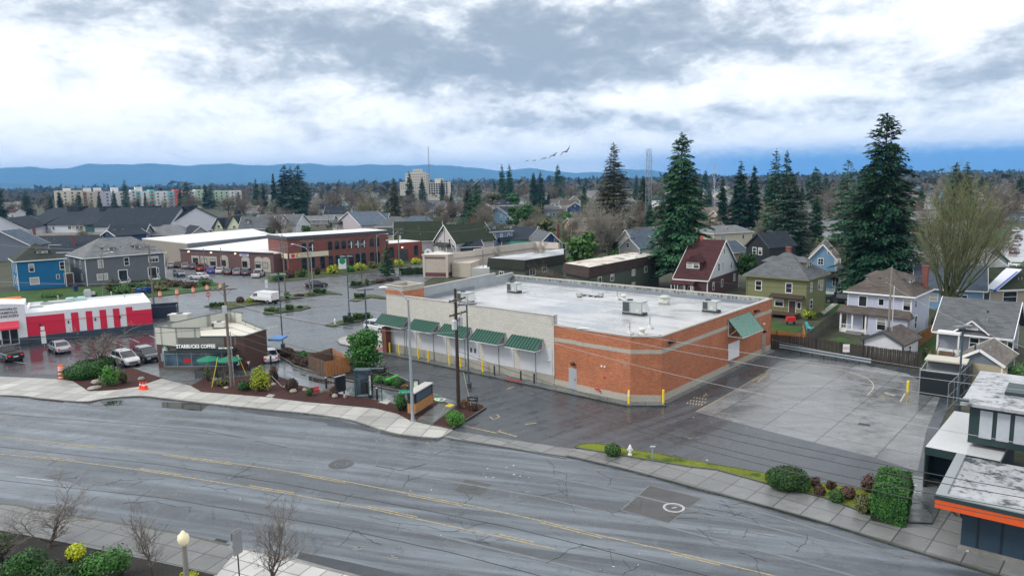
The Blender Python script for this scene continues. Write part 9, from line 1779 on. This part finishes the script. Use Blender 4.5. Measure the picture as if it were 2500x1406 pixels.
p=G(1072,976);mb=MB();mb.box(-.55,.55,-.4,.4,0,.03,0);mb.box(-.45,-.05,-.3,.3,.03,.036,1);mb.box(.05,.45,-.25,.25,.03,.036,2);tag(mb.build('fallen_board',[WHITE,mat('lime_green',(.08,.65,.08)),BLACK],loc=(p.x,p.y,.015),rz=-.3),'green and white board lying flat on the asphalt','board')
q0,q1=G(1015,1020),G(1058,992);t=thing('monument_sign','brick based sign box with dark painted panels beside the tall street lamp','sign',(q0.x,q0.y,.14),math.atan2(q1.y-q0.y,q1.x-q0.x));ml=(q1-q0).length
mb=MB();mb.box(0,ml,0,.8,.25,1.15);mb.build('brick_base',pattern('tan_brick','brick',(.50,.25,.09),(.38,.18,.07),p=.3,q=.1),t);mb=MB();mb.box(.3,ml-.3,.1,.7,0,.25);mb.build('footing',DKGREY,t);mb=MB();mb.box(0,ml,.02,.78,1.15,2.1);o=mb.build('sign_box',NVY,t)
mb=MB();mb.box(.25,ml-.35,-.02,.02,1.25,2.0);mb.build('painted_panel',mat('blue_scrawl',(.05,.085,.12),.4,.8,6),o);mb=MB();mb.box(-.06,ml+.06,-.05,.85,2.1,2.2);mb.build('cap',mat('pale_cap',(.45,.44,.42),.5),o);mb=MB();mb.box(ml-.02,ml+.03,.05,.75,1.2,2.1);mb.build('white_end',WHITE,o)
def boards(name,label,pts,h,m_,w_=.14,z=0.0,gap=.02,cat='fence',rails=True):
 pts=[G(*q,z)if not isinstance(q,Vector)else q for q in pts];o=pts[0];t=thing(name,label,cat,(o.x,o.y,z));mb=MB();rnd=random.Random(int(o.x));rl=MB()
 for a,b_ in zip(pts,pts[1:]):
  a,b_=a-o,b_-o;L=(b_-a).length;d_=(b_-a)/L;n=int(L/(w_+gap));nn_=Vector((-d_.y,d_.x,0))
  for k in range(n):c=a+d_*((k+.5)*L/n);s_=(.02 if k%2 else-.02);hh=h+rnd.uniform(-.03,.03);e1_=c-d_*w_/2+nn_*s_;e2=c+d_*w_/2+nn_*s_;mb.add([(e1_.x,e1_.y,0),(e2.x,e2.y,0),(e2.x+nn_.x*.02,e2.y+nn_.y*.02,0),(e1_.x+nn_.x*.02,e1_.y+nn_.y*.02,0),(e1_.x,e1_.y,hh),(e2.x,e2.y,hh),(e2.x+nn_.x*.02,e2.y+nn_.y*.02,hh),(e1_.x+nn_.x*.02,e1_.y+nn_.y*.02,hh)],[(0,1,5,4),(1,2,6,5),(2,3,7,6),(3,0,4,7),(4,5,6,7)])
  for zz in(.4,h-.3):rl.bar((a.x+nn_.x*.06,a.y+nn_.y*.06,zz),(b_.x+nn_.x*.06,b_.y+nn_.y*.06,zz),.05,.09)
 mb.build('boards',m_,t);rl.build('rail',m_,t);return t
WD=lambda n_,c,c2:pattern(n_,'boards',c,c2,p=.16,var=.35,st=.1)
c0,c1,c2,c3=G(753,903,.1),G(797,921,.1),G(855,908,.1),G(812,884,.1)
boards('fence_pen','weathered grey brown side of the square wooden fence pen',[c3,c0,c1],1.75,WD('old_boards',(.17,.11,.075),(.09,.075,.065)),.15,.1);boards('fence_pen','orange brown newer side of the square wooden fence pen',[c1,c2,c3],1.75,WD('new_boards',(.42,.18,.06),(.25,.11,.05)),.15,.1)
boards('board_fence','long dark board fence closing the back of the slab lot',[(1881,851),(1975,861),(2070,876),(2160,890),(2248,901)],1.85,WD('dark_boards',(.055,.045,.038),(.028,.026,.024)),.2)
boards('board_fence','orange brown cedar fence around the lawn of the green house',[(1884,838),(1935,846),(1965,850),(1960,822)],1.75,WD('cedar',(.42,.17,.055),(.30,.13,.05)),.15);boards('board_fence','weathered grey fence between the green house and the pale blue white house',[(1966,850),(2010,812),(2070,772)],1.8,WD('grey_boards',(.10,.09,.08),(.05,.048,.045)),.18)
boards('board_fence','cedar fence between the white garage and the bungalow',[(2190,868),(2238,852),(2290,812)],1.7,MT['cedar'],.15);boards('board_fence','low fence along the street behind the pale blue white house',[(2240,742),(2350,752)],1.2,MT['grey_boards'],.18)
g0,g1=G(1903,858),G(2126,896);t=thing('guard_rail','long pale steel guard rail before the dark board fence','guard rail',(g0.x,g0.y,0),math.atan2(g1.y-g0.y,g1.x-g0.x));gl=(g1-g0).length
for z_ in(.55,.85):mb=MB();mb.box(0,gl,-.06,0,z_-.09,z_+.09);mb.box(0,gl,-.10,-.06,z_-.03,z_+.03);mb.build('rail',mat('pale_blue_steel',(.40,.47,.53),.35,.1,metal=.4),t)
for k in range(9):mb=MB();mb.box(gl*k/8-.06,gl*k/8+.06,0,.12,0,.9);mb.build('post',DKGREY,t)
t=thing('chain_fence','tall chain link fence at the left of the annex roof','fence',G(2312,1002));q=[G(2312,1002),G(2348,962),G(2388,925)];mb=MB();o_=q[0]
for i in range(7):a=q[0].lerp(q[2],i/6)-o_;mb.tube([(a.x,a.y,0),(a.x,a.y,2.5)],.035,6)
for z_ in(.1,1.3,2.45):a=q[2]-o_;mb.tube([(0,0,z_),(a.x,a.y,z_)],.025,6)
mb.build('frame',GREY,t);mb=MB();a=q[2]-o_
for k in range(70):b_=a*(k/69);mb.bar((b_.x,b_.y,.05),(b_.x,b_.y,2.45),.012,.012)
mb.build('mesh',DKGREY,t)
def hydrant(px,py,lb,z=.15):
 p=G(px,py,z);t=thing('fire_hydrant',lb,'fire hydrant',(p.x,p.y,z));HW=mat('hydrant_white',(.72,.72,.74),.4,.05)
 mb=MB();mb.lathe([(.17,0),(.17,.06),(.11,.08),(.11,.5),(.15,.52),(.15,.56),(.12,.6),(.10,.72),(.04,.78),(.03,.84)],14);mb.build('barrel',HW,t)
 for a in(0,PI/2,PI):mb=MB();mb.tube([(0,0,.42),(.2*math.cos(a),-.2*math.sin(a),.42)],.065,10);mb.tube([(.18*math.cos(a),-.18*math.sin(a),.42),(.22*math.cos(a),-.22*math.sin(a),.42)],.08,8);mb.build('outlet',HW,t)
hydrant(1538,1110,'white fire hydrant on the mossy strip');hydrant(818,790,'small pale hydrant on the lamp island of the car park')
p=G(1593,1121,.15);t=thing('pipe_stand','blue grey standpipe with a double head on the mossy strip','standpipe',(p.x,p.y,.14));mb=MB();mb.tube([(0,0,0),(0,0,.95)],.06,8);mb.build('pipe',GALV,t);mb=MB();mb.tube([(-.2,0,1.0),(.2,0,1.0)],.08,8);mb.build('head',GALV,t)
UG=mat('umbrella_green',(.0,.16,.09),.6,.12,2)
for k,(px,py)in enumerate(((513,914),(563,915))):
 p=G(px,py,.13);t=thing('patio_umbrella',('left','right')[k]+' green patio umbrella before the coffee shop window','umbrella',(p.x,p.y,.13),.3);mb=MB();mb.tube([(0,0,0),(0,0,2.2)],.03,6);mb.build('pole',GREY,t)
 mb=MB();n=8;r_=1.35;mb.add([(r_*math.cos(PI/4*i),r_*math.sin(PI/4*i),1.75)for i in range(n)]+[(0,0,2.2)]+[(r_*math.cos(PI/4*i),r_*math.sin(PI/4*i),1.62)for i in range(n)],[(i,(i+1)%n,8)for i in range(n)]+[(i,i+9,(i+1)%n+9,(i+1)%n)for i in range(n)]);mb.build('canopy',UG,t)
 t=thing('patio_table','small round dark table under the '+('left','right')[k]+' umbrella','table',(p.x-.7,p.y-.3,.13));mb=MB();mb.lathe([(.4,.7),(.4,.74)],14);mb.build('table_top',BLACK,t);mb=MB();mb.tube([(0,0,0),(0,0,.7)],.03,6);mb.build('stem',BLACK,t)
for k,(x0,x1)in enumerate(((478,500),(504,526),(530,545))):
 a,b_=G(x0,924,.13),G(x1,925,.13);t=thing('barrier_panel',('left','middle','right')[k]+' dark mesh barrier panel of the coffee terrace','barrier',(a.x,a.y,.13),math.atan2(b_.y-a.y,b_.x-a.x));L=(b_-a).length
 mb=MB();mb.box(0,L,-.02,.02,.15,.95);mb.build('screen',mat('mesh_screen',(.05,.055,.05),.6),t);mb=MB();[mb.box(x_-.03,x_+.03,-.03,.03,0,1.0)for x_ in(0,L)];mb.box(0,L,-.03,.03,.95,1.0);mb.build('frame',BLACK,t)
for(x0,y0,x1,y1,m_,lb)in((517,946,537,875,YELP,'yellow guy guard leaning before the left umbrella'),(601,915,585,873,YELP,'yellow guy guard leaning before the service window'),(1150,992,1134,912,mat('pale_guard',(.55,.52,.35),.5),'pale yellow guy guard leaning on the dark utility pole'),(690,945,665,920,GALV,'thin pale stake leaning in the mulch')):
 a=G(x0,y0,.1);h=HT(x0,y0,y1,.1);mb=MB();b_=G(x1,y0,.1)-a;mb.tube([(0,0,0),(b_.x,b_.y,h)],.032,6);tag(mb.build('guy_guard',m_,loc=(a.x,a.y,.1)),lb,'guy guard')
p=G(1978,806);t=thing('garden_chair','turquoise garden chair on the lawn by the grey fence','chair',(p.x,p.y,0),.6);TQ=mat('turquoise_plastic',(.08,.5,.5),.4);mb=MB();mb.box(-.35,.35,-.35,.35,.3,.36);mb.build('seat',TQ,t);mb=MB();mb.bar((0,.3,.33),(0,.7,1.05),.65,.05);mb.build('backrest',TQ,t);mb=MB();[mb.box(x_-.04,x_+.04,y_-.04,y_+.04,0,.5)for x_ in(-.33,.33)for y_ in(-.3,.3)];mb.build('leg',TQ,t)
p=G(1930,792);t=thing('grill','red covered grill on the lawn by the brown deck','grill',(p.x,p.y,0));mb=MB();mb.box(-.6,.6,-.35,.35,.5,1.1);mb.build('cover',REDP,t);mb=MB();[mb.box(x_-.04,x_+.04,-.3,.3,0,.5)for x_ in(-.5,.5)];mb.build('leg',BLACK,t)
BRD=mat('gull_grey',(.13,.14,.16),.6,.15,3)
def gull(px,py,d_,span,up1,up2,rz,lb):
 p=W3(px,py,d_);t=thing('gull',lb,'bird',p,rz);mb=MB()
 loft(mb,[[(x_,-.09*k,-.07*k),(x_,0,.09*k),(x_,.09*k,-.07*k)]for x_,k in((-.55,.1),(-.3,.7),(0,1.1),(.25,.8),(.42,.5),(.55,.08))])
 for s_,u1,u2 in((-1,*up1),(1,*up2)):
  q=[Vector((.16,s_*.05,.02)),Vector((-.16,s_*.05,.0)),Vector((.22,s_*span*.24,u1)),Vector((-.08,s_*span*.24,u1-.02)),Vector((-.12,s_*span*.5,u2))]
  n_=len(mb.v);mb.add(q+[v-Vector((0,0,.03))for v in q],[(0,1,3,2),(2,3,4),(5,7,8,6),(7,9,8),(0,2,7,5),(2,4,9,7),(1,6,8,3),(3,8,9,4)])
 mb.build('body',BRD,t)
for a in((1381,371,88,1.35,(.34,.75),(.05,-.42),1.0,'large gull, highest and rightmost of the flying group'),(1351,380,96,1.3,(.28,.42),(.05,-.42),1.0,'gull with a raised wing, second from the right'),(1328,387,118,1.25,(.16,.10),(.05,-.32),1.0,'gull in the middle of the flying line'),(1305,392,150,1.2,(.12,.06),(.06,-.08),1.0,'small gull, second from the left'),(1287,393,170,1.1,(.1,.06),(.06,0),.9,'smallest gull at the left end of the line')):gull(*a)
ORD=['leftmost','second from the left','third from the left','fourth from the left','fifth from the left','sixth from the left','seventh from the left','eighth from the left']
for base,lst in AUTO.items():
 if len(lst)>1:
  for i,(px,o)in enumerate(sorted(lst,key=lambda a:a[0])):o['label']=base+', '+(ORD[i]if i<len(lst)-1 else 'rightmost')
rnd=random.Random(77);HPS=[(o.location.x,o.location.y)for o in bpy.data.objects if o.get('category')in('house','building','garage','shed')]
for nm,m_,n_ in(('undergrowth',LEAFO,900),('undergrowth',LEAFD,800),('undergrowth',LEAFR,700)):
 mb=MB()
 for _ in range(n_):
  px=rnd.uniform(-50,2560);py=rnd.choice((rnd.uniform(475,540),rnd.uniform(500,660)))-(px-1250)*.01
  if(px<1130 and py>600)or(300<px<1000 and py>560)or(px<560 and 500<py<575)or(px>2380 and py>550):continue
  p=G(px,py)
  if min((p.x-a)**2+(p.y-b_)**2 for a,b_ in HPS)<50:continue
  r_=rnd.uniform(.6,1.9);leafball(mb,(p.x,p.y,r_*.5),(r_,r_,r_*.75),26,r_*.5,rnd,.8)
 tag(mb.build(nm,m_),'mixed garden undergrowth between the houses of the neighbourhood','undergrowth',kind='stuff')
mb=MB();mb.box(-17700,17700,-290,18400,-1.6,460);hz_=mb.build('haze',bpy.data.materials.new('haze'),None);tag(hz_,kind='stuff');hz_['label']='thin blue haze over the far plain and hills'
m_=bpy.data.materials['haze'];m_.use_nodes=True;nt=m_.node_tree;nt.nodes.clear();ou=nt.nodes.new('ShaderNodeOutputMaterial');pv=nt.nodes.new('ShaderNodeVolumePrincipled');nt.links.new(pv.outputs[0],ou.inputs[1])
pv.inputs['Color'].default_value=(.20,.52,1,1);pv.inputs['Density'].default_value=HAZE;pv.inputs['Anisotropy'].default_value=.0
